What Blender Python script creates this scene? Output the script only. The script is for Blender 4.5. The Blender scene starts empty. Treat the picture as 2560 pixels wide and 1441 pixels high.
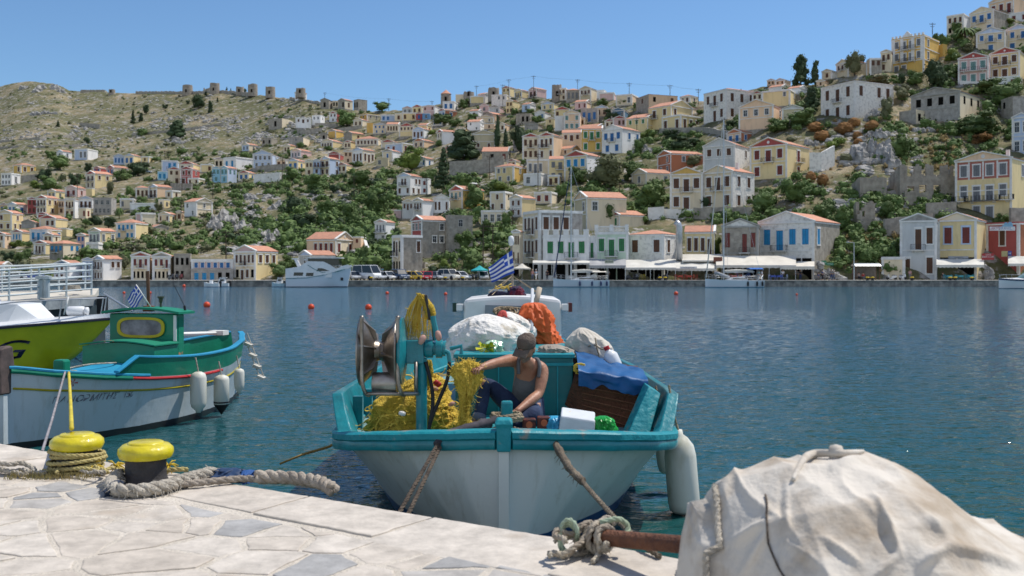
import bpy,math,random
import numpy as np
from mathutils import Vector,Matrix,noise
random.seed(7)
S=bpy.context.scene
COL=S.collection
F=2500.0
CAMZ=2.35
HZ=680.0
R_=math.radians
def P(px,py,d):
 return Vector(((px-1280)*d/F,d,CAMZ+(HZ-py)*d/F))
 # ------------------------------------------------------------------ materials
MATS={}
def pm(name,c1,c2=None,scale=3.0,rough=0.8,bump=0.0,bscale=None,metallic=0.0,spec=0.3,detail=5.0,lo=0.35,hi=0.68,stretch=None,kind='noise',trans=0.0,coat=0.0,rnd=0.0):
 if name in MATS:return MATS[name]
 m=bpy.data.materials.new(name); m.use_nodes=True
 t=m.node_tree; n=t.nodes; l=t.links
 b=n['Principled BSDF']
 b.inputs['Roughness'].default_value=rough
 b.inputs['Metallic'].default_value=metallic
 b.inputs['Specular IOR Level'].default_value=spec
 if trans:b.inputs['Transmission Weight'].default_value=trans
 if coat:b.inputs['Coat Weight'].default_value=coat
 if c2 is None:c2=tuple(x*0.72 for x in c1)
 tc=n.new('ShaderNodeTexCoord')
 vec=tc.outputs['Object']
 if stretch:
  mp=n.new('ShaderNodeMapping'); mp.inputs['Scale'].default_value=stretch
  l.new(vec,mp.inputs['Vector']); vec=mp.outputs['Vector']
 if kind=='voronoi':
  tx=n.new('ShaderNodeTexVoronoi'); tx.inputs['Scale'].default_value=scale; fac=tx.outputs['Color']
 else:
  tx=n.new('ShaderNodeTexNoise'); tx.inputs['Scale'].default_value=scale
  tx.inputs['Detail'].default_value=detail; tx.inputs['Roughness'].default_value=0.62; fac=tx.outputs['Fac']
 l.new(vec,tx.inputs['Vector'])
 mr=n.new('ShaderNodeMapRange'); mr.inputs['From Min'].default_value=lo; mr.inputs['From Max'].default_value=hi
 l.new(fac,mr.inputs['Value'])
 mx=n.new('ShaderNodeMix'); mx.data_type='RGBA'
 mx.inputs[6].default_value=(*c2,1); mx.inputs[7].default_value=(*c1,1)
 l.new(mr.outputs['Result'],mx.inputs[0])
 out=mx.outputs[2]
 if rnd:
  oi=n.new('ShaderNodeObjectInfo'); hs=n.new('ShaderNodeHueSaturation')
  m1=n.new('ShaderNodeMapRange'); m1 .inputs['To Min'].default_value=1-rnd; m1 .inputs['To Max'].default_value=1+rnd
  l.new(oi.outputs['Random'],m1 .inputs['Value']); l.new(m1 .outputs['Result'],hs.inputs['Value'])
  l.new(out,hs.inputs['Color']); out=hs.outputs['Color']
 l.new(out,b.inputs['Base Color'])
 if bump:
  t2=n.new('ShaderNodeTexNoise'); t2 .inputs['Scale'].default_value=bscale or scale*4
  t2 .inputs['Detail'].default_value=6; l.new(vec,t2 .inputs['Vector'])
  bp=n.new('ShaderNodeBump'); bp.inputs['Strength'].default_value=bump; bp.inputs['Distance'].default_value=0.05
  l.new(t2 .outputs['Fac'],bp.inputs['Height']); l.new(bp.outputs['Normal'],b.inputs['Normal'])
 MATS[name]=m
 return m
 # ------------------------------------------------------------------ mesh builder
class MB:
 def __init__(s):s.v=[]; s.f=[]; s.m=[]
 def add(s,vs,fs,m=0):
  o=len(s.v); s.v+=[Vector(v)for v in vs]
  for f in fs:s.f.append([i+o for i in f]); s.m.append(m)
  return s
 def box(s,c,sz,m=0,rot=None):
  c=Vector(c); hx,hy,hz=sz[0]/2,sz[1]/2,sz[2]/2
  vs=[Vector((x,y,z))for z in(-hz,hz)for y in(-hy,hy)for x in(-hx,hx)]
  if rot is not None:vs=[rot@v for v in vs]
  s.add([c+v for v in vs],[(0,2,3,1),(4,5,7,6),(0,1,5,4),(2,6,7,3),(0,4,6,2),(1,3,7,5)],m); return s
 def bb(s,x0,x1,y0,y1,z0,z1,m=0):
  return s.box(((x0+x1)/2,(y0+y1)/2,(z0+z1)/2),(x1-x0,y1-y0,z1-z0),m)
 def prism(s,poly,d,m=0):
  n=len(poly); d=Vector(d); poly=[Vector(p)for p in poly]
  s.add(poly+[p+d for p in poly],[tuple(range(n))[::-1],tuple(range(n,2*n))]+[(i,(i+1)%n,n+(i+1)%n,n+i)for i in range(n)],m); return s
 def loft(s,rings,m=0,closed=True,cap=True):
  n=len(rings[0]); o=len(s.v)
  for r in rings:s.v+=[Vector(p)for p in r]
  k=n if closed else n-1
  for a in range(len(rings)-1):
   for i in range(k):
    j=(i+1)%n
    s.f.append([o+a*n+i,o+a*n+j,o+(a+1)*n+j,o+(a+1)*n+i]); s.m.append(m)
  if cap and closed:
   s.f.append([o+i for i in range(n)][::-1]); s.m.append(m)
   e=o+(len(rings)-1)*n
   s.f.append([e+i for i in range(n)]); s.m.append(m)
  return s
 def tube(s,pts,r,n=8,m=0,cap=True,jitter=0.0):
  pts=[Vector(p)for p in pts]
  rs=r if isinstance(r,(list,tuple))else[r]*len(pts)
  rings=[]; prev=None
  for i,p in enumerate(pts):
   t=(pts[min(i+1,len(pts)-1)]-pts[max(i-1,0)])
   if t.length<1e-9:t=Vector((0,0,1))
   t.normalize()
   if prev is None:
    a=t.cross(Vector((0,0,1)))
    if a.length<1e-3:a=t.cross(Vector((1,0,0)))
   else:a=prev-t*prev.dot(t)
   if a.length<1e-6:a=t.orthogonal()
   a.normalize(); prev=a; b=t.cross(a)
   rings.append([p+(a*math.cos(6.28318*k/n)+b*math.sin(6.28318*k/n))*rs[i]*(1+(random.uniform(-jitter,jitter)if jitter else 0))for k in range(n)])
  return s.loft(rings,m,True,cap)
 def lathe(s,prof,n=20,m=0,mat=None,cap=True):
  rings=[[Vector((r*math.cos(6.28318*k/n),r*math.sin(6.28318*k/n),z))for k in range(n)]for r,z in prof]
  if mat is not None:rings=[[mat@p for p in r]for r in rings]
  return s.loft(rings,m,True,cap)
 def grid(s,fn,nu,nv,m=0):
  o=len(s.v)
  for j in range(nv+1):
   for i in range(nu+1):s.v.append(Vector(fn(i/nu,j/nv)))
  for j in range(nv):
   for i in range(nu):
    a=o+j*(nu+1)+i
    s.f.append([a,a+1,a+nu+2,a+nu+1]); s.m.append(m)
  return s
 def mesh(s,name,mats,smooth=False):
  me=bpy.data.meshes.new(name)
  me.from_pydata([tuple(v)for v in s.v],[],s.f)
  for mt in(mats if isinstance(mats,(list,tuple))else[mats]):me.materials.append(mt)
  me.polygons.foreach_set('material_index',s.m)
  if smooth:me.polygons.foreach_set('use_smooth',[True]*len(s.f))
  me.update()
  return me
 def build(s,name,mats,parent=None,smooth=False,bevel=0,sub=0,auto=None):
  if parent is None:
   lo=Vector((min(v.x for v in s.v),min(v.y for v in s.v),min(v.z for v in s.v)))
   hi=Vector((max(v.x for v in s.v),max(v.y for v in s.v),0))
   c=Vector(((lo.x+hi.x)/2,(lo.y+hi.y)/2,lo.z))
   s.v=[v-c for v in s.v]
  o=bpy.data.objects.new(name,s.mesh(name,mats,smooth)); COL.objects.link(o)
  if parent is None:o.location=c
  else:o.parent=parent
  if sub:
   md=o.modifiers.new('sub','SUBSURF'); md.levels=sub; md.render_levels=sub
  if bevel:
   md=o.modifiers.new('bev','BEVEL'); md.width=bevel; md.segments=2; md.limit_method='ANGLE'; md.angle_limit=R_(40)
  if auto is not None:
   o.data.polygons.foreach_set('use_smooth',[True]*len(o.data.polygons))
   try:o.data.set_sharp_from_angle(angle=R_(auto))
   except Exception:pass
  return o
 def buildw(s,name,mats,parent,**k):
  inv=parent.matrix_basis.inverted(); s.v=[inv@v for v in s.v]
  return s.build(name,mats,parent,**k)
def tag(o,label=None,cat=None,group=None,kind=None):
 if label:o['label']=label
 if cat:o['category']=cat
 if group:o['group']=group
 if kind:o['kind']=kind
 return o
def thing(name,label,cat,loc=(0,0,0),rotz=0.0,group=None):
 o=bpy.data.objects.new(name,None); COL.objects.link(o)
 o.location=loc; o.rotation_euler=(0,0,rotz); o.empty_display_size=0.2
 o.matrix_basis=Matrix.Translation(Vector(loc))@Matrix.Rotation(rotz,4,'Z')
 return tag(o,label,cat,group)
def inst(name,mesh,parent,loc=(0,0,0),rot=(0,0,0),scale=(1,1,1)):
 o=bpy.data.objects.new(name,mesh); COL.objects.link(o)
 o.parent=parent; o.location=loc; o.rotation_euler=rot; o.scale=scale
 return o
def copy_tree(o,parent=None):
 c=o.copy(); COL.objects.link(c)
 if parent is not None:c.parent=parent
 for ch in list(o.children):copy_tree(ch,c)
 return c
def spline(pts,n=8):
 pts=[Vector(p)for p in pts]; out=[]
 for i in range(len(pts)-1):
  p0=pts[max(i-1,0)]; p1=pts[i]; p2=pts[i+1]; p3=pts[min(i+2,len(pts)-1)]
  for k in range(n):
   t=k/n
   out.append(0.5*((2*p1)+(p2-p0)*t+(2*p0-5*p1+4*p2-p3)*t*t+(3*p1-p0-3*p2+p3)*t**3))
 out.append(pts[-1]); return out
def eval_mesh(o):
 dg=bpy.context.evaluated_depsgraph_get()
 me=bpy.data.meshes.new_from_object(o.evaluated_get(dg))
 return me
def skin(name,verts,edges,radii,mat,parent=None,sub=2,root=0):
 me=bpy.data.meshes.new(name); me.from_pydata([tuple(v)for v in verts],edges,[])
 o=bpy.data.objects.new(name,me); COL.objects.link(o)
 md=o.modifiers.new('skin','SKIN'); md.use_smooth_shade=True
 for i,sv in enumerate(me.skin_vertices[0].data):
  r=radii[i]; sv.radius=(r,r)if not isinstance(r,tuple)else r
  sv.use_root=(i==root)
 if sub:
  sd=o.modifiers.new('sub','SUBSURF'); sd.levels=sub; sd.render_levels=sub
 bpy.context.view_layer.update()
 m2=eval_mesh(o); m2 .name=name
 m2 .materials.clear(); m2 .materials.append(mat)
 m2 .polygons.foreach_set('use_smooth',[True]*len(m2 .polygons))
 o.modifiers.clear(); o.data=m2
 if parent is not None:o.parent=parent
 return o
TXT={}
def text_mb(body,size,shear=0.0,extrude=0.0):
 c=bpy.data.curves.new('lettering','FONT'); c.body=body; c.size=size; c.shear=shear; c.align_x='CENTER'; c.align_y='CENTER'; c.extrude=extrude
 o=bpy.data.objects.new('lettering',c); COL.objects.link(o)
 bpy.context.view_layer.update()
 me=eval_mesh(o)
 mb=MB(); mb.add([v.co.copy()for v in me.vertices],[list(p.vertices)for p in me.polygons])
 bpy.data.objects.remove(o); bpy.data.curves.remove(c); bpy.data.meshes.remove(me)
 return mb
def fbm(x,y,z=0.0,o=4):
 return noise.fractal(Vector((x,y,z)),0.6,2.0,o)
 # ------------------------------------------------------------------ camera, light, sky
cam=bpy.data.cameras.new('camera'); camo=bpy.data.objects.new('camera',cam); COL.objects.link(camo)
camo.location=(0,0,CAMZ); camo.rotation_euler=(R_(90),0,0)
cam.sensor_width=36; cam.lens=36*F/2560; cam.shift_y=-40.5/2560
cam.clip_start=0.1; cam.clip_end=20000
cam.dof.use_dof=True; cam.dof.focus_distance=14.0; cam.dof.aperture_fstop=2.8
S.camera=camo
SUN_AZ,SUN_EL=R_(62),R_(60)
w=bpy.data.worlds.new('World'); S.world=w; w.use_nodes=True
wn=w.node_tree.nodes; wl=w.node_tree.links
sky=wn.new('ShaderNodeTexSky'); sky.sky_type='NISHITA'; sky.sun_disc=False
sky.sun_elevation=SUN_EL; sky.sun_rotation=SUN_AZ; sky.air_density=1.0; sky.dust_density=0.1; sky.ozone_density=4.5; sky.altitude=0
tint=wn.new('ShaderNodeMix'); tint.data_type='RGBA'; tint.blend_type='MULTIPLY'; tint.inputs[0].default_value=1; tint.inputs[7].default_value=(.67,.79,.87,1)
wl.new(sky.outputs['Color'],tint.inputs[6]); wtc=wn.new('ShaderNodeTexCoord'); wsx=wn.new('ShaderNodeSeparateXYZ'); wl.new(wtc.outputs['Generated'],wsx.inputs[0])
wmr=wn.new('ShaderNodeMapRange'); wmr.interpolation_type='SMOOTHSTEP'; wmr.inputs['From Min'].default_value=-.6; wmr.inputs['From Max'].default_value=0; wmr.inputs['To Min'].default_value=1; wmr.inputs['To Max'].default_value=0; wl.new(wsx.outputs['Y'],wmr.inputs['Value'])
wmx=wn.new('ShaderNodeMix'); wmx.data_type='RGBA'; wmx.blend_type='ADD'; wmx.inputs[7].default_value=(2.6,2.3,1.9,1); wl.new(wmr.outputs['Result'],wmx.inputs[0])  # warm brightness added to the sky behind the camera, fills shaded house fronts
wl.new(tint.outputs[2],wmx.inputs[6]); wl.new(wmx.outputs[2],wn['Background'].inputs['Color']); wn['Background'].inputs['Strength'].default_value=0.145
sl=bpy.data.lights.new('sun','SUN'); so=bpy.data.objects.new('sun',sl); COL.objects.link(so)
sl.energy=4.7; sl.angle=R_(0.53); sl.color=(1.0,0.95,0.87)
sd=Vector((math.sin(SUN_AZ)*math.cos(SUN_EL),math.cos(SUN_AZ)*math.cos(SUN_EL),math.sin(SUN_EL)))
so.rotation_euler=sd.to_track_quat('Z','Y').to_euler(); so.location=(30,30,60)
S.view_settings.view_transform='Standard'; S.view_settings.look='None'; S.view_settings.exposure=0
S.cycles.use_denoising=True
S.cycles.max_bounces=6; S.cycles.transparent_max_bounces=8; S.cycles.caustics_reflective=False; S.cycles.caustics_refractive=False
# ------------------------------------------------------------------ hillside shape
RIDGE=[(-700,262),(-300,240),(0,217),(40,207),(75,204),(110,207),(150,214),(175,228),(270,232),(330,234),(400,232),(470,233),(540,230),(640,238),(700,244),(760,251),(800,263),(830,273),(930,279),(1000,276),(1100,260),(1160,255),(1230,250),(1320,246),(1420,248),(1500,250),(1600,250),(1700,256),(1760,253),(1830,238),(1900,219),(1980,213),(2040,209),(2090,194),(2160,186),(2220,168),(2300,143),(2350,112),(2380,84),(2450,44),(2520,14),(2600,-18),(3300,-250)]
DRIDGE=[(-700,900),(0,760),(300,680),(600,600),(800,500),(1000,450),(1300,400),(1600,350),(1800,310),(2000,280),(2200,270),(2400,290),(2600,310),(3300,350)]
rx,ry=np.array(RIDGE,float).T; dx_,dy_=np.array(DRIDGE,float).T
D0,PW,PY0=168.0,1.45,700.0
def ridge(px):return float(np.interp(px,rx,ry))
def dridge(px):return float(np.interp(px,dx_,dy_))
def DM(px,py):
 u=max((PY0-py)/(PY0-ridge(px)),0.0)
 return D0+(dridge(px)-D0)*min(u,1.04)**PW
def H(px,py):return P(px,py,DM(px,py))
def ground(x,d):
 px=1280+F*x/d
 if d<=D0:return 1.0
 u=min(((d-D0)/(dridge(px)-D0))**(1/PW),1.0)
 py=PY0-u*(PY0-ridge(px))
 return CAMZ+(HZ-py)*d/F
FOOT=[]
def build_terrain():
 pxs=np.arange(-700,3301,8.0); us=np.linspace(0,1,210)
 rg=np.interp(pxs,rx,ry); dr=np.interp(pxs,dx_,dy_)
 U,PX=np.meshgrid(us,pxs,indexing='ij')
 PY=PY0-U*(PY0-rg[None,:]); D=D0+(dr[None,:]-D0)*U**PW
 X=(PX-1280)*D/F; Z=CAMZ+(HZ-PY)*D/F
 nr,nc=X.shape
 for i in range(nr):
  for j in range(nc):
   x,y=X[i,j],D[i,j]
   Z[i,j]+=fbm(x/7,y/7)*0.45*min(1,i/12)+abs(noise.noise(Vector((x/2.2,y/2.2,3))))*0.35*min(1,i/12)
 xr,yr,zr=X[-1].copy(),D[-1].copy(),Z[-1].copy()
 for(cx,cy,c,s,wd,ln,zb)in FOOT:
  lx=(X-cx)*c-(D-cy)*s; ly=(X-cx)*s+(D-cy)*c
  m=(lx>-wd-0.8)&(lx<1.6)&(ly>-0.6)&(ly<ln+0.6)
  Z[m]=np.minimum(Z[m],zb-0.05)
 back=[(25,-1),(80,-12),(250,-60),(600,-120)]
 rowsX=[X[0]*(160/168)]+list(X); rowsD=[np.full(nc,160.0)]+list(D); rowsZ=[np.full(nc,-0.5)]+list(Z)
 for e,dz in back:
  rowsD.append(yr+e); rowsX.append(xr*(yr+e)/yr); rowsZ.append(zr+dz)
 X,D,Z=np.array(rowsX),np.array(rowsD),np.array(rowsZ)
 nr=X.shape[0]
 co=np.stack([X,D,Z],-1).reshape(-1,3)
 i=np.arange(nr-1)[:,None]*nc+np.arange(nc-1)[None,:]
 fs=np.stack([i,i+1,i+nc+1,i+nc],-1).reshape(-1,4)
 me=bpy.data.meshes.new('hillside'); me.from_pydata(co.tolist(),[],fs.tolist())
 me.polygons.foreach_set('use_smooth',[True]*len(me.polygons))
 m=bpy.data.materials.new('hill_ground'); m.use_nodes=True
 n=m.node_tree.nodes; l=m.node_tree.links; b=n['Principled BSDF']; b.inputs['Roughness'].default_value=0.95; b.inputs['Specular IOR Level'].default_value=0.1
 tc=n.new('ShaderNodeTexCoord')
 def nz(sc,det=6,off=0):
  mp=n.new('ShaderNodeMapping'); mp.inputs['Location'].default_value=(off,off*2,0); l.new(tc.outputs['Object'],mp.inputs['Vector'])
  t=n.new('ShaderNodeTexNoise'); t.inputs['Scale'].default_value=sc; t.inputs['Detail'].default_value=det; t.inputs['Roughness'].default_value=0.65
  l.new(mp.outputs['Vector'],t.inputs['Vector']); return t.outputs['Fac']
 def ramp(f,lo,hi):
  r=n.new('ShaderNodeMapRange'); r.inputs['From Min'].default_value=lo; r.inputs['From Max'].default_value=hi; l.new(f,r.inputs['Value']); return r.outputs['Result']
 def mix(f,a,b_):
  x=n.new('ShaderNodeMix'); x.data_type='RGBA'; l.new(f,x.inputs[0])
  for k,q in((6,a),(7,b_)):
   if isinstance(q,tuple):x.inputs[k].default_value=(*q,1)
   else:l.new(q,x.inputs[k])
  return x.outputs[2]
 dry=mix(ramp(nz(0.25),0.4,0.6),(0.285,0.215,0.125),(0.385,0.32,0.225))
 grn=mix(ramp(nz(0.6),0.35,0.65),(0.085,0.09,0.042),(0.175,0.16,0.09))
 a=mix(ramp(nz(0.035,8,5),0.36,0.53),dry,grn)
 a=mix(ramp(nz(0.55,8,9),0.50,0.60),a,(0.12,0.13,0.06))
 rk=mix(ramp(nz(1.2,5,2),0.35,0.65),(0.23,0.215,0.195),(0.43,0.40,0.365))
 a=mix(ramp(nz(0.32,9,31),0.55,0.60),a,rk)
 l.new(a,b.inputs['Base Color'])
 bp=n.new('ShaderNodeBump'); bp.inputs['Strength'].default_value=1.0; bp.inputs['Distance'].default_value=0.7; l.new(nz(0.8,8,4),bp.inputs['Height']); l.new(bp.outputs['Normal'],b.inputs['Normal'])
 me.materials.append(m)
 o=bpy.data.objects.new('hillside',me); COL.objects.link(o); tag(o,'dry scrubby hillside rising behind the harbour town',kind='structure')
 # ------------------------------------------------------------------ water
def build_water():
# rippled sheet near the camera in real geometry, one flat sheet farther out
 def h(x,y):
  f=min(1.0,max(0.0,(75-y)/30))
  if f<=0:return 0.0
  q=Vector((x*1.5+y*.55,y*2.3-x*.4,0.0))
  return f*(0.020*noise.noise(q*1.2)+0.015*noise.noise(q*3.0+Vector((7,3,1)))+0.006*noise.noise(q*6.0))
 mb=MB()
 ds=[3.5*(80/3.5)**(i/430)for i in range(431)]
 def fn(u,v):
  d=ds[min(int(round(v*430)),430)]; x=(u*2-1)*d*0.75
  return(x,d,h(x,d))
 mb.grid(fn,360,430)
 m=bpy.data.materials.new('sea_water'); m.use_nodes=True
 n=m.node_tree.nodes; l=m.node_tree.links; b=n['Principled BSDF']
 b.inputs['Roughness'].default_value=0.07; b.inputs['IOR'].default_value=1.33; b.inputs['Specular IOR Level'].default_value=0.5
 tc=n.new('ShaderNodeTexCoord')
 geo=n.new('ShaderNodeNewGeometry')
 sx=n.new('ShaderNodeSeparateXYZ'); l.new(geo.outputs['Position'],sx.inputs[0])
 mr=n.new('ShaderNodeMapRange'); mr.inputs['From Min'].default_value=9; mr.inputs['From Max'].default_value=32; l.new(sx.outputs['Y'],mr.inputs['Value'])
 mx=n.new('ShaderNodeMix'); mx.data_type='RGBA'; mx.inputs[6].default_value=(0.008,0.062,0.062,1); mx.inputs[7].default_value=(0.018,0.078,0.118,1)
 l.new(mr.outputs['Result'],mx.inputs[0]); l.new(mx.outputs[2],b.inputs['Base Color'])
 prev=None
 for sc,st,di,ang,str_ in((1.5,0.6,0.14,0.25,(1.0,2.4,1)),(4.6,0.5,0.05,-0.2,(1,2.2,1)),(9,0.15,0.015,0.1,(1,1.8,1))):
  mp=n.new('ShaderNodeMapping'); mp.inputs['Rotation'].default_value=(0,0,ang); mp.inputs['Scale'].default_value=str_
  l.new(tc.outputs['Object'],mp.inputs['Vector'])
  t=n.new('ShaderNodeTexNoise'); t.inputs['Scale'].default_value=sc; t.inputs['Detail'].default_value=3; l.new(mp.outputs['Vector'],t.inputs['Vector'])
  bp=n.new('ShaderNodeBump'); bp.inputs['Strength'].default_value=st; bp.inputs['Distance'].default_value=di
  l.new(t.outputs['Fac'],bp.inputs['Height'])
  if prev:l.new(prev,bp.inputs['Normal'])
  prev=bp.outputs['Normal']
 l.new(prev,b.inputs['Normal'])
 c=Vector((0,0,0))
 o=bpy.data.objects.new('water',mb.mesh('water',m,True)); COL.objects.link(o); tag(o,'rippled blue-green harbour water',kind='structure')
 m2=MB(); m2 .add([(-60,80,0),(60,80,0),(400,175,0),(-400,175,0),(-400,3.5,0),(-2.625,3.5,0),(400,3.5,0),(2.625,3.5,0)],[(0,1,2,3),(4,5,0,3),(7,6,2,1)])
 m2 .add([(-400,-60,-0.002),(400,-60,-0.002),(400,3.5,-0.002),(-400,3.5,-0.002)],[(0,1,2,3)])
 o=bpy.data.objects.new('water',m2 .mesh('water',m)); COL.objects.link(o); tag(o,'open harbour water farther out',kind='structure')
 # ------------------------------------------------------------------ near quay: irregular flagstones and big edge slabs
QS=-0.658; QY0=6.17; QZ=0.75
def quay_edge(x):return QY0+QS*x
def clip_poly(poly,a,b,c):
 out=[]
 for i in range(len(poly)):
  p,q=poly[i],poly[(i+1)%len(poly)]
  dp,dq=a*p[0]+b*p[1]-c,a*q[0]+b*q[1]-c
  if dp<=0:out.append(p)
  if dp*dq<0:
   t=dp/(dp-dq); out.append((p[0]+(q[0]-p[0])*t,p[1]+(q[1]-p[1])*t))
 return out
def build_quay():
 rs=random.Random(11)
 L=math.sqrt(1+QS*QS); ex=(1/L,QS/L); ey=(QS/L,-1/L)
 def W(s,t):return(s*ex[0]+t*ey[0],QY0+s*ex[1]+t*ey[1])
 mort=pm('quay_mortar',(0.60,0.54,0.46),(0.48,0.43,0.36),scale=6,rough=0.95,bump=0.5,bscale=40)
 mb=MB()
 a,b2,c,d=W(-14,0.06),W(9,0.06),W(9,9),W(-14,9)
 mb.prism([(*p,-1.5)for p in(d,c,b2,a)],(0,0,1.5+QZ-0.004))
 o=mb.build('quay',mort,smooth=False); tag(o,'stone quay the camera stands on',kind='structure')
 st=MB(); shade=[]
 def slab(poly,z0,z1,sh,inset=0.0,rough=0.012):
 # subdivide outline and jitter for worn edges
  cx=sum(p[0]for p in poly)/len(poly); cy=sum(p[1]for p in poly)/len(poly)
  pts=[]
  for i in range(len(poly)):
   p,q=poly[i],poly[(i+1)%len(poly)]
   ln=math.hypot(q[0]-p[0],q[1]-p[1]); k=max(1,int(ln/0.07))
   for j in range(k):
    t=j/k; x=p[0]+(q[0]-p[0])*t; y=p[1]+(q[1]-p[1])*t
    r=1-inset/max(0.05,math.hypot(x-cx,y-cy))-abs(noise.noise(Vector((x*9,y*9,1))))*rough/max(0.08,math.hypot(x-cx,y-cy))
    pts.append((cx+(x-cx)*r,cy+(y-cy)*r))
  n=len(pts)
  if n<3:return
  tz=rs.uniform(-0.003,0.003); tx=rs.uniform(-.012,.012); ty=rs.uniform(-.012,.012)
  def ring(sc,z):return[((cx+(x-cx)*sc),(cy+(y-cy)*sc),z+tz+tx*(x-cx)+ty*(y-cy))for x,y in pts]
  o0=len(st.f)
  md=max(0.1,max(math.hypot(x-cx,y-cy)for x,y in pts))
  st.loft([ring(1,z0),ring(1,z1-0.004),ring(1-0.010/md,z1-.001),ring(1-0.022/md,z1)],0,True,True)
  shade.extend([sh]*(len(st.f)-o0))
  # edge slabs
 s=-14.0
 while s<8.5:
  ln=rs.uniform(0.75,1.35); dp=rs.uniform(0.5,0.72)
  if s>1.2 and s<2.6:dp=.5
  poly=[W(s+0.008,-0.0),W(s+ln-0.008,0.0),W(s+ln-0.008+rs.uniform(-.05,.05),dp),W(s+0.008+rs.uniform(-.05,.05),dp+rs.uniform(-.06,.06))]
  slab(poly[::-1],QZ-0.25,QZ+0.006,rs.uniform(0.72,0.95),0.0,0.03)
  s+=ln
  # crazy paving: warped Voronoi cells stretched along the quay
 seeds=[]
 for i in range(-30,22):
  for j in range(0,17):
   if rs.random()<0.12:continue
   seeds.append((i*0.43+rs.uniform(-.25,.25)+(j%2)*.2,0.64+j*0.27+rs.uniform(-.16,.16)))
 for k,(u,v)in enumerate(seeds):
  poly=[(u-1.2,v-.9),(u+1.2,v-.9),(u+1.2,v+.9),(u-1.2,v+.9)]
  poly=clip_poly(poly,0,-1,-0.64)
  for k2,(u2,v2)in enumerate(seeds):
   if k2==k or abs(u2-u)>1.5 or abs(v2-v)>1.2:continue
   du,dv=u2-u,v2-v
   poly=clip_poly(poly,du,dv*1.0,du*(u+u2)/2+dv*(v+v2)/2)
   if len(poly)<3:break
  if len(poly)<3:continue
  g=noise.noise(Vector((u*.55+3,v*.55,5)))
  r0=rs.random()
  # grey slate patches mixed with warm off-white stone
  wx,wy=W(u,v); gz=any(math.hypot(wx-a,wy-b)<c for a,b,c in((-3.9,8.2,.55),(-3.3,7.3,.35),(-2.25,6.75,.38),(-1.75,6.5,.3),(-.12,5.3,.42),(.15,5.25,.3),(-1.0,5.4,.2)))
  sh=rs.uniform(0.15,0.40)if(r0<0.02 or(gz and r0<.7))else rs.uniform(0.6,1.0)
  xy=[W(*q)for q in poly]
  slab(xy[::-1],QZ-0.02,QZ+rs.uniform(-.002,.004),sh,0.017,0.03)
 m=bpy.data.materials.new('flagstone'); m.use_nodes=True
 n=m.node_tree.nodes; l=m.node_tree.links; b=n['Principled BSDF']; b.inputs['Roughness'].default_value=0.85; b.inputs['Specular IOR Level'].default_value=.25
 at=n.new('ShaderNodeAttribute'); at.attribute_name='stone_shade'
 rp=n.new('ShaderNodeValToRGB'); e=rp.color_ramp.elements
 e[0].position=0.0; e[0].color=(0.31,0.305,0.30,1); e[1].position=1.0; e[1].color=(0.64,0.58,0.505,1)
 q=e.new(0.32); q.color=(0.42,0.41,0.395,1); q=e.new(0.55); q.color=(0.54,0.475,0.40,1)
 l.new(at.outputs['Fac'],rp.inputs['Fac'])
 tc=n.new('ShaderNodeTexCoord')
 t1=n.new('ShaderNodeTexNoise'); t1 .inputs['Scale'].default_value=4; t1 .inputs['Detail'].default_value=9; t1 .inputs['Roughness'].default_value=.7; l.new(tc.outputs['Object'],t1 .inputs['Vector'])
 mr=n.new('ShaderNodeMapRange'); mr.inputs['From Min'].default_value=.3; mr.inputs['From Max'].default_value=.7; mr.inputs['To Min'].default_value=.58; mr.inputs['To Max'].default_value=1.08; l.new(t1 .outputs['Fac'],mr.inputs['Value'])
 mm=n.new('ShaderNodeMix'); mm.data_type='RGBA'; mm.blend_type='MULTIPLY'; mm.inputs[0].default_value=1; l.new(rp.outputs['Color'],mm.inputs[6]); l.new(mr.outputs['Result'],mm.inputs[7])
 # rusty iron stains here and there
 t3=n.new('ShaderNodeTexNoise'); t3 .inputs['Scale'].default_value=1.7; t3 .inputs['Detail'].default_value=8; l.new(tc.outputs['Object'],t3 .inputs['Vector'])
 m3=n.new('ShaderNodeMapRange'); m3 .inputs['From Min'].default_value=.6; m3 .inputs['From Max'].default_value=.78; m3 .inputs['To Max'].default_value=.7; l.new(t3 .outputs['Fac'],m3 .inputs['Value'])
 m4=n.new('ShaderNodeMix'); m4 .data_type='RGBA'; m4 .inputs[7].default_value=(.33,.25,.17,1); l.new(m3 .outputs['Result'],m4 .inputs[0]); l.new(mm.outputs[2],m4 .inputs[6])
 l.new(m4 .outputs[2],b.inputs['Base Color'])
 t2=n.new('ShaderNodeTexNoise'); t2 .inputs['Scale'].default_value=22; t2 .inputs['Detail'].default_value=9; l.new(tc.outputs['Object'],t2 .inputs['Vector'])
 bp=n.new('ShaderNodeBump'); bp.inputs['Strength'].default_value=.55; bp.inputs['Distance'].default_value=.012; l.new(t2 .outputs['Fac'],bp.inputs['Height']); l.new(bp.outputs['Normal'],b.inputs['Normal'])
 o=st.build('quay_paving',m); tag(o,'crazy paving of white and grey flagstones with large edge slabs',kind='structure')
 ca=o.data.attributes.new('stone_shade','FLOAT','FACE'); ca.data.foreach_set('value',shade)
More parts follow.
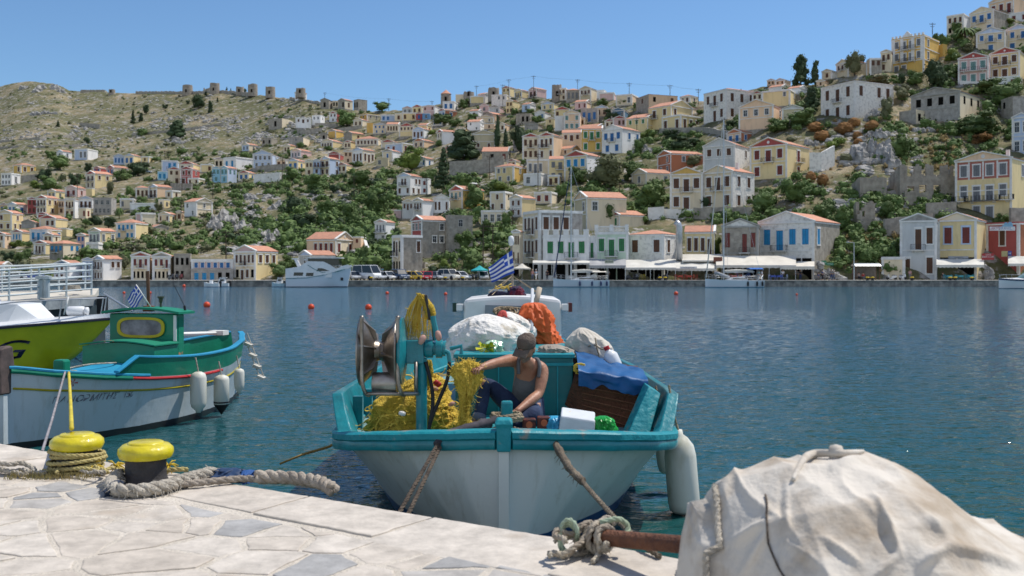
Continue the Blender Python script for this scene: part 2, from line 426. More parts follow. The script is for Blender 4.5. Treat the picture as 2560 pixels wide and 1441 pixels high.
def build_far_quay():
 stn=pm('far_quay_stone',(0.34,0.32,0.28),(0.13,0.125,0.115),scale=0.9,rough=.9,bump=.6,bscale=3,lo=.4,hi=.6)
 top=pm('far_quay_top',(0.46,0.42,0.36),(0.34,0.31,0.27),scale=.5,rough=.9)
 mb=MB(); mb.bb(-260,260,158.7,172,-2,0.9)
 tag(mb.build('far_quay',stn),'long grey stone quay wall across the harbour',kind='structure')
 mb=MB(); mb.bb(-260,260,158.55,173.5,0.9,1.0)
 tag(mb.build('promenade',top),'paved waterfront promenade in front of the buildings',kind='structure')
 # ------------------------------------------------------------------ houses
WALLC={'c':(0.75,0.64,0.46),'y':(0.76,0.61,0.33),'o':(0.68,0.44,0.13),'w':(0.82,0.81,0.79),'g':(0.46,0.43,0.39),'s':(0.43,0.385,0.32),'p':(0.66,0.46,0.43),'r':(0.42,0.10,0.09),'b':(0.50,0.59,0.74),'B':(0.16,0.31,0.50),'a':(0.75,0.54,0.36),'m':(0.55,0.66,0.52),'t':(0.34,0.60,0.72),'k':(0.10,0.19,0.29),'v':(0.78,0.75,0.69),'T':(0.50,0.19,0.10),'l':(0.56,0.49,0.33),'G':(0.56,0.57,0.56)}
COLN={'c':'cream','y':'yellow','o':'ochre','w':'white','g':'grey','s':'bare stone','p':'dusty pink','r':'dark red','b':'pale blue','B':'blue','a':'apricot','m':'mint green','t':'turquoise','k':'dark teal','v':'off-white rough','T':'brick red','l':'olive beige','G':'blue-grey'}
SHC={'n':(0.12,0.055,0.03),'b':(0.04,0.17,0.42),'g':(0.04,0.20,0.07),'d':(0.02,0.022,0.025),'w':(0.6,0.6,0.58),'r':(0.20,0.045,0.035),'k':(0.2,0.21,0.22),'t':(0.16,0.30,0.28),'C':(0.03,0.28,0.55)}
SHN={'n':'brown','b':'blue','g':'green','d':'dark','w':'white','r':'red-brown','k':'grey','t':'grey-green','C':'bright blue'}
ROOFN={'A':'gabled','B':'side-gabled','h':'hip-roofed','f':'flat-roofed','u':'roofless'}
def wallmat(c):
 k=WALLC[c]
 if c in 'sg':return pm('wall_'+COLN[c].replace(' ','_'),k,tuple(x*.55 for x in k),scale=1.1,rough=.95,bump=1.0,bscale=5,lo=.32,hi=.66)
 if c=='v':return pm('wall_rough_white',k,tuple(x*.62 for x in k),scale=1.6,rough=.95,bump=1.0,bscale=4,lo=.30,hi=.52)
 return pm('wall_'+COLN[c].replace(' ','_').replace('-','_'),k,tuple(x*.80 for x in k),scale=.45,rough=.9,bump=.25,bscale=6,lo=.30,hi=.52,stretch=(1.6,1.6,.5),rnd=.06)
TILE=pm('roof_tile',(0.57,0.275,0.175),(0.41,0.21,0.145),scale=1.3,rough=.85,bump=.8,bscale=7,rnd=.14)
TRIM=pm('white_trim',(0.82,0.81,0.78),(0.64,0.62,0.58),scale=.8,rough=.8)
GTRIM=pm('grey_trim',(0.42,0.41,0.38),scale=.8,rough=.9)
FOUND=pm('foundation_stone',(0.44,0.40,0.34),(0.24,0.22,0.19),scale=.9,rough=.95,bump=1,bscale=3)
IRON=pm('wrought_iron',(0.035,0.035,0.04),rough=.5)
CONC=pm('roof_concrete',(0.42,0.39,0.34),scale=.6,rough=.9)
GLASSD=pm('dark_pane',(0.02,0.025,0.03),rough=.15,spec=.5)
UNIT={}
def unit(kind,col=None):
 k=(kind,col)
 if k in UNIT:return UNIT[k]
 mb=MB()
 if kind=='shutter':
  mt=pm('shutter_'+SHN[col].replace(' ','_').replace('-','_'),SHC[col],rough=.6,scale=2)
  for sgn in(-1,1):
   mb.box((sgn*.252,0,0),(.47,.05,.96))
   for i in range(5):mb.box((sgn*.252,-.03,-.38+i*.19),(.36,.02,.10))
  mb.box((0,.012,0),(1,.03,1),1)
  me=mb.mesh('window',[mt,GLASSD])
 elif kind=='pane':
  mb.box((0,.015,0),(1,.03,1),1)
  for x in(-.49,0,.49):mb.box((x,-.01,0),(.06,.04,1))
  for z in(-.48,.1,.48):mb.box((0,-.008,z),(1,.035,.045))
  me=mb.mesh('window',[pm('shutter_'+SHN[col].replace(' ','_').replace('-','_'),SHC[col],rough=.6),GLASSD])
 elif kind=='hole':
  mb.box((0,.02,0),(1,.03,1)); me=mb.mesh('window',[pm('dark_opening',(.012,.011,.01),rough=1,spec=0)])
 elif kind=='frame':
  for x in(-.585,.585):mb.box((x,0,.02),(.17,.1,1.1))
  mb.box((0,-.01,.56),(1.42,.14,.12)); mb.box((0,-.015,-.53),(1.44,.16,.07))
  me=mb.mesh('frame',[col])
 elif kind=='balcony':
  mb.box((0,-.45,-.05),(1,.9,.12));
  for x in(-.36,.36):mb.prism([(x-.03,0,-.11),(x-.03,-.7,-.11),(x-.03,0,-.5)],(.06,0,0))
  me=mb.mesh('balcony',[TRIM])
 elif kind=='railing':
  for i in range(13):mb.box((-.49+i*.98/12,-.87,.45),(.012,.025,.9))
  for x in(-.49,.49):
   for i in range(4):mb.box((x,-.15-i*.24,.45),(.012,.025,.9))
  mb.box((0,-.87,.92),(1,.04,.04)); mb.box((0,-.87,.08),(1,.03,.03))
  for x in(-.49,.49):mb.box((x,-.43,.92),(.02,.86,.04))
  me=mb.mesh('railing',[IRON])
 UNIT[k]=me
 return me
HOUSES=[]
def plan(L,C,Rr,E,B,roof,ca,cb,ped,wa,wb='',sh='n',d=None,note='',**kw):
 if d is None:d=DM(C,B)
 kC=(C-1280)/F; kL=(L-1280)/F; kR=(Rr-1280)/F
 xc=kC*d; phi=math.atan(kC); a=max(C-L,1); b=max(Rr-C,0)
 tv=math.atan2(b/1.2,a); tv=min(max(tv,R_(2)),R_(80)); th=tv+phi
 wd=(xc-kL*d)/(math.cos(th)+kL*math.sin(th))
 den=math.sin(th)-kR*math.cos(th)
 ln=(kR*d-xc)/den if b>=3 and den>.02 else 0
 if b<3 or ln<=1.5:ln=min(max(wd*1.1,5),9)
 ln=min(ln,26)
 zb=CAMZ+(HZ-B)*d/F; h=(B-E)*d/F
 H_=dict(L=L,C=C,R=Rr,E=E,B=B,roof=roof,ca=ca,cb=cb or ca,ped=ped or ca,wa=wa,wb=wb,sh=sh,d=d,xc=xc,th=th,wd=wd,ln=ln,zb=zb,h=h,note=note,**kw)
 HOUSES.append(H_)
 if d>D0+1:FOOT.append((xc,d,math.cos(th),math.sin(th),wd,ln,zb))
 return H_
def openings(root,rows,face,wd,h,sh,trim,framed,tint_door=None):
 rows=rows.split('|'); nr=len(rows); rh=h/nr
 for i,row in enumerate(rows):
  n=len(row)
  if n==0:continue
  zc=h-rh*(i+.5)
  for j,ch in enumerate(row):
   if ch=='.':continue
   along=(j+.5)/n*wd*.92+wd*.04
   door=ch in 'dbDB'
   hh=rh*(.70 if door else.54); ww=min(1.15 if not door else 1.2,.5*wd/n,hh*.62)
   if ch=='O':door=True; hh=rh*.74; ww=.82*wd/n
   z=h-rh*(i+1)+hh/2+.04 if door else zc-rh*.02
   if ch in 'oO':me=unit('hole')
   elif sh in 'dw':me=unit('pane','w')
   else:me=unit('shutter',sh)
   if face=='A':loc=(-wd+along,-.02,z); rot=(0,0,0)
   else:loc=(.02,along,z); rot=(0,0,R_(90))
   wname='door' if(door and i==nr-1 and ch!='b')else 'window'
   o=inst(wname,me,root,loc,rot,(ww,1,hh))
   if framed and ch not in 'oO':
    f=inst('frame',unit('frame',trim),o)
   if ch in 'bB':
    bw=wd*.86 if ch=='B' else min(ww*2.4,wd*.9)
    bl=inst('balcony',unit('balcony'),root,(loc[0]-.0,loc[1],z-hh/2)if face=='A' else(loc[0],loc[1],z-hh/2),rot,(bw,1,min(1,rh/3)))
    inst('railing',unit('railing'),bl)
def house(Hs):
 g=Hs; wd,ln,h=g['wd'],g['ln'],g['h']
 root=thing('house',None,'house',(g['xc'],g['d'],g['zb']),-g['th'])
 root.rotation_euler=(0,0,-g['th'])
 ma,mbt=wallmat(g['ca']),wallmat(g['cb'])
 trim=GTRIM if g['ca']in 'sg' else TRIM
 pxw=g['R']-g['L']; framed=pxw>44 and g['ca']not in 'su'
 rise=wd*g.get('pitch',.19); riseB=ln*g.get('pitch',.19)
 rf=g['roof']
 # walls with the gable ends
 mb=MB(); e=0.0
 if rf=='A':
  pent=[(-wd,0,0),(0,0,0),(0,0,h),(-wd/2,0,h+rise),(-wd,0,h)]
  bk=[(x,ln,z)for x,y,z in pent]
  mb.add(pent+bk,[(0,1,2,3,4)],0); o0=0
  mb.f+=[[1,6,7,2],[9,5,0,4],[9,8,7,6,5]]; mb.m+=[1,1,1]
 elif rf=='B':
  pent=[(0,0,0),(0,ln,0),(0,ln,h),(0,ln/2,h+riseB),(0,0,h)]
  bk=[(-wd,y,z)for x,y,z in pent]
  mb.add(pent+bk,[(0,1,2,3,4)],1)
  mb.f+=[[0,5,9,4],[1,2,7,6],[5,6,7,8,9]]; mb.m+=[0,1,1]
 else:
  hh=h
  mb.add([(-wd,0,0),(0,0,0),(0,ln,0),(-wd,ln,0),(-wd,0,hh),(0,0,hh),(0,ln,hh),(-wd,ln,hh)],[(0,1,5,4)],0)
  mb.f+=[[1,2,6,5],[2,3,7,6],[3,0,4,7]]; mb.m+=[1,1,1]
  if rf=='u':
   mb.add([(-wd+.5,.5,0),(-.5,.5,0),(-.5,ln-.5,0),(-wd+.5,ln-.5,0),(-wd+.5,.5,hh),(-.5,.5,hh),(-.5,ln-.5,hh),(-wd+.5,ln-.5,hh)],[(4,5,1,0),(5,6,2,1),(6,7,3,2),(7,4,0,3)],1)
   mb.add([(-wd,0,hh),(0,0,hh),(0,ln,hh),(-wd,ln,hh),(-wd+.5,.5,hh),(-.5,.5,hh),(-.5,ln-.5,hh),(-wd+.5,ln-.5,hh)],[(0,1,5,4),(1,2,6,5),(2,3,7,6),(3,0,4,7)],1)
 mb.build('walls',[ma,mbt],root)
 mb=MB(); mb.bb(-wd-.06,.06,-.06,ln,-5,.03); mb.build('foundation',FOUND,root)
 # roof
 roofm=TILE if g['cb']!='x' else CONC
 mb=MB(); t=.10; ov=.18
 def slab(p0,p1,p2,p3):
  n=(Vector(p1)-Vector(p0)).cross(Vector(p3)-Vector(p0)).normalized()*t
  if n.z<0:n=-n
  mb.prism([p0,p1,p2,p3],n)
 if rf=='A':
  k=rise/(wd/2)
  for s_ in(-1,1):
   xe=-wd/2+s_*(wd/2+ov); ze=h-ov*k+.015
   slab((xe,.12,ze),(-wd/2,.12,h+rise+.015),(-wd/2,ln+.1,h+rise+.015),(xe,ln+.1,ze))
 elif rf=='B':
  k=riseB/(ln/2)
  for s_ in(-1,1):
   ye=ln/2+s_*(ln/2+ov); ze=h-ov*k+.015
   slab((-.12,ye,ze),(-.12,ln/2,h+riseB+.015),(-wd-.1,ln/2,h+riseB+.015),(-wd-.1,ye,ze))
 elif rf=='h':
  q=min(wd,ln)/2; hr=q*2*g.get('pitch',.19)
  x0,x1,y0,y1=-wd-ov,ov,-ov,ln+ov
  if wd>ln:r0,r1=(x0+q,(y0+y1)/2,h+hr),(x1-q,(y0+y1)/2,h+hr)
  else:r0,r1=((x0+x1)/2,y0+q,h+hr),((x0+x1)/2,y1-q,h+hr)
  vs=[(x0,y0,h+.01),(x1,y0,h+.01),(x1,y1,h+.01),(x0,y1,h+.01),r0,r1]
  fs=[(0,1,5,4),(1,2,5),(2,3,4,5),(3,0,4)]if wd>ln else[(0,1,4),(1,2,5,4),(2,3,5),(3,0,4,5)]
  mb.add(vs,fs+[(3,2,1,0)])
 elif rf=='f':
  roofm=CONC; mb.bb(-wd+.2,-.2,.2,ln-.2,h-.35,h-.2)
  mb2=MB(); w2=.22
  mb2 .bb(-wd-.05,.05,-.05,w2,h-.05,h+.18); mb2 .bb(-w2,.05,w2,ln+.05,h-.05,h+.18); mb2 .bb(-wd-.05,-wd+w2,w2,ln+.05,h-.05,h+.18); mb2 .bb(-wd+w2,-w2,ln-w2,ln+.05,h-.05,h+.18)
  mb2 .build('parapet',TRIM if g['ca']in 'wcybmtBap' else wallmat(g['ca']),root)
 roof=None
 if mb.f:roof=mb.build('roof',roofm,root)
 # white raking cornices, eaves cornice, corner pilasters; coloured pediment
 far=pxw<34
 cw=.2 if h>4 else.14
 if rf in 'AB' and g['ca']!='u':
  mb=MB(); span=wd if rf=='A' else ln; rs_=rise if rf=='A' else riseB
  def M_(u,z,dd):
   return(-span+u,-dd,z)if rf=='A' else(dd,u,z)
  slope=math.hypot(span/2,rs_); nx,nz=rs_/slope,(span/2)/slope
  for s_ in(0,1):
   u0,z0,u1,z1=(-.15,h-.15*rs_/(span/2),span/2,h+rs_)if s_==0 else(span+.15,h-.15*rs_/(span/2),span/2,h+rs_)
   up=cw*1.0
   A,B_=M_(u0,z0,0),M_(u1,z1,0); A2,B2=M_(u0,z0+up,0),M_(u1,z1+up,0)
   off=Vector(M_(0,0,.28))-Vector(M_(0,0,-.14))
   base=Vector(M_(0,0,-.14))-Vector(M_(0,0,0))
   mb.prism([Vector(A)+base,Vector(B_)+base,Vector(B2)+base,Vector(A2)+base],off)
  c0,c1=Vector(M_(-.1,h-cw*1.3,.003)),Vector(M_(span+.1,h,.2))
  mb.bb(min(c0 .x,c1 .x),max(c0 .x,c1 .x),min(c0 .y,c1 .y),max(c0 .y,c1 .y),c0 .z,c1 .z-.004)
  if not far:
   for u in(.0,span):
    c0,c1=Vector(M_(u-.02 if u==0 else u-.38,0,.002)),Vector(M_(u+.38 if u==0 else u+.02,h-cw*1.3-.005,.10))
    mb.bb(min(c0 .x,c1 .x),max(c0 .x,c1 .x),min(c0 .y,c1 .y),max(c0 .y,c1 .y),c0 .z,c1 .z)
   if '|' in(g['wa']if rf=='A' else g['wb']):
    c0,c1=Vector(M_(.4,h*.5-.09,.002)),Vector(M_(span-.4,h*.5+.09,.08))
    mb.bb(min(c0 .x,c1 .x),max(c0 .x,c1 .x),min(c0 .y,c1 .y),max(c0 .y,c1 .y),c0 .z,c1 .z)
    # eaves cornice on the long side
   if rf=='A':mb.bb(.002,.12,.12,ln,h-.3,h-.06)
   else:mb.bb(-wd,-.02,-.12,-.002,h-.3,h-.06)
  mb.build('cornice',trim,root)
  if g['ped']!=(g['ca']if rf=='A' else g['cb']):
   mb=MB(); i_=cw*.9
   mb.prism([M_(i_*2.4,h+.02,0.0),M_(span-i_*2.4,h+.02,0.0),M_(span/2,h+rs_-.1,0.0)],Vector(M_(0,0,.03))-Vector(M_(0,0,0)))
   pd=mb.build('pediment',wallmat(g['ped']),root)
   if span>7:
    mb=MB(); q=Vector(M_(span/2,h+rs_*.42,.03)); r_=span*.035
    ax=Matrix.Translation(q)@(Matrix.Rotation(R_(90),4,'X')if rf=='A' else Matrix.Rotation(R_(90),4,'Y'))
    mb.lathe([(0.001,-.05),(r_,-.05),(r_,.05),(.001,.05)],14,mat=ax); mb.build('oculus',TRIM,pd)
 elif rf in 'fh' and not far and g['ca']not in 'sg':
  mb=MB()
  for x in(-wd+.17,-.17):mb.bb(x-.19,x+.19,-.08,-.002,0,h-.3)
  mb.bb(.002,.08,0,.34,0,h-.3)
  mb.bb(-wd-.1,.1,-.14,-.003,h-.3,h-.06); mb.bb(.003,.14,-.02,ln,h-.3,h-.06)
  mb.build('cornice',trim,root)
 trimw=trim
 if 'trimc' in g:trimw=wallmat(g['trimc'])
 if g['wa']:openings(root,g['wa'],'A',wd,h,g['sh'],trimw,framed)
 if g['wb']:openings(root,g['wb'],'B',ln,h,g.get('shb',g['sh']),trimw,framed)
 if roof is not None and g.get('chim'):
  mb=MB(); mb.bb(-wd*.3-.3,-wd*.3+.3,ln*.6,ln*.6+.5,h,h+rise+.9); mb.build('chimney',TRIM,roof)
 if g.get('solar'):
  mb=MB(); mb.box((-wd*.2,ln*.75,h+rise*.7+.5),(1.2,2.0,.08),0,Matrix.Rotation(R_(-30),3,'Y')); mb.tube([(-wd*.38,ln*.75-.9,h+rise+.7),(-wd*.38,ln*.75+.9,h+rise+.7)],.28,10,1)
  mb.build('solar_heater',[GLASSD,TRIM],root)
 g['root']=root
 return root
T_=plan
T_(300,334,338,498,522,'f','c','g',None,'w.w','','k')
T_(92,118,128,536,552,'A','r','r','r','.w','','n')
T_(108,132,150,588,606,'A','c','c','p','ww','w','n')
T_(396,424,442,536,556,'A','c','y','c','w.w','w','n')
T_(470,496,512,446,462,'f','c','c',None,'w.w','','n')
T_(596,622,640,432,452,'A','c','y','r','ww','w','b')
T_(655,678,694,346,362,'f','s','s',None,'o.o','')
T_(690,716,726,400,420,'A','a','c','c','ww','','n')
T_(842,866,880,412,432,'A','c','y','r','ww','','n')
T_(884,906,924,300,316,'A','c','c','c','ww','','n')
T_(1082,1106,1122,296,314,'f','w','w',None,'w.w','','b')
T_(1140,1164,1172,322,342,'A','c','y','c','ww','','n')
T_(1106,1134,1146,372,392,'A','a','c','r','w.w','','n')
T_(1282,1306,1312,350,376,'f','g','w',None,'ww','','k')
T_(1240,1262,1275,310,328,'A','c','a','c','ww','','n')
T_(1040,1064,1084,396,416,'A','w','w','b','w.w','w','b')
T_(1440,1462,1476,296,314,'A','y','y','b','ww','','n')
T_(1512,1536,1548,302,318,'A','c','c','r','ww','','n')
T_(1268,1290,1302,402,420,'A','c','y','r','ww','','n')
T_(1700,1726,1742,268,286,'A','p','c','c','ww','','n')
T_(1880,1906,1920,232,250,'A','c','y','r','ww','','n')
# ---- far left slope
T_(33,52,90,412,433,'h','o','o',None,'.w','ww','n')
T_(3,28,51,434,463,'f','w','w',None,'www|www','w','k')
T_(142,157,180,379,395,'A','w','w','b','w','w','k')
T_(186,219,245,373,400,'f','b','w',None,'.ww','','k')
T_(284,311,311,391,412,'A','b','b','b','www','','b')
T_(311,334,353,389,412,'A','c','y','b','ww','','b')
T_(352,372,386,392,406,'f','y','y',None,'w','')
T_(233,251,268,420,433,'A','r','r','r','ww','','b')
T_(267,285,321,419,437,'A','r','c','r','ww','','b')
T_(215,237,280,434,471,'A','c','y','r','bb|ww','ww|','n')
T_(163,192,216,470,493,'A','p','p','p','bw','w','r')
T_(119,139,162,478,498,'A','y','y','c','ww','w','k')
T_(215,230,237,472,491,'f','y','y',None,'','')
T_(69,90,92,498,535,'A','r','r','r','ww|ww','','n')
T_(91,116,146,495,536,'A','c','y','r','bwb|www','ww|w','n')
T_(146,160,161,501,536,'A','a','a','c','bb|w','','n')
T_(161,187,196,499,546,'A','c','w','c','wbw|ww','','n',pitch=.08)
T_(197,231,240,497,522,'A','w','w','b','bbb','','n')
T_(197,215,227,521,546,'f','c','c',None,'.w','w','r')
T_(233,278,291,496,537,'f','g','g',None,'www|wwww','','d')
T_(339,373,374,470,495,'h','c','c',None,'wbw','','n')
T_(373,393,429,467,495,'A','c','a','b','bb','','n')
T_(414,430,452,477,495,'f','c','c',None,'w','w','n')
T_(325,392,396,510,526,'f','w','w',None,'','')
T_(396,410,425,500,520,'f','c','y',None,'w','w','d')
T_(340,353,389,533,566,'f','p','c',None,'','')
T_(291,337,370,557,598,'h','c','y',None,'wbww|w.ww','','C')
T_(404,444,447,403,446,'f','b','b',None,'.bw|..w','','C')
T_(446,483,501,410,429,'A','c','y','r','ww','','n')
T_(420,450,451,424,459,'A','c','c','r','ww|.d','','n')
T_(451,481,499,423,459,'A','r','r','r','ww|dw','w|w','n')
T_(394,417,420,430,451,'f','t','b',None,'ww','','C')
T_(501,532,536,412,431,'f','y','y',None,'.w','','n')
T_(530,550,551,421,457,'A','t','t','t','ww|w','','t')
T_(551,570,592,420,457,'A','t','b','t','ww|w','ww|','t')
T_(559,589,631,393,427,'f','w','w',None,'ww','','C')
T_(536,558,560,398,420,'A','c','c','r','oo','','n',pitch=.1)
T_(461,490,531,504,541,'B','w','c','c','w.|.w','w|','d')
T_(441,454,460,530,552,'A','c','a','c','w','w','n')
T_(605,623,645,362,377,'A','b','c','c','ww','w','k')
T_(0,18,20,512,533,'A','a','c','r','ww','','b')
T_(20,40,68,511,538,'A','w','w','b','ww','w','b')
T_(-6,30,58,533,576,'A','y','y','c','w.|ww','w|ww','n')
T_(99,139,169,546,569,'A','c','y','r','.ww','','n')
T_(54,86,97,556,571,'A','g','g','g','','')
T_(29,55,75,580,604,'A','c','y','r','www','','C')
T_(75,118,154,573,605,'h','b','y',None,'wbw','w.w','C')
T_(152,166,171,573,591,'f','y','y',None,'','')
T_(85,114,135,608,636,'A','c','y','r','wbw','','n')
T_(124,158,201,609,654,'h','s','c',None,'wbw|...','.ww|.','C')
T_(-15,12,27,586,622,'A','c','a','r','ww|w','w|','n')
T_(192,212,222,588,626,'A','p','c','c','ww|.w','','b')
T_(222,251,289,578,610,'A','m','y','c','wbw','w.w','k')
T_(216,245,256,608,636,'f','v','v',None,'','')
T_(368,385,421,569,581,'B','s','c',None,'w','','n')
T_(136,174,206,660,702,'A','w','w','k','www|www','','n',d=166)
T_(206,232,233,650,702,'A','b','b','b','wbw|www','','k',d=167)
T_(234,259,304,648,702,'A','G','w','b','wbw|www','.ww|.','n',d=166)
T_(-20,8,26,662,690,'B','c','c','c','w','w','k')
T_(328,374,381,640,702,'A','c','a','r','wbw|oooo','','r',d=167)
T_(381,426,435,641,702,'A','c','c','g','wwb|oooo','','r',d=167.5)
T_(435,476,477,637,702,'f','s','s',None,'ooo|oo.','','d',d=168)
T_(477,583,584,675,702,'f','g','g',None,'dddoo','','C',d=168,note='stonebase')
T_(478,582,583,651,675,'f','p','p',None,'wwwwww','','b',d=168.6,note='upper storey')
T_(585,640,694,628,702,'A','c','y','p','wwbww|odwo','www|...','n',d=167)
# ---- ridge, centre left
T_(737,752,767,231,251,'A','w','w','w','ww','','r')
T_(801,822,832,250,273,'A','s','s','s','o','')
T_(831,846,848,252,269,'u','c','c',None,'oo','')
T_(846,862,882,250,272,'A','s','c','s','.o','w','n')
T_(884,896,918,249,273,'f','s','s',None,'oo','')
T_(739,777,778,296,321,'f','w','w',None,'wdw|','','n')
T_(780,801,812,289,313,'f','w','w',None,'ww|','w|','k')
T_(823,842,854,283,305,'A','w','r','r','ww|w','','n')
T_(672,705,731,296,321,'u','s','c',None,'o','')
T_(899,918,950,285,309,'f','o','l',None,'w|w','ww|','n')
T_(952,988,989,288,304,'f','b','b',None,'ww.','','b')
T_(987,1006,1007,285,303,'f','c','c',None,'w','','n')
T_(1006,1040,1041,283,302,'f','y','y',None,'w.w','','n')
T_(1040,1055,1056,284,301,'A','r','r','r','w','','b')
T_(1056,1075,1076,284,299,'f','B','B',None,'w','','w')
T_(1006,1030,1031,271,286,'A','G','b','p','ww','','k')
T_(1030,1055,1071,267,284,'A','y','y','r','ww','','n')
T_(1057,1087,1101,265,289,'A','p','w','p','w.w|','','n',pitch=.06)
T_(1107,1135,1144,254,276,'f','w','w',None,'ww','','b')
T_(1096,1113,1142,275,297,'A','b','T','r','ww','w','b',pitch=.14)
T_(1139,1168,1172,237,256,'f','c','c',None,'','')
T_(1175,1211,1216,241,258,'f','y','y',None,'','')
T_(1194,1212,1229,235,258,'B','p','w','w','','')
T_(1229,1266,1276,237,266,'f','v','c',None,'.ww|','','d')
T_(1255,1275,1291,219,241,'A','y','y','r','ww|','','n')
T_(1265,1282,1296,252,283,'A','y','y','c','ww|ww','','n')
T_(1199,1222,1227,264,281,'A','p','p','p','w','','d')
T_(1222,1250,1263,268,283,'A','G','p','g','.w','','d')
T_(1174,1196,1207,277,296,'B','w','w','w','w','','n')
T_(1205,1232,1263,285,301,'A','s','a','s','w','w','n')
T_(1192,1235,1237,294,307,'A','l','l','l','.w','','d',pitch=.12)
T_(1168,1200,1212,304,326,'B','w','w','w','w.|.w','w|','d')
T_(1210,1236,1241,310,323,'f','a','a',None,'w','','n')
# ---- centre rows
T_(917,932,934,309,333,'f','o','o',None,'','')
T_(933,965,969,312,335,'A','c','c','b','www|ww','','b',pitch=.12)
T_(966,996,1002,311,331,'B','c','c','c','wwww','','n')
T_(998,1035,1047,315,341,'A','y','y','r','wwww|','','n')
T_(1045,1067,1080,312,336,'B','y','y','y','w','w','n')
T_(1031,1060,1081,323,346,'A','b','w','b','wdw','','n')
T_(819,840,860,327,345,'A','o','o','s','','','n')
T_(801,818,820,335,351,'A','s','s','s','o','')
T_(860,880,911,333,351,'A','s','y','s','','w','n')
T_(722,758,774,344,366,'f','g','c',None,'w|w','','k')
T_(802,832,857,353,370,'A','c','y','c','wbww','','n')
T_(860,877,889,355,371,'A','c','y','r','ww','','n')
T_(889,945,963,347,364,'h','c','c',None,'wwwwww','w','n')
T_(709,725,740,364,382,'A','c','y','c','ww','','n')
T_(727,752,779,377,395,'A','p','p','a','www','','k')
T_(632,681,699,386,421,'A','b','b','b','wwww|www','w|w','w')
T_(719,745,763,402,425,'A','y','y','b','bw','w','b')
T_(763,782,787,404,439,'A','c','c','c','ww|w','','n')
T_(783,800,802,402,437,'A','b','b','b','bb|w','','n')
T_(801,824,849,397,439,'A','y','b','b','bb|ww','.w|.w','n')
T_(820,850,861,385,401,'A','r','r','r','','')
T_(859,881,883,379,409,'A','a','a','a','ww|w','','n',pitch=.14)
T_(881,907,937,375,409,'A','w','c','b','wdw','wdw','n')
T_(956,982,1002,378,403,'A','c','w','g','.w.','','b')
T_(941,970,973,396,416,'f','l','l',None,'w.','','d')
T_(963,1006,1057,358,382,'f','b','y',None,'ww.','wwww','r')
T_(1033,1060,1086,352,369,'A','a','a','T','ww','','n')
T_(1093,1106,1143,329,362,'A','c','w','r','ww|ww','','n')
T_(1180,1238,1240,336,372,'A','l','l','l','..|ww','','n',pitch=.16)
T_(1205,1270,1275,379,403,'B','s','s','s','.o.w','','r')
T_(953,985,1001,355,369,'A','c','c','r','','')
T_(993,1026,1054,440,488,'A','w','w','b','.bb.|w.w','.ww|ww','n')
T_(1052,1070,1077,448,486,'f','w','w',None,'w|w','','r')
T_(1124,1157,1210,474,522,'A','y','o','r','wbw|...','','t',solar=1)
T_(1083,1123,1125,496,533,'A','w','w','w','ww.w','','n',pitch=.24)
T_(1006,1033,1034,505,547,'A','G','w','c','wdw|.','','n')
T_(1033,1057,1083,502,547,'A','G','w','c','wbw|.','','n')
T_(985,1003,1006,527,546,'f','p','w',None,'','')
T_(938,965,987,556,608,'A','w','w','p','wBw|.d','','k')
T_(1029,1056,1116,550,645,'A','r','s','r','www|..|.','..w|.ww|...','d',shb='d')
T_(1114,1121,1138,540,640,'f','s','s',None,'','w|.|.','d')
T_(981,1004,1056,590,692,'f','c','s',None,'obo|ooo','..w|...','n')
T_(767,838,884,598,640,'B','a','c','a','.wwww','w.w','r')
T_(883,902,909,594,628,'f','a','a',None,'w|','','r')
T_(747,778,838,638,692,'A','G','c','b','w|w','','d')
T_(1225,1262,1281,480,527,'f','c','c',None,'.w.|w.w','o|','n')
T_(1203,1275,1277,528,562,'f','c','c',None,'wwww','','w')
T_(1238,1284,1316,415,456,'h','y','o',None,'ww.|ww','w|','k')
# ---- centre right
T_(1306,1347,1348,342,399,'A','c','c','r','wbw|www','','n')
T_(1348,1384,1406,338,399,'A','c','a','r','bbw|w.w','','n')
T_(1405,1453,1455,332,374,'B','c','c','c','wdw|','','n')
T_(1454,1505,1506,322,380,'B','o','o','o','wbw|w.w','','g')
T_(1505,1556,1600,322,383,'A','w','w','w','wbw|ww','.w.w|','b')
T_(1397,1430,1451,371,387,'B','a','a','a','w','w','n')
T_(1317,1373,1374,400,437,'f','c','c',None,'wbw.','','k')
T_(1373,1411,1412,398,452,'B','y','y','y','wb|bb','','k')
T_(1411,1468,1510,388,456,'A','y','w','r','www|...','','C')
T_(1309,1352,1376,434,464,'f','w','w',None,'w.','','d')
T_(1369,1398,1403,439,464,'f','y','y',None,'bw','','n')
T_(1566,1618,1653,293,331,'B','y','y','y','www|','w|','g')
T_(1532,1565,1568,296,316,'A','p','p','r','.ww','','n')
T_(1621,1677,1731,263,322,'B','y','y','y','bw|.','w..|..','n')
T_(1655,1702,1752,287,328,'f','y','y',None,'w.w','www','n')
T_(1760,1815,1893,222,299,'h','v','v',None,'wbw|.dw','www|w..','n',pitch=.14)
T_(1847,1934,1966,263,321,'A','a','a','a','www|...','w|','d')
T_(1590,1622,1694,236,282,'h','s','a',None,'w|.','o.w|...','n',pitch=.09)
T_(1322,1342,1366,222,242,'A','p','p','p','bb','','n')
T_(1286,1305,1323,226,244,'A','y','y','c','wbw','','k')
T_(1383,1415,1422,221,251,'f','c','c',None,'wbw|w.w','','n')
T_(1416,1448,1450,225,252,'h','s','s',None,'www','','k')
T_(1449,1478,1494,221,253,'A','l','c','l','wbw|','','n')
T_(1492,1510,1516,226,246,'f','w','w',None,'w','','n')
T_(1497,1535,1540,232,250,'f','p','p',None,'','')
T_(1540,1580,1596,236,262,'f','c','a',None,'..w','','d')
T_(1700,1725,1746,239,258,'h','c','c',None,'ww','w','n')
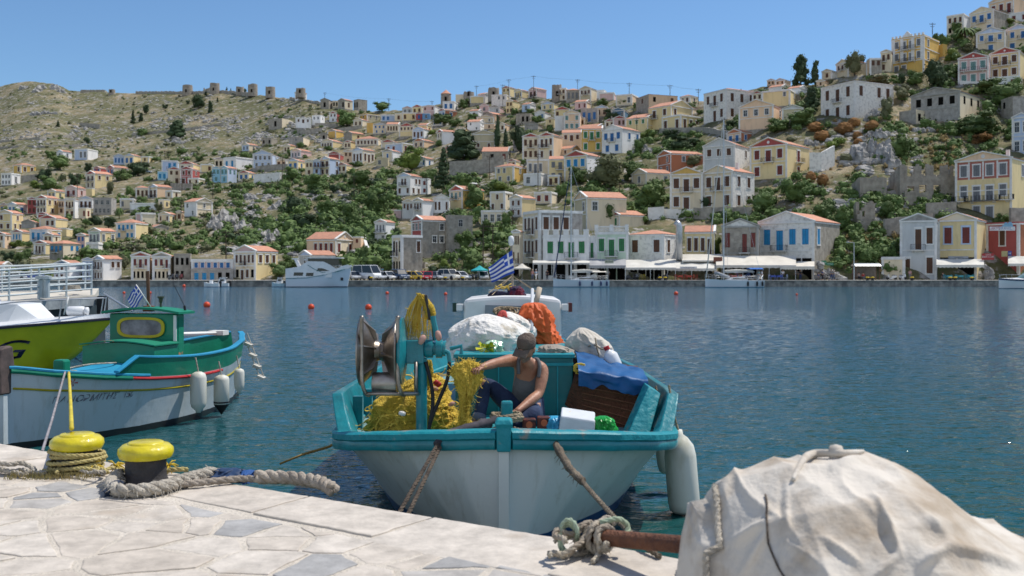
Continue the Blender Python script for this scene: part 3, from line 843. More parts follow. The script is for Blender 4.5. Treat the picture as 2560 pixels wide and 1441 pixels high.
T_(1437,1466,1477,254,273,'B','p','a','p','.w.w','','r')
T_(1488,1520,1522,269,291,'A','a','a','b','ww','','n')
T_(1528,1562,1571,276,295,'A','k','k','k','w.w','','d')
T_(1521,1540,1545,272,288,'A','a','a','a','','')
T_(1353,1385,1403,259,274,'A','y','y','b','ww','','w')
T_(1386,1425,1429,274,294,'A','y','y','r','w.w','','n')
T_(1409,1450,1454,284,325,'A','a','a','c','w.w|www','','t')
T_(1452,1494,1498,272,306,'f','g','g',None,'wbw','','b')
T_(1364,1386,1388,297,321,'A','y','y','a','.w.|ww','','n')
T_(1387,1408,1411,291,327,'f','w','w',None,'','')
T_(1337,1362,1377,281,299,'A','w','w','w','.w','','b')
T_(1290,1325,1334,285,309,'f','s','s',None,'.oo','')
T_(1305,1325,1339,260,279,'B','b','w','w','w','','k')
T_(1270,1290,1299,254,271,'A','c','y','c','ww','','n')
T_(1312,1345,1356,311,324,'A','g','g','g','','')
T_(1444,1490,1517,318,332,'B','p','p','w','','')
T_(1644,1678,1758,384,433,'A','T','T','T','.w|ww','.w..|.','k',pitch=.14)
T_(1758,1838,1874,362,427,'A','G','v','G','www|...','.w|','n',pitch=.22)
T_(1675,1757,1759,434,526,'A','c','c','o','wbw|wd.','','n')
T_(1758,1832,1886,428,523,'A','c','v','c','wbw|w.w','ww|ww','n',chim=1)
T_(1875,1968,2023,360,445,'A','y','y','r','wbw|w.w','.b.|.w.','r')
T_(1817,1853,1893,330,354,'A','a','T','T','bb','w.','b')
T_(1580,1617,1681,432,461,'A','c','c','c','w','.w','k')
T_(1436,1468,1566,494,577,'A','l','c','a','.w|','w..|...','d')
T_(1336,1378,1393,481,509,'f','c','c',None,'ww','','r')
T_(1275,1305,1339,495,542,'A','G','y','c','ww|ww','.|.','n')
T_(1510,1550,1610,537,570,'A','c','c','r','.w','','g')
# ---- waterfront, centre right
T_(1308,1348,1456,528,701,'f','c','g',None,'wwbw|wwbw|OOO','www.|....|OO.','n',d=168)
T_(1281,1299,1308,580,701,'A','c','c','c','www|w.b|O','','n',d=168.5)
T_(1358,1472,1474,590,701,'f','w','w',None,'wwbw|oOoO','','g',d=166.5,note='merlon')
T_(1473,1487,1489,592,701,'f','w','w',None,'b|O','','g',d=167.2)
T_(1488,1570,1572,582,701,'f','m','m',None,'wbw|OOO','','g',d=166.8,note='balustrade')
T_(1571,1659,1703,585,701,'h','v','v',None,'w.w|OOOO','ww|OO','n',d=167,pitch=.13)
T_(1712,1785,1788,580,701,'B','y','y','y','wwwb|OOO','','n',d=170)
T_(1805,1897,1899,565,701,'A','s','s','v','w.bw|OOOO','','r',d=168)
T_(1897,2036,2099,553,701,'A','v','s','v','wbww|OOOOO','w...|....','C',d=167.5,pitch=.17)
T_(2250,2342,2345,551,700,'A','G','G','g','.bw|d.w','','n',d=167.6)
T_(2344,2442,2464,549,700,'A','y','y','c','ww|OO','','r',d=167.6,trimc='b')
T_(2466,2547,2600,557,700,'f','r','T',None,'.w.|o..','','n',d=168.4)
T_(2204,2262,2265,645,700,'f','c','c',None,'','',d=167.2)
T_(2388,2530,2582,394,552,'A','y','y','a','wwww|wBBw|.wd.','w|.|.','k',pitch=.14,chim=1,note='redband')
T_(2530,2577,2602,290,387,'A','b','b','b','ww|ww','','w')
# ---- top right
T_(2229,2310,2348,88,180,'f','o','o',None,'wbbw|wbbw|ww..','w.|w.|..','k',note='mansion')
T_(2345,2357,2368,112,142,'f','o','o',None,'','')
T_(2202,2228,2230,129,179,'A','c','c','c','bw|w.','','n')
T_(2167,2175,2204,147,190,'f','a','s',None,'','ww|','n')
T_(2091,2122,2166,154,192,'A','c','c','c','wbw|.','w|','n')
T_(2055,2080,2093,177,197,'A','c','w','c','w','','n')
T_(1918,1937,1940,201,213,'A','a','a','b','ww','','n')
T_(1938,1962,1977,200,211,'A','a','a','b','ww','','n')
T_(2041,2062,2072,202,215,'A','a','a','c','w','','n')
T_(1922,1955,1971,216,229,'B','w','w','w','','')
T_(1969,2000,2017,219,236,'B','w','w','w','','')
T_(1905,1975,1996,224,264,'f','y','y',None,'..w|...','w|','k')
T_(1955,2008,2010,271,302,'A','l','l','G','.w','','n')
T_(2053,2137,2234,201,296,'h','v','v',None,'wbw|www','w.ww|....','n',pitch=.09)
T_(2278,2400,2456,228,302,'A','g','c','g','oooo|....','ooo|...','n',pitch=.13)
T_(2248,2290,2321,274,310,'u','g','c',None,'..','oo','d')
T_(2395,2472,2475,142,208,'A','p','p','r','wBw|www','','t')
T_(2474,2550,2567,128,192,'A','y','y','r','wbw|wdw','','n')
T_(2463,2549,2555,190,218,'f','w','w',None,'..w','','r')
T_(2440,2514,2517,78,127,'A','c','c','b','wbw|.d.','','b')
T_(2515,2575,2592,68,122,'A','c','c','b','wb|d.','','b')
T_(2424,2485,2522,24,80,'A','c','s','c','wbw|d.d','','b')
T_(2367,2409,2424,35,84,'f','c','w',None,'www|oo.','','n')
T_(2472,2535,2582,-6,32,'A','a','a','a','wwb','','r')
T_(2520,2575,2592,28,52,'f','w','w',None,'ww','','r')
T_(2503,2532,2592,243,302,'f','s','g',None,'o.|..','','d')
def build_houses():
 for g in HOUSES:house(g)
 # extra parts on a few
 for g in HOUSES:
  r,wd,ln,h=g['root'],g['wd'],g['ln'],g['h']
  if g['note']=='merlon':
   mb=MB()
   for i in range(5):mb.bb(-wd+i*(wd-.9)/4,-wd+i*(wd-.9)/4+.9,-.05,.3,h+.19,h+1.1)
   mb.build('merlons',TRIM,r)
   mb=MB()
   for i in range(4):
    x0=-wd+i*(wd-.9)/4+1.0; x1=x0+(wd-.9)/4-1.1
    for z in(.3,.6,.9):mb.bb(x0,x1,.05,.1,h+z,h+z+.05)
   mb.build('parapet_railing',pm('pale_green_rail',(.5,.62,.35)),r)
  if g['note']=='balustrade':
   mb=MB(); n=22
   for i in range(n):
    x=-wd+.3+i*(wd-.6)/(n-1)
    mb.lathe([(.05,0),(.1,.25),(.05,.5),(.09,.75)],6,mat=Matrix.Translation((x,.05,h+.2)))
   mb.bb(-wd,0,-.1,.2,h+.95,h+1.1)
   for x in(-wd+.2,-wd/2,-.2):mb.bb(x-.3,x+.3,-.15,.3,h+.19,h+1.35)
   mb.build('balustrade',TRIM,r)
  if g['note']=='redband':
   mb=MB(); mb.bb(-wd+.42,-.42,-.014,-.002,h*.69,h-.33); mb.build('red_band',pm('band_red',(.46,.17,.13),(.36,.13,.10),scale=.6),r)
   mb=MB()
   for x in(-wd*.75,-wd*.5,-wd*.25):mb.bb(x-.14,x+.14,-.05,-.015,h*.68,h-.33)
   mb.build('facade_trim',TRIM,r)
  if g['note']=='mansion':
   mb=MB()
   mb.prism([(-wd*.68,-.12,h+.2),(-wd*.34,-.12,h+.2),(-wd*.51,-.12,h+1.8)],(0,.5,0))
   for i in range(9):
    x=-wd+.3+i*(wd-.6)/8
    mb.bb(x-.25,x+.25,-.1,.3,h+.19,h+.8)
   for z in(h*.345,h*.66):mb.bb(-wd-.05,.05,-.12,-.003,z-.12,z+.12); mb.bb(.003,.12,0,ln,z-.12,z+.12)
   for x in(-wd+.5,-wd*.68,-wd*.34,-.5):mb.bb(x-.45,x+.45,-.11,-.002,h*.34,h-.31)
   mb.build('facade_trim',TRIM,r)
   # ------------------------------------------------------------------ trees and shrubs
LEAF={'green':pm('leaf_green',(0.130,0.190,0.055),(0.060,0.098,0.030),scale=.9,rough=.7,spec=.2,rnd=.25),'dark':pm('leaf_dark',(0.065,0.098,0.045),(0.030,0.048,0.024),scale=.9,rough=.75,spec=.15,rnd=.2),'bright':pm('leaf_bright',(0.19,0.25,0.05),(0.085,0.12,0.026),scale=.9,rough=.7,spec=.2,rnd=.2),'olive':pm('leaf_olive',(0.180,0.185,0.095),(0.090,0.098,0.050),scale=.9,rough=.75,spec=.2,rnd=.2),'gold':pm('dry_grass',(0.42,0.31,0.14),(0.26,0.19,0.085),scale=1.2,rough=.95,spec=.1,rnd=.2),'rust':pm('leaf_rust',(0.30,0.155,0.060),(0.16,0.085,0.035),scale=1.2,rough=.9,spec=.1,rnd=.2)}
BARK=pm('bark',(0.10,0.075,0.055),scale=3,rough=.9)
def leaf_cloud(mb,blobs,n,size,rs,flat=.6,m=0):
 for _ in range(n):
  c,r=rs.choice(blobs)
  while True:
   v=Vector((rs.uniform(-1,1),rs.uniform(-1,1),rs.uniform(-1,1)))
   if.2<v.length<=1:break
  v.normalize(); rad=rs.uniform(.62,1.22)
  p=Vector(c)+Vector((v.x*r[0],v.y*r[1],v.z*r[2]))*rad
  nrm=(v+Vector((rs.uniform(-1,1),rs.uniform(-1,1),rs.uniform(-.3,1)))*.8).normalized()
  a=nrm.orthogonal().normalized(); b=nrm.cross(a); t=rs.uniform(0,6.28)
  a,b=a*math.cos(t)+b*math.sin(t),b*math.cos(t)-a*math.sin(t)
  s=size*rs.uniform(.6,1.35)
  mb.add([p-a*s,p-b*s*.55,p+a*s,p+b*s*.55],[(0,1,2,3)],m)
def blob_core(mb,c,r,rs,k=.82,m=0,n1=10,n2=6):
 o=rs.uniform(0,50)
 rings=[]
 for j in range(n2+1):
  th=math.pi*(.03+.94*j/n2)
  ring=[]
  for i in range(n1):
   ph=6.28318*i/n1
   d=Vector((math.sin(th)*math.cos(ph),math.sin(th)*math.sin(ph),math.cos(th)))
   q=k*(1+.35*noise.noise(d*1.8+Vector((o,0,0))))
   ring.append((c[0]+d.x*r[0]*q,c[1]+d.y*r[1]*q,c[2]+d.z*r[2]*q))
  rings.append(ring)
 mb.loft(rings,m)
CROWN={}
def crown_mesh(kind,var,leaf):
 k=(kind,var,leaf)
 if k in CROWN:return CROWN[k]
 rs=random.Random(hash((len(kind),var,len(leaf)))&0xffff); mb=MB(); tb=MB()
 # everything in a unit box: width 1 (x,y), height 1
 if kind=='round':
  bl=[((0,0,.44),(.36,.36,.40))]
  for i in range(9):
   a=rs.uniform(0,6.28); q=rs.uniform(.12,.32); z=rs.uniform(.16,.80); s=rs.uniform(.14,.22)
   bl.append(((math.cos(a)*q,math.sin(a)*q,z),(s,s,s*.95)))
  for c,r in bl:blob_core(mb,c,r,rs,.74)
  leaf_cloud(mb,bl,1150,.040,rs)
  tb.tube([(0,0,-.12),(.01,0,.15),(0,.02,.35)],[.05,.04,.03],6)
 elif kind=='bush':
  bl=[]
  for i in range(8):
   a=rs.uniform(0,6.28); q=rs.uniform(.0,.3); s=rs.uniform(.16,.28); z=rs.uniform(.15,.95-s*1.1)
   bl.append(((math.cos(a)*q,math.sin(a)*q,max(.12,z)),(s,s,s*1.1)))
  for c,r in bl:blob_core(mb,c,r,rs,.74)
  leaf_cloud(mb,bl,1000,.042,rs)
  tb.tube([(0,0,-.15),(0,0,.2)],[.05,.03],6)
 elif kind=='dome':
  bl=[((0,0,.42),(.47,.47,.5))]
  blob_core(mb,*bl[0],rs,.97,n1=16,n2=9); leaf_cloud(mb,bl,900,.03,rs)
  tb.tube([(0,0,-.1),(0,0,.2)],[.06,.04],6)
 elif kind=='cypress':
  bl=[((rs.uniform(-.05,.05),rs.uniform(-.05,.05),z),(.42*f,.42*f,.12))for z,f in((.1,.7),(.2,.95),(.3,1),(.4,1),(.5,.95),(.6,.85),(.7,.72),(.8,.55),(.9,.35),(.96,.18))]
  for c,r in bl:blob_core(mb,c,r,rs,.9)
  leaf_cloud(mb,bl,620,.05,rs); tb.tube([(0,0,-.05),(0,0,.15)],[.09,.08],6)
 elif kind=='conifer':
  bl=[]
  for i in range(9):
   z=.14+i*.095; f=(1-z)*.52+.03
   for q in range(3):
    a=rs.uniform(0,6.28); bl.append(((math.cos(a)*f*.45,math.sin(a)*f*.45,z),(f*.7,f*.7,.06)))
  for c,r in bl:blob_core(mb,c,r,rs,.75,n1=8,n2=4)
  leaf_cloud(mb,bl,560,.05,rs); tb.tube([(0,0,-.05),(0,0,.5),(0,0,.95)],[.05,.035,.01],6)
 elif kind=='pine':
  bl=[]
  for i in range(20):
   z=.12+i*.042; f=.40*(1.12-z*.72); a=i*2.4+rs.uniform(-.4,.4); q=rs.uniform(.2,1)*f
   s=rs.uniform(.15,.23)*(1.15-.3*z); bl.append(((math.cos(a)*q,math.sin(a)*q,z),(s*1.2,s*1.2,s*.7)))
  for c,r in bl:blob_core(mb,c,r,rs,.8)
  leaf_cloud(mb,bl,620,.05,rs); tb.tube([(0,0,-.08),(.02,0,.4),(0,0,.85)],[.04,.03,.012],6)
 elif kind=='palm':
  for i in range(26):
   a=i*2.399; up=rs.uniform(.05,.55); L_=.55
   d=Vector((math.cos(a),math.sin(a),0)); pr=[]
   for t in range(6):
    u=t/5; p=d*L_*u*(1-.1*u)+Vector((0,0,.62+up*L_*u*1.2-.55*L_*u*u*1.6)); w_=.055*(1-abs(u-.4))
    sd_=Vector((-d.y,d.x,0))*w_; pr.append((p-sd_+Vector((0,0,-.02)),p,p+sd_+Vector((0,0,-.02))))
   mb.loft(pr,0,closed=False,cap=False)
  tb.tube([(0,0,-.06),(.015,0,.3),(0,0,.63)],[.05,.042,.05],8)
 CROWN[k]=(mb.mesh('crown',LEAF[leaf]),tb.mesh('trunk',BARK))
 return CROWN[k]
TREES=[]
def tree(kind,leaf,px,pyb,wpx,hpx,label,group=None,cat=None,d=None,name=None):
 b=P(px,pyb,d)if d else H(px,pyb); dd=b.y
 w_,h_=wpx*dd/F,hpx*dd/F
 if not d:b.z=min(b.z,ground(b.x,b.y))-.1
 var=(int(px)*7+int(pyb))%4
 nm=name or{'round':'tree','bush':'bush','dome':'spurge_bush','cypress':'cypress_tree','conifer':'conifer_tree','pine':'pine_tree','palm':'palm_tree'}[kind]
 t=thing(nm,label,cat or{'bush':'bush','dome':'bush'}.get(kind,'tree'),b,(px*1.7)%6.28,group)
 cm,tm=crown_mesh(kind,var,leaf)
 inst('crown',cm,t,scale=(w_,w_,h_)); inst('trunk',tm,t,scale=(w_,w_,h_))
 return t
def build_trees():
 G1='dark trees dotted over the bare upper slope'
 A=[('conifer','dark',145,318,13,18,'small dark conifer standing alone low on the bare left hill',G1),('conifer','dark',333,312,18,40,'tall pointed dark conifer on the bare hill, below the round tree',G1),('round','dark',366,286,22,26,'round dark tree above the pointed conifer on the bare hill',G1),('pine','dark',353,304,13,22,'narrow dark tree between the pointed conifer and the round tree',G1),('round','dark',497,272,40,42,'widest dark tree high on the bare hill, below the broken tower',G1),('pine','dark',526,282,16,30,'slim dark tree right of the widest hilltop tree',G1),('pine','dark',443,344,46,44,'big dark pine alone on the stony slope above the blue-grey houses',G1),('bush','green',351,341,36,23,'green rounded bush left of the big lone pine',G1),('round','dark',413,273,18,13,'small round tree on the hill left of the widest tree',G1),('round','dark',470,262,12,12,'tiny dark tree just left of the widest hilltop tree',G1),('conifer','dark',515,240,10,15,'small conifer under the broken tower on the ridge',G1),('conifer','dark',567,232,9,16,'left one of two little conifers on the skyline',G1),('conifer','dark',577,232,7,13,'right one of two little conifers on the skyline',G1),('round','dark',611,232,12,18,'round dark tree between two windmill stumps on the skyline',G1),('conifer','dark',544,256,8,14,'tiny conifer just below the skyline right of the broken tower',G1),('bush','dark',217,361,22,22,'dark bush above the white houses on the left slope',None),('bush','green',125,396,34,22,'low green bush left of the upper white houses',None),('round','green',150,425,62,42,'broad green tree below the upper white houses at left',None),('round','dark',110,452,44,36,'dark tree beside the ochre house at far left',None),('round','green',126,476,60,42,'green tree between the ochre house and the tall cream house',None),('bush','bright',88,472,38,26,'light green bush over the veranda at far left',None),('round','dark',186,470,36,40,'dark tree left of the tall cream house',None),('round','dark',345,440,58,42,'large dark round tree right of the red-gabled houses',None),('bush','green',303,452,56,40,'green bushes in front of the red-gabled houses',None),('round','dark',220,430,24,26,'small dark tree above the tall cream house',None),('bush','olive',275,486,28,38,'olive-coloured tree right of the tall cream house',None),('bush','green',322,490,28,30,'green bush by the broken wall above the terrace house',None),('bush','green',512,452,26,22,'green bush right of the dark red house',None),('bush','bright',600,445,34,22,'vine-green pergola bush by the turquoise houses',None),('round','green',500,402,30,14,'flat green bush behind the dark red house',None),('bush','green',610,398,40,22,'green bush above the white stepped house',None),('palm','green',298,548,22,42,'thin palm in front of the scaffolded grey house',None),('round','dark',240,565,38,34,'dark round bush below the scaffolded grey house',None),('round','dark',272,572,44,32,'dark bush row above the blue-shuttered roof',None),('bush','green',200,596,60,32,'sloping green hedge right of the pale blue hip-roofed house',None),('round','green',360,530,40,18,'green bush under the white terrace wall',None),('round','olive',397,530,26,26,'olive tree at the right end of the white terrace',None),('round','dark',20,662,40,42,'dark tree low at the far left edge',None),('round','green',58,662,48,44,'green tree below the blue-shuttered houses at far left',None),('bush','bright',45,616,44,20,'bright green vine in front of the cream houses at far left',None),('bush','bright',176,648,34,26,'feathery light green tree in front of the stone house',None),('round','olive',311,676,26,46,'olive-grey tree between two waterfront houses at left',None),('bush','green',290,692,50,28,'green garden bushes behind the left waterfront',None),('round','green',252,640,60,20,'low green hedge above the left waterfront houses',None),('conifer','dark',1110,482,60,118,'tallest dark conifer in the middle of the town',None),('pine','dark',1157,402,86,78,'big dark spreading pine beside the grey gabled house',None),('cypress','dark',1244,372,20,80,'taller slim cypress right of the grey gabled house','pair of cypresses'),('cypress','dark',1264,372,15,50,'shorter cypress right of the tall one','pair of cypresses'),('round','dark',1300,385,54,90,'dark tree mass right of the two cypresses',None),('round','green',955,278,54,27,'broad dark green tree on the skyline at centre left',None),('round','green',868,316,60,46,'green tree between the white cube house and ochre house',None),('round','green',1158,272,34,30,'green tree among the houses near the skyline',None),('round','green',1108,312,64,32,'wide green tree below the brick red house',None),('bush','green',1135,318,52,22,'green bush left of the white red-roofed house',None),('round','dark',1120,300,22,18,'small dark tree under the pale blue gable near skyline',None),('round','bright',1080,338,26,18,'bright green tree beside the blue gabled house',None),('bush','green',1178,300,40,18,'green bush under the pink-grey roofs',None),('bush','green',1025,380,36,18,'green bush before the blue balustrade house',None),('round','green',1096,366,24,20,'round green bush left of the white house with brown shutters',None),('bush','green',750,370,26,18,'green bush in front of the grey flat house',None),('bush','green',820,376,26,14,'green bush in front of the four-windowed cream house',None),('bush','green',725,392,24,22,'green bush left of the dusty pink house',None),('bush','green',890,418,44,18,'vine bushes right of the light blue villa',None),('round','green',732,450,56,38,'green tree below the yellow villa with blue pediment',None),('round','dark',738,535,70,58,'large dark green tree on the rocky slope left of centre',None),('round','green',788,480,72,46,'green trees below the light blue villa',None),('round','green',900,466,80,50,'green scrub tree under the white gabled house',None),('round','bright',1030,430,90,62,'light green tree left of the tallest conifer',None),('round','green',1070,462,60,44,'green tree behind the white three-storey house',None),('round','green',880,568,62,62,'tall green tree above the ferry in the rocky gully',None),('round','green',940,545,72,70,'green tree left of the blue-grey twin houses',None),('round','dark',760,580,70,50,'dark scrub tree on the slope above the orange-roofed restaurant',None),('round','green',815,540,50,44,'green tree on the rocky slope above the ferry',None),('bush','dark',985,612,30,50,'dark oleander beside the white balcony house',None),('round','green',910,668,34,62,'slim green tree beside the white stairway ramp',None),('round','green',965,672,44,48,'green tree at the foot of the grey stone house',None),('bush','olive',1040,666,62,56,'loose olive tree in front of the grey stone house',None),('round','green',700,695,62,48,'round green tree left of the ferry',None),('round','green',728,672,46,38,'green tree behind the ferry stern',None),('round','green',1190,520,70,70,'green tree right of the yellow house with red pediment',None),('round','green',1165,482,66,52,'dense green tree above the yellow house with red pediment',None),('bush','bright',1250,488,90,40,'bright green bushes above the cream arcade house',None),('round','green',1165,575,58,54,'green tree right of the grey stone house',None),('round','green',1155,632,76,62,'broad green tree behind the parked cars',None),('round','green',1220,600,60,54,'green tree below the cream arcade house',None),('bush','bright',1110,676,40,34,'yellow-green bush behind the white vans',None),('bush','green',1185,672,70,44,'green bushes behind the turquoise parasol',None),('bush','bright',1245,640,40,34,'yellow-green bush by the wooden utility poles',None),('round','green',1265,575,40,56,'green tree left of the tall grey building',None),('round','green',1406,494,44,44,'green tree beside the cream house with two red shutters',None),('round','olive',1515,470,124,92,'largest olive-brown tree in the middle of the right slope',None),('round','green',1585,450,70,56,'green tree left of the brick red house',None),('round','green',1448,460,60,48,'green tree below the yellow house with blue shutters',None),('round','green',1480,478,66,34,'green hedge tree above the red-roofed cream house',None),('round','green',1628,520,96,80,'large green tree left of the twin cream houses',None),('round','green',1522,565,64,66,'green tree behind the small red-pediment cream house',None),('round','olive',1735,415,50,34,'olive tree in front of the brick red house',None),('round','dark',1765,522,60,42,'round clipped dark tree before the twin cream houses',None),('round','green',1905,535,80,68,'green tree right of the rough white house',None),('bush','green',1595,385,40,44,'green tree right of the white gabled house',None),('bush','dark',1710,375,96,36,'dark ivy hedge hanging under the yellow mansion',None),('bush','dark',1685,352,60,34,'dark green hedge left of the ivy terrace',None),('bush','bright',1612,345,44,26,'light green bush under the pale yellow house',None),('round','green',1508,266,44,22,'grey-green tree beside the pink flat house near the skyline',None),('round','green',1555,264,34,20,'grey-green tree left of the large stone hip-roofed house',None),('bush','dark',1525,300,60,34,'dark trees below the small blue-pediment house',None),('bush','green',1338,258,32,14,'green bush in a garden just below the skyline',None),('bush','green',1420,270,24,14,'little green tree between two pale houses near the skyline',None),('bush','green',1345,306,40,24,'green bush right of the bare stone house',None),('bush','green',1322,284,30,14,'green bush below the pale blue gable',None),('bush','green',1373,323,22,12,'small bush before the yellow house with two windows',None),('round','green',1750,285,24,12,'little green tree left of the large rough white house',None),('bush','dark',1827,320,36,22,'dark ivy on the wall left of the apricot house',None),('pine','dark',2002,214,46,78,'tall dark pine on the skyline at right','two skyline pines'),('pine','dark',2038,214,27,62,'smaller dark pine right of the tall skyline pine','two skyline pines'),('round','olive',2137,190,52,66,'leafy tree standing before the cream gabled house on skyline',None),('round','dark',2342,220,70,84,'big very dark tree below the ochre mansion',None),('bush','dark',2255,212,22,34,'dark bush left of the big very dark tree',None),('round','green',2290,214,48,44,'green tree between dark bush and big dark tree',None),('palm','green',2412,108,60,56,'palm tree below the cream house with blue doors',None),('round','green',2345,80,32,36,'green tree at the top behind the ochre mansion',None),('bush','green',2395,85,34,34,'green bush left of the palm',None),('bush','bright',2380,150,54,34,'bright green bushes right of the ochre mansion',None),('bush','green',2360,118,36,34,'green bushes beside the ochre annex',None),('bush','bright',2520,58,50,14,'bright green bush at the top right',None),('bush','olive',2420,130,46,26,'olive bush on the terrace below the palm',None),('pine','dark',2028,282,44,66,'dark tree left of the big weathered white house',None),('round','green',2000,316,84,46,'green fig tree below the weathered white house',None),('round','green',1950,330,76,40,'green bushes left of the fig tree',None),('bush','olive',2212,298,40,62,'tall olive shrub before the weathered white house',None),('round','olive',2255,254,50,50,'grey-green olive between white house and grey ruin',None),('round','green',2450,336,130,64,'broad green fig tree below the grey roofless gable house',None),('bush','green',2500,262,90,60,'green bushes right of the grey gable house',None),('bush','green',2470,232,100,36,'green bushes below the white terrace wall at right',None),('bush','green',2540,232,50,44,'green bush at the right edge under the pink house',None),('bush','olive',2200,218,90,30,'green scrub left of the dark tree on the right ridge',None),('bush','rust',2455,360,60,30,'purple-brown bush above the three-storey yellow house',None),('round','green',2243,398,76,62,'round green bush right of the big grey rock',None),('bush','bright',2085,370,66,32,'bright green bush among the orange cushions',None),('round','green',1985,510,90,70,'green fig trees above the stone house with blue shutters',None),('round','green',2060,560,80,66,'green tree right of the stone house with blue shutters',None),('round','green',2110,572,60,70,'green tree left of the broken gable wall',None),('round','green',2215,545,54,52,'dark green tree right of the broken gable wall',None),('round','green',2165,662,66,60,'round green tree behind the bus shelter',None),('round','green',2320,530,36,26,'small green bush on the terrace wall at right',None),('bush','green',2503,560,46,36,'green bush above the red travel shop',None),('bush','dark',2385,530,18,28,'dark bush left of the yellow three-storey house',None),('round','green',1790,648,34,64,'dark green tree left of the stone gabled house on the quay',None),('bush','green',2225,520,60,40,'green ivy under the ruined tower',None),]
 for kind,leaf,px,pyb,w_,h_,lab,grp in A:tree(kind,leaf,px,pyb,w_,h_,lab,grp)
 D_=[(2110,336,50,34,'biggest orange spurge cushion, in the middle'),(2135,318,32,26,'orange spurge cushion right above the biggest one'),(2180,328,38,30,'orange spurge cushion beside the grey rock'),(2040,328,42,26,'reddish spurge cushion at the left end'),(2057,350,44,26,'orange-red spurge cushion below the reddish one'),(2078,346,32,22,'yellowish spurge cushion left of the biggest'),(2143,348,24,22,'small red spurge cushion below the biggest'),(2145,362,24,18,'small brown spurge cushion lowest of the cluster'),(2176,300,15,13,'tiny yellow-green cushion above the others'),(2115,408,32,28,'olive spurge cushion left of the big grey rock'),(2027,455,28,30,'brown spurge cushion above the fig trees'),(2057,462,30,30,'rust spurge cushion above the fig trees, right one'),(1978,354,26,14,'orange cushion peeking over the yellow house roof')]
 for px,py,w_,h_,lab in D_:tree('dome','rust' if 'olive' not in lab and 'yellow' not in lab else 'olive',px,py,w_,h_,lab,'spurge cushions on the rocks')
 # zones of scrub that read as one mass
def zone(name,label,polys,n,smin,smax,leaf,seed):
 rs=random.Random(seed); mb=MB(); k=0
 while k<n:
  x0,y0,x1,y1=rs.choice(polys)
  px=rs.uniform(x0,x1); py=rs.uniform(y0,y1)
  if py<ridge(px)+3 or py>698:continue
  if noise.noise(Vector((px/45,py/30,seed)))<-.22:k+=.3; continue
  b=H(px,py); b.z=ground(b.x,b.y)
  inside=False
  for(cx,cy,c,s,wd,ln,zb)in FOOT:
   dx,dy=b.x-cx,b.y-cy
   if abs(dx)>40:continue
   lx=dx*c-dy*s; ly=dx*s+dy*c
   if-wd-1<lx<1.5 and-3.5<ly<ln+.3:inside=True; break
  if inside:k+=.3; continue
  s=rs.uniform(smin,smax)*(1 if rs.random()<.8 else 1.5)
  bl=[((b.x+rs.uniform(-.4,.4)*s,b.y+rs.uniform(-.4,.4)*s,b.z+s*rs.uniform(.15,.5)),(s*rs.uniform(.4,.75),s*rs.uniform(.4,.75),s*rs.uniform(.35,.6)))for _ in range(2)]
  for c,r in bl:blob_core(mb,c,r,rs,.66,n1=6,n2=4)
  leaf_cloud(mb,bl,46,s*.17,rs)
  k+=1
 tag(mb.build(name,LEAF[leaf]),label,'scrub',kind='stuff')
def build_scrub():
 Zc=[(560,440,1000,640),(700,430,1010,560),(870,560,990,680),(1090,440,1290,690),(640,560,900,640)]
 zone('scrub','green maquis scrub over the rocky slope in the middle',Zc,950,.8,2.3,'green',3)
 zone('scrub','dark maquis scrub over the rocky slope in the middle',Zc,300,.8,1.9,'dark',4)
 Zr=[(1420,440,1700,560),(1880,440,2170,600),(1560,330,1760,400),(2100,480,2390,560),(1700,500,1900,560),(2000,560,2260,690)]
 zone('scrub','green scrub between the houses of the right slope',Zr,700,.7,2.0,'green',5)
 zone('scrub','light green scrub and weeds on the right slope',Zr+[(2150,300,2400,420)],150,.4,1.0,'bright',6)
 Zt=[(2160,180,2560,340),(2380,60,2560,200),(1900,230,2060,330),(2180,300,2560,420)]
 zone('scrub','green scrub around the upper right houses',Zt,480,.7,2.1,'green',7)
 Zl=[(0,380,420,700),(420,380,720,480),(330,480,620,640)]
 zone('scrub','green garden scrub between the houses on the left',Zl,480,.8,2.2,'green',8)
 zone('scrub','olive scrub over the lower left slope',Zl,160,.8,2.0,'olive',9)
 Zm=[(640,290,1600,450),(900,270,1700,330),(1700,240,1960,330)]
 zone('scrub','garden greenery between the crowded upper houses',Zm,340,.8,1.8,'green',10)
 zone('dry_grass','golden dry grass on the rocky right slope',[(2040,300,2420,470),(2100,560,2250,680),(2250,320,2420,430)],330,.35,.9,'gold',14)
 Zh=[(-200,215,800,400),(-200,230,560,330),(0,340,500,400),(640,260,820,380)]
 zone('scrub','low dark thorn cushions dotted over the bare left hill',Zh,330,.5,1.5,'olive',12)
 zone('scrub','low green thorn cushions dotted over the bare left hill',Zh,190,.5,1.4,'green',13)
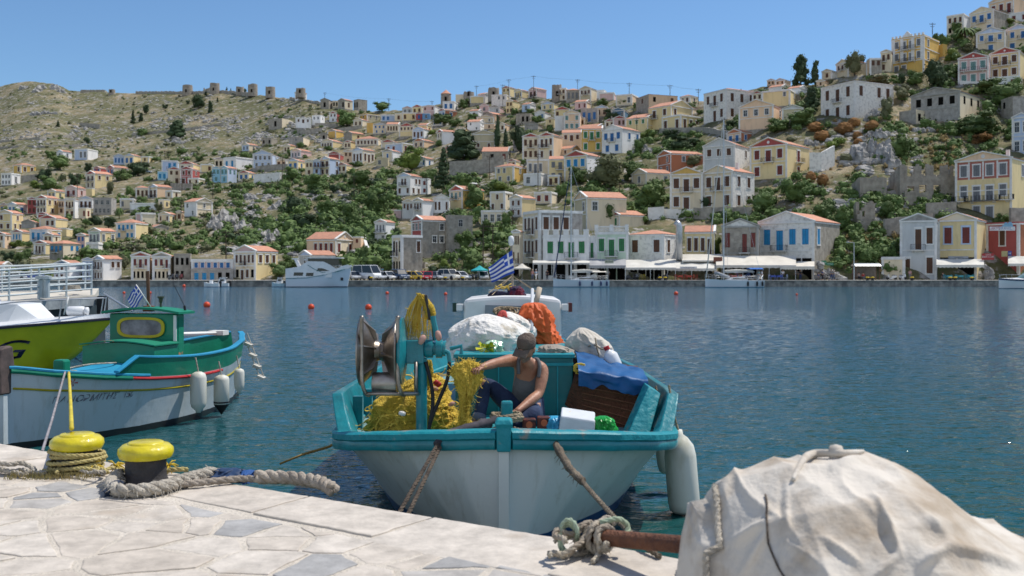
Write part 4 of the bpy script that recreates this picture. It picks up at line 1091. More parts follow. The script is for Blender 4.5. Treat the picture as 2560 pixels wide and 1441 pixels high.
 # ------------------------------------------------------------------ rocks
ROCK=pm('limestone',(0.44,0.42,0.39),(0.17,0.165,0.16),scale=.55,rough=.95,bump=1,bscale=2.5,lo=.36,hi=.62)
def rock_into(mb,c,r,rs,n1=12,n2=8):
 o=rs.uniform(0,90); rings=[]
 for j in range(n2+1):
  th=math.pi*(.02+.96*j/n2); ring=[]
  for i in range(n1):
   ph=6.28318*i/n1
   d=Vector((math.sin(th)*math.cos(ph),math.sin(th)*math.sin(ph),math.cos(th)))
   q=1+.55*noise.noise(d*1.5+Vector((o,0,0)))+.35*abs(noise.noise(d*3.6+Vector((0,o,0))))
   ring.append((c[0]+d.x*r[0]*q,c[1]+d.y*r[1]*q,c[2]+d.z*r[2]*q))
  rings.append(ring)
 mb.loft(rings)
def crag_into(mb,c,r,rs,n1=22,n2=14):
 o=rs.uniform(0,90); rings=[]
 for j in range(n2+1):
  th=math.pi*(.02+.96*j/n2); ring=[]
  for i in range(n1):
   ph=6.28318*i/n1
   d=Vector((math.sin(th)*math.cos(ph),math.sin(th)*math.sin(ph),math.cos(th)))
   e=Vector((d.x*2.2+o,d.y*2.2,d.z*1.1))
   q=1.0+.35*noise.noise(e*.8)-.38*abs(noise.noise(e*1.7))-.24*abs(noise.noise(e*3.9))+.08*noise.noise(e*9)
   ring.append((c[0]+d.x*r[0]*q,c[1]+d.y*r[1]*q,c[2]+d.z*r[2]*q))
  rings.append(ring)
 mb.loft(rings)
def build_rocks():
 rs=random.Random(5)
 for px,py,w_,h_,n,lab in[(2190,428,128,118,8,'huge pale grey limestone outcrop above the ruined tower'),(2200,345,60,46,6,'grey boulder group among the orange cushions'),(2185,302,36,40,4,'dark grey boulder beside the weathered white house'),(560,580,104,92,10,'big white limestone crag on the left-centre slope'),(930,470,56,44,7,'grey rock pinnacles below the white gabled house'),(665,615,70,60,10,'white rock outcrop above the left waterfront'),(860,515,50,24,5,'pale rocks beside the dirt slope above the ferry'),(105,232,130,30,16,'jagged white rock summit at the top left'),(105,292,80,22,9,'line of grey rocks across the bare left hill'),(1610,392,60,44,7,'grey rock face under the ivy terrace'),(2310,340,60,30,5,'grey rocks in dry grass right of the cushions'),(2030,372,44,30,5,'grey boulders left of the cushions'),(620,500,60,22,6,'pale rocks on the slope below the turquoise houses'),(1130,655,50,26,5,'white rubble under the green trees behind the cars'),(700,530,60,40,7,'broken white rocks left of the large dark green tree'),(1950,470,30,26,3,'rock knob beside the white garden wall')]:
  mb=MB(); k=DM(px,py)/F; n=max(3,n//2)
  for i in range(n):
   u=(i+.5)/n-.5+rs.uniform(-.1,.1); e=1-1.5*u*u
   qx=px+u*w_*.85; qy=py-rs.uniform(0,.35)*h_
   q=H(qx,max(qy,ridge(qx)+3)); s=h_*k*rs.uniform(.45,.62)*e+.3
   crag_into(mb,(q.x,q.y+s*.25,q.z-s*.2),(max(w_*k/n*.85,s*.5),s*.8,s),rs)
  tag(mb.build('rock_outcrop',ROCK),lab,'rocks')
 mb=MB(); k=0
 Z=[(-100,220,820,400,3),(380,290,820,360,6),(560,480,900,640,3),(640,330,760,440,1),(2050,330,2300,440,2),(2060,470,2400,560,1),(0,320,420,370,3)]
 pool=[z for z in Z for _ in range(z[4])]
 while k<2200:
  z=rs.choice(pool); px=rs.uniform(z[0],z[2]); py=rs.uniform(z[1],z[3])
  if py<ridge(px)+2:continue
  if noise.noise(Vector((px/60,py/22,8)))<.02:continue
  b=H(px,py); s=rs.uniform(.25,.75)*(1 if rs.random()<.88 else 1.8)
  rock_into(mb,(b.x,b.y,b.z+.1),(s*rs.uniform(1,1.6),s,s*.7),rs,6,4); k+=1
 tag(mb.build('scattered_rocks',ROCK),'white stones strewn over the dry hillside','stones',kind='stuff')
 # ------------------------------------------------------------------ windmill stumps, ruins, terrace walls
MILL=pm('windmill_stone',(0.38,0.33,0.27),(0.24,0.205,0.17),scale=.9,rough=.95,bump=1,bscale=4)
def mill(px,pyt,pyb,wpx,label,cone=False):
 d=dridge(px)*.99
 if pyb>ridge(px)+4:d=DM(px,pyb)
 b=P(px,pyb,d); r=wpx/2*d/F; h=(pyb-pyt)*d/F
 t=thing('windmill_ruin',label,'windmill ruin',(b.x,b.y,b.z-2),0,'round stone windmill stumps along the ridge')
 mb=MB(); rs=random.Random(px)
 n=18; tops=[h+2+(rs.uniform(-.3,.25)if not cone else 0)for _ in range(n)]
 rings=[[(r*k*math.cos(6.28318*i/n),r*k*math.sin(6.28318*i/n),z if z is not None else tops[i])for i in range(n)]for k,z in((1.06,0),(1.03,h*.5+2),(1,None),(.8,None),(.8,h+.8))]
 mb.loft(rings,0,True,True); mb.build('tower',MILL,t)
 mb=MB(); mb.bb(-.45,.45,-r*1.06-.02,-r*.9,2.2,4.0); mb.build('door',pm('dark_opening',(.012,.011,.01),rough=1,spec=0),t)
 if cone:mb=MB(); mb.lathe([(r*1.12,h+2),(.05,h+2+r*.9)],18); mb.build('roof',TILE,t)
def wall(pts,h,label,mat=None,name='stone_wall',th=.6,crumble=0.3):
 mb=MB(); rs=random.Random(len(label)); Q=[]
 for i in range(len(pts)-1):
  a,b=H(*pts[i]),H(*pts[i+1]); k=max(2,int((b-a).length/1.5))
  for j in range(k):Q.append(a.lerp(b,j/k))
 Q.append(H(*pts[-1])); rings=[]
 for i,q in enumerate(Q):
  t=(Q[min(i+1,len(Q)-1)]-Q[max(i-1,0)]); t.z=0; t.normalize(); s=Vector((-t.y,t.x,0))*th/2; hh=h+rs.uniform(-crumble,crumble)
  rings.append([q-s+Vector((0,0,-2.5)),q+s+Vector((0,0,-2.5)),q+s+Vector((0,0,hh)),q-s+Vector((0,0,hh))])
 mb.loft(rings)
 tag(mb.build(name,mat or FOUND),label,'wall')
def ruin(px0,px1,pyb,pyt,label,holes=(),mat=None,teeth=0,peak=False,d=None,depth=5):
 a=P(px0,pyb,d or DM(px0,pyb)); dd=a.y; b=P(px1,pyb,dd); k=dd/F; h=(pyb-pyt)*k; w_=b.x-a.x
 mat=mat or pm('ruin_stone',(0.42,0.375,0.31),(0.24,0.21,0.175),scale=.8,rough=.95,bump=1,bscale=3)
 t=thing('ruined_wall',label,'ruin',(a.x,a.y,a.z)); rs=random.Random(px0)
 mb=MB(); n=max(6,int(w_/.45)); x=0
 for i in range(n):
  x0,x1=w_*i/n,w_*(i+1)/n; u=(i+.5)/n
  top=h*((1-abs(u-.75)*.7)if peak else 1)+rs.uniform(-.25,.25)
  if teeth and(int(u*teeth*2)%2==1):top-=h*.28
  segs=[(-3,top)]
  for hx0,hx1,hz0,hz1 in holes:
   if hx0<u<hx1:
    new=[]
    for s0,s1 in segs:
     if hz0*h>s0:new.append((s0,min(s1,hz0*h)))
     if hz1*h<s1:new.append((max(s0,hz1*h),s1))
    segs=new
  yo=rs.uniform(-.03,.03)
  for s0,s1 in segs:
   if s1-s0>.1:mb.bb(x0,x1,yo,.6+yo,s0,s1)
 mb.build('front_wall',mat,t)
 mb=MB(); n=max(3,int(depth/.6))
 for i in range(n):
  top=h*(.95-.25*i/n)+rs.uniform(-.3,.3)
  for xx in(0,w_-.6):mb.bb(xx+.003,xx+.597,.7+(depth-.7)*i/n,.7+(depth-.7)*(i+1)/n,-3,top)
 mb.build('side_walls',mat,t)
 mb=MB(); mb.bb(.6,w_-.6,depth,depth+.4,-3,h*.5); mb.build('back_wall',mat,t)
def build_ruins():
 for a in[(469,214,234,24,'round windmill stump left of the broken double tower'),(537,209,230,23,'taller broken windmill tower joined to a lower wall'),(600,218,233,19,'low windmill stump between two skyline trees'),(632,212,234,23,'sharp-edged windmill stump, third of the left row'),(676,218,238,23,'windmill stump left of the white house on the ridge'),(752,222,236,23,'windmill stump showing behind the white ridge house'),(280,225,234,15,'tiny low windmill stump on the far left ridge'),(1172,231,244,26,'low windmill stump behind the cream parapet house'),(1234,221,244,27,'low windmill stump behind the white ridge gable'),(1392,214,244,24,'windmill stump behind the cream flat house on skyline')]:mill(*a)
 mill(1115,236,256,25,'only windmill with a red cone roof',True)
 wall([(340,235),(480,235),(560,233),(640,239)],1.6,'long dry stone wall along the left ridge')
 wall([(0,357),(100,350),(190,342)],1.2,'dry stone wall crossing the bare slope at far left')
 wall([(0,373),(110,370),(200,367)],1.2,'lower dry stone wall at far left')
 wall([(330,340),(430,331),(560,315)],1.4,'dry stone track wall past the lone pine')
 wall([(200,316),(250,321)],2.2,'short dark retaining wall alone on the hill',crumble=.05)
 wall([(725,250),(800,262)],1.5,'ridge wall under the white ridge house')
 wall([(728,337),(765,338),(805,332)],2.2,'curved grey retaining wall below the white cube houses',crumble=.1)
 wall([(788,317),(845,318)],1.6,'grey terrace wall right of the white cube houses',crumble=.1)
 wall([(845,330),(905,322)],1.5,'grey terrace wall below the ochre house',crumble=.1)
 wall([(1125,441),(1180,438),(1260,428)],4.2,'tall grey retaining wall under the dark pine',crumble=.1)
 wall([(428,476),(480,477)],2.4,'grey stone base wall under the dark red house',crumble=.1)
 wall([(1650,335),(1760,332),(1830,345)],1.6,'pale terrace wall above the ivy hedge',crumble=.1)
 wall([(1735,548),(1880,546)],2.2,'rough brown retaining wall under the twin cream houses',crumble=.1)
 wall([(1650,546),(1740,547)],1.9,'white garden wall left of the brown retaining wall',mat=TRIM,crumble=.03)
 wall([(1620,552),(1660,549)],2.6,'white stepped wall beside the large green tree',mat=TRIM,crumble=.03)
 wall([(2024,432),(2052,431),(2084,414)],4.2,'plastered white wall right of the yellow staircase house',mat=wallmat('v'),crumble=.1)
 wall([(2315,545),(2390,543)],2.8,'stone terrace wall left of the three-storey house',crumble=.1)
 wall([(2210,590),(2330,575)],3,'low stone terrace behind the grey and yellow shops',crumble=.1)
 wall([(2400,210),(2470,215)],.8,'white low wall before the pink twin house',mat=TRIM,crumble=.03)
 wall([(2525,580),(2600,575)],4.2,'rough stone retaining wall above the red travel shop',crumble=.1)
 wall([(54,456),(94,453)],2.5,'grey stone base under the ochre house',crumble=.1)
 wall([(640,430),(720,424)],2,'white-topped terrace wall before the pale blue house',crumble=.1)
 wall([(645,455),(710,450)],2.3,'long whitewashed shed wall below the pale blue house',mat=TRIM,crumble=.03,name='shed_wall',th=4)
 ruin(2150,2217,505,443,'square ruined stone tower with one dark arch',((.38,.6,.1,.45),),depth=6)
 ruin(2143,2188,578,498,'ragged broken gable wall with window hole',((.3,.5,.45,.62),(.68,.78,.45,.55)),peak=True,depth=2)
 ruin(2250,2388,505,413,'long ruined house with battlement-like wall and arches',((.13,.24,.2,.42),(.36,.5,.2,.46),(.62,.74,.2,.46)),teeth=4,depth=6)
 ruin(2262,2330,512,480,'rubble wall in front of the battlement ruin',(),depth=1.5)
 ruin(1030,1062,695,655,'small roofless stone ruin behind the parked vans',((.3,.6,.1,.6),),peak=True,depth=3,d=172)
 ruin(340,372,236,229,'ruined wall heap on the left ridge',(),depth=3)
 ruin(508,532,232,219,'lower broken wall joined to the windmill tower',(),peak=True,depth=3)
 ruin(201,262,234,225,'flat ruined enclosure on the far left ridge',(),depth=5)
 # white ramp with parapet climbing from the quay
 mb=MB()
 pts=[P(958,698,172),P(945,676,178),P(925,645,190),P(918,622,205)]
 for p in pts:p.z=max(1.0,ground(p.x,p.y))+.25
 pts=spline(pts,5); mb.loft([[q+Vector((-.3,0,-3)),q+Vector((7,0,-3)),q+Vector((7,0,.1)),q+Vector((-.3,0,.1))]for q in pts])
 tag(mb.build('ramp_path',pm('path_concrete',(.42,.39,.34),scale=.6,rough=.95)),'pale concrete ramp climbing between the trees',kind='structure')
 mb=MB(); mb.loft([[q+Vector((-.9,-.1,-3)),q+Vector((-.35,-.1,-3)),q+Vector((-.35,-.1,1.1)),q+Vector((-.9,-.1,1.1))]for q in pts])
 tag(mb.build('parapet_wall',TRIM),'curving white parapet along the pale ramp','wall')
 # utility poles and wires
 wood=pm('pole_wood',(.085,.06,.045),scale=2,rough=.9)
 tops={}
 for i,(px,pyt,pyb,lab)in enumerate([(1334,189,244,'tallest utility pole on the central skyline'),(1444,198,244,'skyline pole before the stone house'),(1573,207,262,'skyline pole left of the stone hip-roofed house'),(1675,212,250,'skyline pole right of the stone hip-roofed house'),(1746,222,262,'skyline pole left of the large rough white house'),(1272,198,262,'skyline pole left of the pink gabled house'),(1257,211,270,'pole beside the yellow ridge house'),(1191,214,240,'pole behind the low yellow skyline house'),(1173,226,266,'pole by the low windmill stump'),(812,231,252,'pole above the stone gabled ridge house'),(972,246,274,'pole above the broad skyline tree'),(1080,252,270,'short pole left of the white blue-framed house'),(412,376,448,'dark pole in front of the pale blue left house'),(193,434,498,'pole before the dusty pink house'),(1345,382,475,'dark pole before the cream balustrade house'),(1224,388,452,'pole below the stone wall at centre'),(706,392,470,'pole left of the yellow villa with blue pediment'),(1592,292,358,'pole right of the white gabled house with blue door'),(1281,520,548,'short pole behind the tall grey building'),(1549,456,520,'pole with crossbars before the red-roofed cream house'),(1208,560,690,'left timber pole of the transformer pair'),(1232,560,690,'right timber pole of the transformer pair'),(1811,295,338,'pole before the apricot house'),(2331,57,78,'pole at the top right skyline'),(2489,76,112,'pole before the cream twin house'),(565,575,650,'thin pole on the left-centre slope'),(532,430,500,'pole below the turquoise houses'),(453,495,556,'thin pole above the left rocks'),(455,445,480,'pole by the dark red house'),(1120,400,440,'pole beside the big dark pine'),(885,438,500,'pole above the rock pinnacles'),(1066,440,492,'pole beside the white three-storey house')]):
  b=H(px,pyb); k=b.y/F; hh=(pyb-pyt)*k
  t=thing('utility_pole',lab,'pole',b,0,'wooden utility poles'); mb=MB(); mb.tube([(0,0,-1),(0,0,hh)],[.11,.08],6); mb.build('pole',wood,t)
  mb=MB(); mb.box((0,0,hh-.5),(1.7,.1,.1)); mb.box((0,0,hh-1.1),(1.2,.1,.1))
  for x in(-.8,-.4,.4,.8):mb.tube([(x,0,hh-.45),(x,0,hh-.2)],.05,5)
  mb.build('crossarm',wood,t); tops[px]=b+Vector((0,0,hh-.3))
 wire=pm('wire_black',(.03,.03,.03),rough=.6)
 for a,b in[(1191,1272),(1272,1334),(1334,1444),(1444,1573),(1573,1675),(1675,1746),(972,1080),(812,972)]:
  mb=MB(); p,q=tops[a],tops[b]
  mb.tube([p.lerp(q,i/10)-Vector((0,0,.012*(p-q).length*math.sin(math.pi*i/10)))for i in range(11)],.02,4)
  tag(mb.build('power_line',wire),'sagging power line between the skyline poles at %s'%('left' if a<1100 else 'centre' if a<1500 else 'right'),'cable','power lines along the skyline')
  # ------------------------------------------------------------------ generic boat hull
def hull_loft(mb,st,m=0,nz=9,zk=-.45):
# st: (y, half breadth at rail, rail z, half breadth at waterline[, keel z]); y runs aft from the bow
 rings=[]
 for q in st:
  y,hs,zs,hw=q[:4]; k=q[4]if len(q)>4 else zk; prof=[]
  for i in range(nz+1):
   t=i/nz; z=k+(zs-k)*t
   if k>=-.02:hb=hs*t**.8
   elif z<0:hb=hw*math.sqrt(max(0,1-(z/k)**2))*.98+.004
   else:hb=hw+(hs-hw)*((z/zs)**1.15)
   prof.append((hb,z))
  rings.append([(-hb,y,z)for hb,z in prof[::-1]]+[(hb,y,z)for hb,z in prof])
 mb.loft(rings,m,closed=False,cap=False)
 n=len(rings[0])
 for rr in(rings[0],rings[-1]):mb.add(rr,[tuple(range(n))],m)
def interp_st(keys,n):
 ks=[k[0]for k in keys]; out=[]
 sp=spline([Vector((k[1],k[2],k[3]))for k in keys],10)
 ys=[]
 for i in range(len(ks)-1):ys+=[ks[i]+(ks[i+1]-ks[i])*t/10 for t in range(10)]
 ys.append(ks[-1])
 for y,p in zip(ys,sp):out.append((y,max(.01,p.x),p.y,max(.01,p.z)))
 return out
def zone_mat(name,top,low,zc,rough=.35,extra=None,stain=.25,band=None,coat=.3):
 m=bpy.data.materials.new(name); m.use_nodes=True; n=m.node_tree.nodes; l=m.node_tree.links; b=n['Principled BSDF']
 b.inputs['Roughness'].default_value=rough; b.inputs['Coat Weight'].default_value=coat; b.inputs['Coat Roughness'].default_value=.25
 tc=n.new('ShaderNodeTexCoord'); sx=n.new('ShaderNodeSeparateXYZ'); l.new(tc.outputs['Object'],sx.inputs[0])
 nz=n.new('ShaderNodeTexNoise'); nz.inputs['Scale'].default_value=3; nz.inputs['Detail'].default_value=8; l.new(tc.outputs['Object'],nz.inputs['Vector'])
 ad=n.new('ShaderNodeMath'); ad.operation='MULTIPLY_ADD'; ad.inputs[1].default_value=.03; l.new(nz.outputs['Fac'],ad.inputs[0]); l.new(sx.outputs['Z'],ad.inputs[2])
 def step(v,w_=.004):
  r=n.new('ShaderNodeMapRange'); r.inputs['From Min'].default_value=v; r.inputs['From Max'].default_value=v+w_; l.new(ad.outputs[0],r.inputs['Value']); return r.outputs['Result']
 mp=n.new('ShaderNodeMapping'); mp.inputs['Scale'].default_value=(5,5,.9); l.new(tc.outputs['Object'],mp.inputs['Vector'])
 n2=n.new('ShaderNodeTexNoise'); n2 .inputs['Scale'].default_value=1.6; n2 .inputs['Detail'].default_value=7; n2 .inputs['Roughness'].default_value=.7; l.new(mp.outputs['Vector'],n2 .inputs['Vector'])
 mr=n.new('ShaderNodeMapRange'); mr.inputs['From Min'].default_value=.52; mr.inputs['From Max'].default_value=.78; mr.inputs['To Max'].default_value=stain*2; l.new(n2 .outputs['Fac'],mr.inputs['Value'])
 x0=n.new('ShaderNodeMix'); x0 .data_type='RGBA'; x0 .inputs[6].default_value=(*top,1); x0 .inputs[7].default_value=(top[0]*.55,top[1]*.5,top[2]*.4,1); l.new(mr.outputs['Result'],x0 .inputs[0])
 x=n.new('ShaderNodeMix'); x.data_type='RGBA'; x.inputs[6].default_value=(*low,1); l.new(x0 .outputs[2],x.inputs[7]); l.new(step(zc),x.inputs[0])
 l.new(x.outputs[2],b.inputs['Base Color'])
 n3=n.new('ShaderNodeTexNoise'); n3 .inputs['Scale'].default_value=6; n3 .inputs['Detail'].default_value=5; l.new(tc.outputs['Object'],n3 .inputs['Vector'])
 bp=n.new('ShaderNodeBump'); bp.inputs['Strength'].default_value=.18; bp.inputs['Distance'].default_value=.03; l.new(n3 .outputs['Fac'],bp.inputs['Height']); l.new(bp.outputs['Normal'],b.inputs['Normal'])
 return m
WHITEP=pm('white_gelcoat',(.76,.77,.77),(.62,.63,.64),scale=1.2,rough=.35,coat=.3)
STEEL=pm('galvanised_steel',(.52,.53,.54),(.4,.41,.42),metallic=.7,rough=.4)
ALU=pm('mast_aluminium',(.62,.63,.64),metallic=.4,rough=.4)
NAVY=pm('navy_canvas',(.03,.05,.12),rough=.8)
CREAMC=pm('cream_canvas',(.66,.62,.54),(.55,.51,.44),scale=.7,rough=.9)
BLACKR=pm('black_rubber',(.02,.02,.022),rough=.6)
ORANGE=pm('buoy_orange',(.72,.075,.02),(.55,.06,.02),rough=.4)
def buoy(px,py,dia,label):
 d=5875/(py-680+dia*0.22); p=P(px,py,d); r=dia/2*d/F
 t=thing('mooring_buoy',label,'buoy',(p.x,p.y,0),0,'orange mooring buoys')
 mb=MB(); mb.lathe([(r*math.sin(math.pi*i/12)+.001,r*.55-r*math.cos(math.pi*i/12))for i in range(13)],18); mb.build('float',ORANGE,t,smooth=True)
 mb=MB(); mb.tube([(0,0,r*1.5),(0,0,r*1.8)],r*.12,6); mb.lathe([(r*.1,0),(r*.24,0),(r*.24,r*.08),(r*.1,r*.08)],10,mat=Matrix.Translation((0,0,r*1.8))@Matrix.Rotation(R_(90),4,'X')); mb.build('ring',STEEL,t)
def build_buoys():
 for px,py,di,lab in[(517,764,17,'orange buoy right of the green cabin, nearest of the buoys'),(778,769,16,'orange buoy on open water left of the net hauler'),(921,770,17,'orange buoy just left of the net hauler drum'),(968,734,9,'small far orange buoy above the hauler'),(1114,736,9,'small far orange buoy left of the white wheelhouse'),(1690,735,11,'orange buoy below the scooters on the right'),(1992,737,6,'faint small pinkish buoy far right'),(460,716,8,'red buoy by the far left quay, near the small motorboats'),(375,733,8,'red buoy right of the thin mast'),(310,733,7,'red buoy left of the small striped flag')]:buoy(px,py,di,lab)
 # ------------------------------------------------------------------ vehicles on the far quay
CARC={}
def car_mesh(kind):
 if kind in CARC:return CARC[kind]
 L_,W_,H_={'car':(4.1,1.7,1.45),'suv':(4.5,1.8,1.8),'van':(5.4,2.0,2.45)}[kind]
 def sec(x,zb,zt,hw):return[(x,-hw,zb),(x,hw,zb),(x,hw*1.0,zb+(zt-zb)*.55),(x,hw*.93,zt),(x,-hw*.93,zt),(x,-hw,zb+(zt-zb)*.55)]
 hw=W_/2; body=MB(); zt=H_*.58 if kind!='van' else H_*.5
 body.loft([sec(-L_/2,.42,zt*.85,hw*.86),sec(-L_/2+.15,.25,zt*.93,hw*.96),sec(-L_*.28,.22,zt,hw),sec(0,.22,zt,hw),sec(L_*.2,.22,zt*.98,hw),sec(L_/2-.3,.24,zt*(.82 if kind!='van' else.95),hw*.95),sec(L_/2,.42,zt*.68,hw*.84)])
 gl=MB(); rf=MB()
 if kind=='van':xs=(-L_/2+.1,-L_/2+.2,L_*.30,L_*.44)
 elif kind=='suv':xs=(-L_/2+.1,-L_/2+.35,L_*.10,L_*.24)
 else:xs=(-L_*.42,-L_*.27,L_*.06,L_*.25)
 gl.loft([[(xs[0],-hw*.9,zt-.02),(xs[3],-hw*.9,zt-.03),(xs[3],hw*.9,zt-.03),(xs[0],hw*.9,zt-.02)],[(xs[1],-hw*.76,H_-.06),(xs[2],-hw*.76,H_-.06),(xs[2],hw*.76,H_-.06),(xs[1],hw*.76,H_-.06)]])
 rf.loft([[(xs[1]-.04,-hw*.78,H_-.07),(xs[2]+.04,-hw*.78,H_-.07),(xs[2]+.04,hw*.78,H_-.07),(xs[1]-.04,hw*.78,H_-.07)],[(xs[1]+.1,-hw*.7,H_),(xs[2]-.1,-hw*.7,H_),(xs[2]-.1,hw*.7,H_),(xs[1]+.1,hw*.7,H_)]])
 for s in(-1,1):
  for xa,xb in((xs[0],xs[1]),(xs[3],xs[2]),((xs[0]+xs[3])/2,(xs[1]+xs[2])/2)):
   rf.tube([(xa,s*hw*.9,zt-.02),(xb,s*hw*.77,H_-.05)],.05,5)
 wh=MB(); r=.31 if kind=='car' else.36
 wh.lathe([(.001,-.11),(r*.6,-.11),(r,-.08),(r,.08),(r*.6,.11),(.001,.11)],14,mat=Matrix.Rotation(R_(90),4,'X'))
 hl=MB(); hl.lathe([(.001,0),(.13,0),(.1,.05),(.001,.06)],10,mat=Matrix.Rotation(R_(90),4,'Y'))
 pl=MB(); pl.box((0,0,0),(.03,.5,.12))
 CARC[kind]=(body,gl.mesh('windows',GLASSD),rf,wh.mesh('wheel',BLACKR,True),hl.mesh('headlight',pm('lamp_glass',(.7,.7,.68),rough=.2)),pl.mesh('number_plate',WHITEP),(L_,W_,H_,r))
 return CARC[kind]
def car(kind,px,color,yaw,label,d=163,py=None,group='cars parked along the far quay',extra=None):
 body,gl,rf,wh,hl,pl,(L_,W_,H_,r)=car_mesh(kind); p=P(px,700,d); p.z=1.0 if py is None else ground(p.x,p.y)+.1
 cm=pm('paint_'+'_'.join(str(int(c*100))for c in color),color,tuple(c*.9 for c in color),rough=.25,coat=.6,spec=.5)
 t=thing('parked_car' if kind!='van' else 'minibus',label,'car' if kind!='van' else 'van',p,yaw,group)
 b=bpy.data.objects.new('body',body.mesh('body',cm,False)); COL.objects.link(b); b.parent=t
 md=b.modifiers.new('b','BEVEL'); md.width=.06; md.segments=2
 inst('windows',gl,t); q=bpy.data.objects.new('roof',rf.mesh('roof',cm)); COL.objects.link(q); q.parent=t
 for x in(-L_*.31,L_*.31):
  for y in(-1,1):inst('wheel',wh,t,(x,y*(W_/2-.08),r))
 for y in(-1,1):inst('headlight',hl,t,(L_/2-.1,y*W_*.36,H_*.40 if kind!='van' else.85))
 inst('number_plate',pl,t,(L_/2+.01,0,.45))
 if extra=='taxi':mb=MB(); mb.box((0,0,H_+.09),(.2,.5,.17)); mb.build('roof_sign',WHITEP,t)
SCO={}
def scooter(px,color,yaw,label,d=163):
 p=P(px,700,d); p.z=1.0
 t=thing('scooter',label,'scooter',p,yaw,'scooters and motorbikes on the far quay')
 cm=pm('scoot_'+'_'.join(str(int(c*100))for c in color),color,rough=.3,coat=.5)
 if 'w' not in SCO:
  wh=MB(); M=Matrix.Rotation(R_(90),4,'X')
  wh.lathe([(.16,-.05),(.25,-.04),(.28,0),(.25,.04),(.16,.05)],14,mat=M,cap=False); wh.lathe([(.001,-.03),(.16,-.03),(.16,.03),(.001,.03)],10,mat=M)
  SCO['w']=wh.mesh('wheel',BLACKR)
 inst('wheel',SCO['w'],t,(-.62,0,.28)); inst('wheel',SCO['w'],t,(.65,0,.28))
 mb=MB(); mb.loft([[(-.85,-.12,.55),(-.85,.12,.55),(-.85,.1,.7),(-.85,-.1,.7)],[(-.5,-.17,.35),(-.5,.17,.35),(-.5,.15,.78),(-.5,-.15,.78)],[(-.1,-.16,.25),(-.1,.16,.25),(-.1,.14,.72),(-.1,-.14,.72)],[(.1,-.16,.2),(.1,.16,.2),(.1,.15,.32),(.1,-.15,.32)],[(.35,-.18,.22),(.35,.18,.22),(.35,.17,.34),(.35,-.17,.34)],[(.45,-.2,.4),(.45,.2,.4),(.5,.18,.95),(.5,-.18,.95)],[(.62,-.1,.5),(.62,.1,.5),(.56,.1,1.0),(.56,-.1,1.0)]])
 mb.tube([(.52,0,.9),(.66,0,.3)],.035,6); mb.build('body',cm,t)
 mb=MB(); mb.loft([[(-.88,-.1,.76),(-.88,.1,.76),(-.88,.08,.82),(-.88,-.08,.82)],[(-.4,-.15,.76),(-.4,.15,.76),(-.4,.13,.86),(-.4,-.13,.86)],[(-.02,-.1,.74),(-.02,.1,.74),(-.02,.09,.8),(-.02,-.09,.8)]]); mb.build('seat',BLACKR,t)
 mb=MB(); mb.tube([(.42,-.33,1.05),(.52,-.1,1.0),(.52,.1,1.0),(.42,.33,1.05)],.025,6); mb.tube([(.45,.28,1.05),(.45,.3,1.25)],.015,5); mb.lathe([(.001,0),(.07,0),(.07,.02),(.001,.02)],8,mat=Matrix.Translation((.45,.3,1.25))@Matrix.Rotation(R_(90),4,'Y')); mb.build('handlebar',BLACKR,t)
 # ------------------------------------------------------------------ people in the distance
SKINM=pm('skin_far',(.42,.24,.16),rough=.6)
BODY={}
def body_meshes(pose):
 if pose in BODY:return BODY[pose]
 lg={'stand':((-.1,.03),(.1,-.02),0),'walk':((-.1,-.28),(.1,.26),.12),'sit':((-.1,-.42),(.1,-.45),0)}[pose]
 zh=.92 if pose!='sit' else.48
 V=[(0,0,zh),(0,0,zh+.22),(0,-.01,zh+.45),(0,-.01,zh+.57),(0,-.03,zh+.68),(0,-.03,zh+.78)]
 E=[(0,1),(1,2),(2,3),(3,4),(4,5)]; Rr=[.14,.12,.15,.055,.09,.07]
 for s,(lx,ly)in((-1,lg[0]),(1,lg[1])):
  k=len(V)
  if pose=='sit':V+=[(s*.09,-.02,zh-.02),(s*.12,-.42,zh),(s*.12,-.42,.08),(s*.13,-.56,.04)]
  else:V+=[(s*.09,0,zh-.06),(s*.1,ly*.55-.03,.5),(s*.1,ly+(.06 if ly>.1 else 0),.09),(s*.11,ly-.14,.04)]
  E+=[(0,k),(k,k+1),(k+1,k+2),(k+2,k+3)]; Rr+=[.1,.07,.045,.04]
 for s in(-1,1):
  k=len(V); sw=-s*.16 if pose=='walk' else-.03
  V+=[(s*.19,-.01,zh+.47),(s*.24,sw*.4,zh+.2),(s*.23,sw-.08,zh-.04),(s*.22,sw-.1,zh-.12)]
  E+=[(2,k),(k,k+1),(k+1,k+2),(k+2,k+3)]; Rr+=[.06,.045,.034,.035]
 o=skin('person',V,E,Rr,SKINM,sub=1); me=o.data; bpy.data.objects.remove(o)
 # clothing shells a little larger
 def part(name,idx,grow):
  m={a:i for i,a in enumerate(idx)}
  o=skin(name,[V[i]for i in idx],[(m[a],m[b])for a,b in E if a in m and b in m],[Rr[i]*grow for i in idx],SKINM,sub=1); q=o.data; bpy.data.objects.remove(o); return q
 sh=part('shirt',[0,1,2,14,15,18,19],1.14); tr=part('trousers',[0,6,7,8,10,11,12],1.16)
 hm=MB(); hm.lathe([(.10,zh+.70),(.112,zh+.76),(.10,zh+.83),(.05,zh+.87),(.001,zh+.875)],10,mat=Matrix.Translation((0,-.01,0)))
 BODY[pose]=(me,sh,tr,hm.mesh('hair',BLACKR,True)); return BODY[pose]
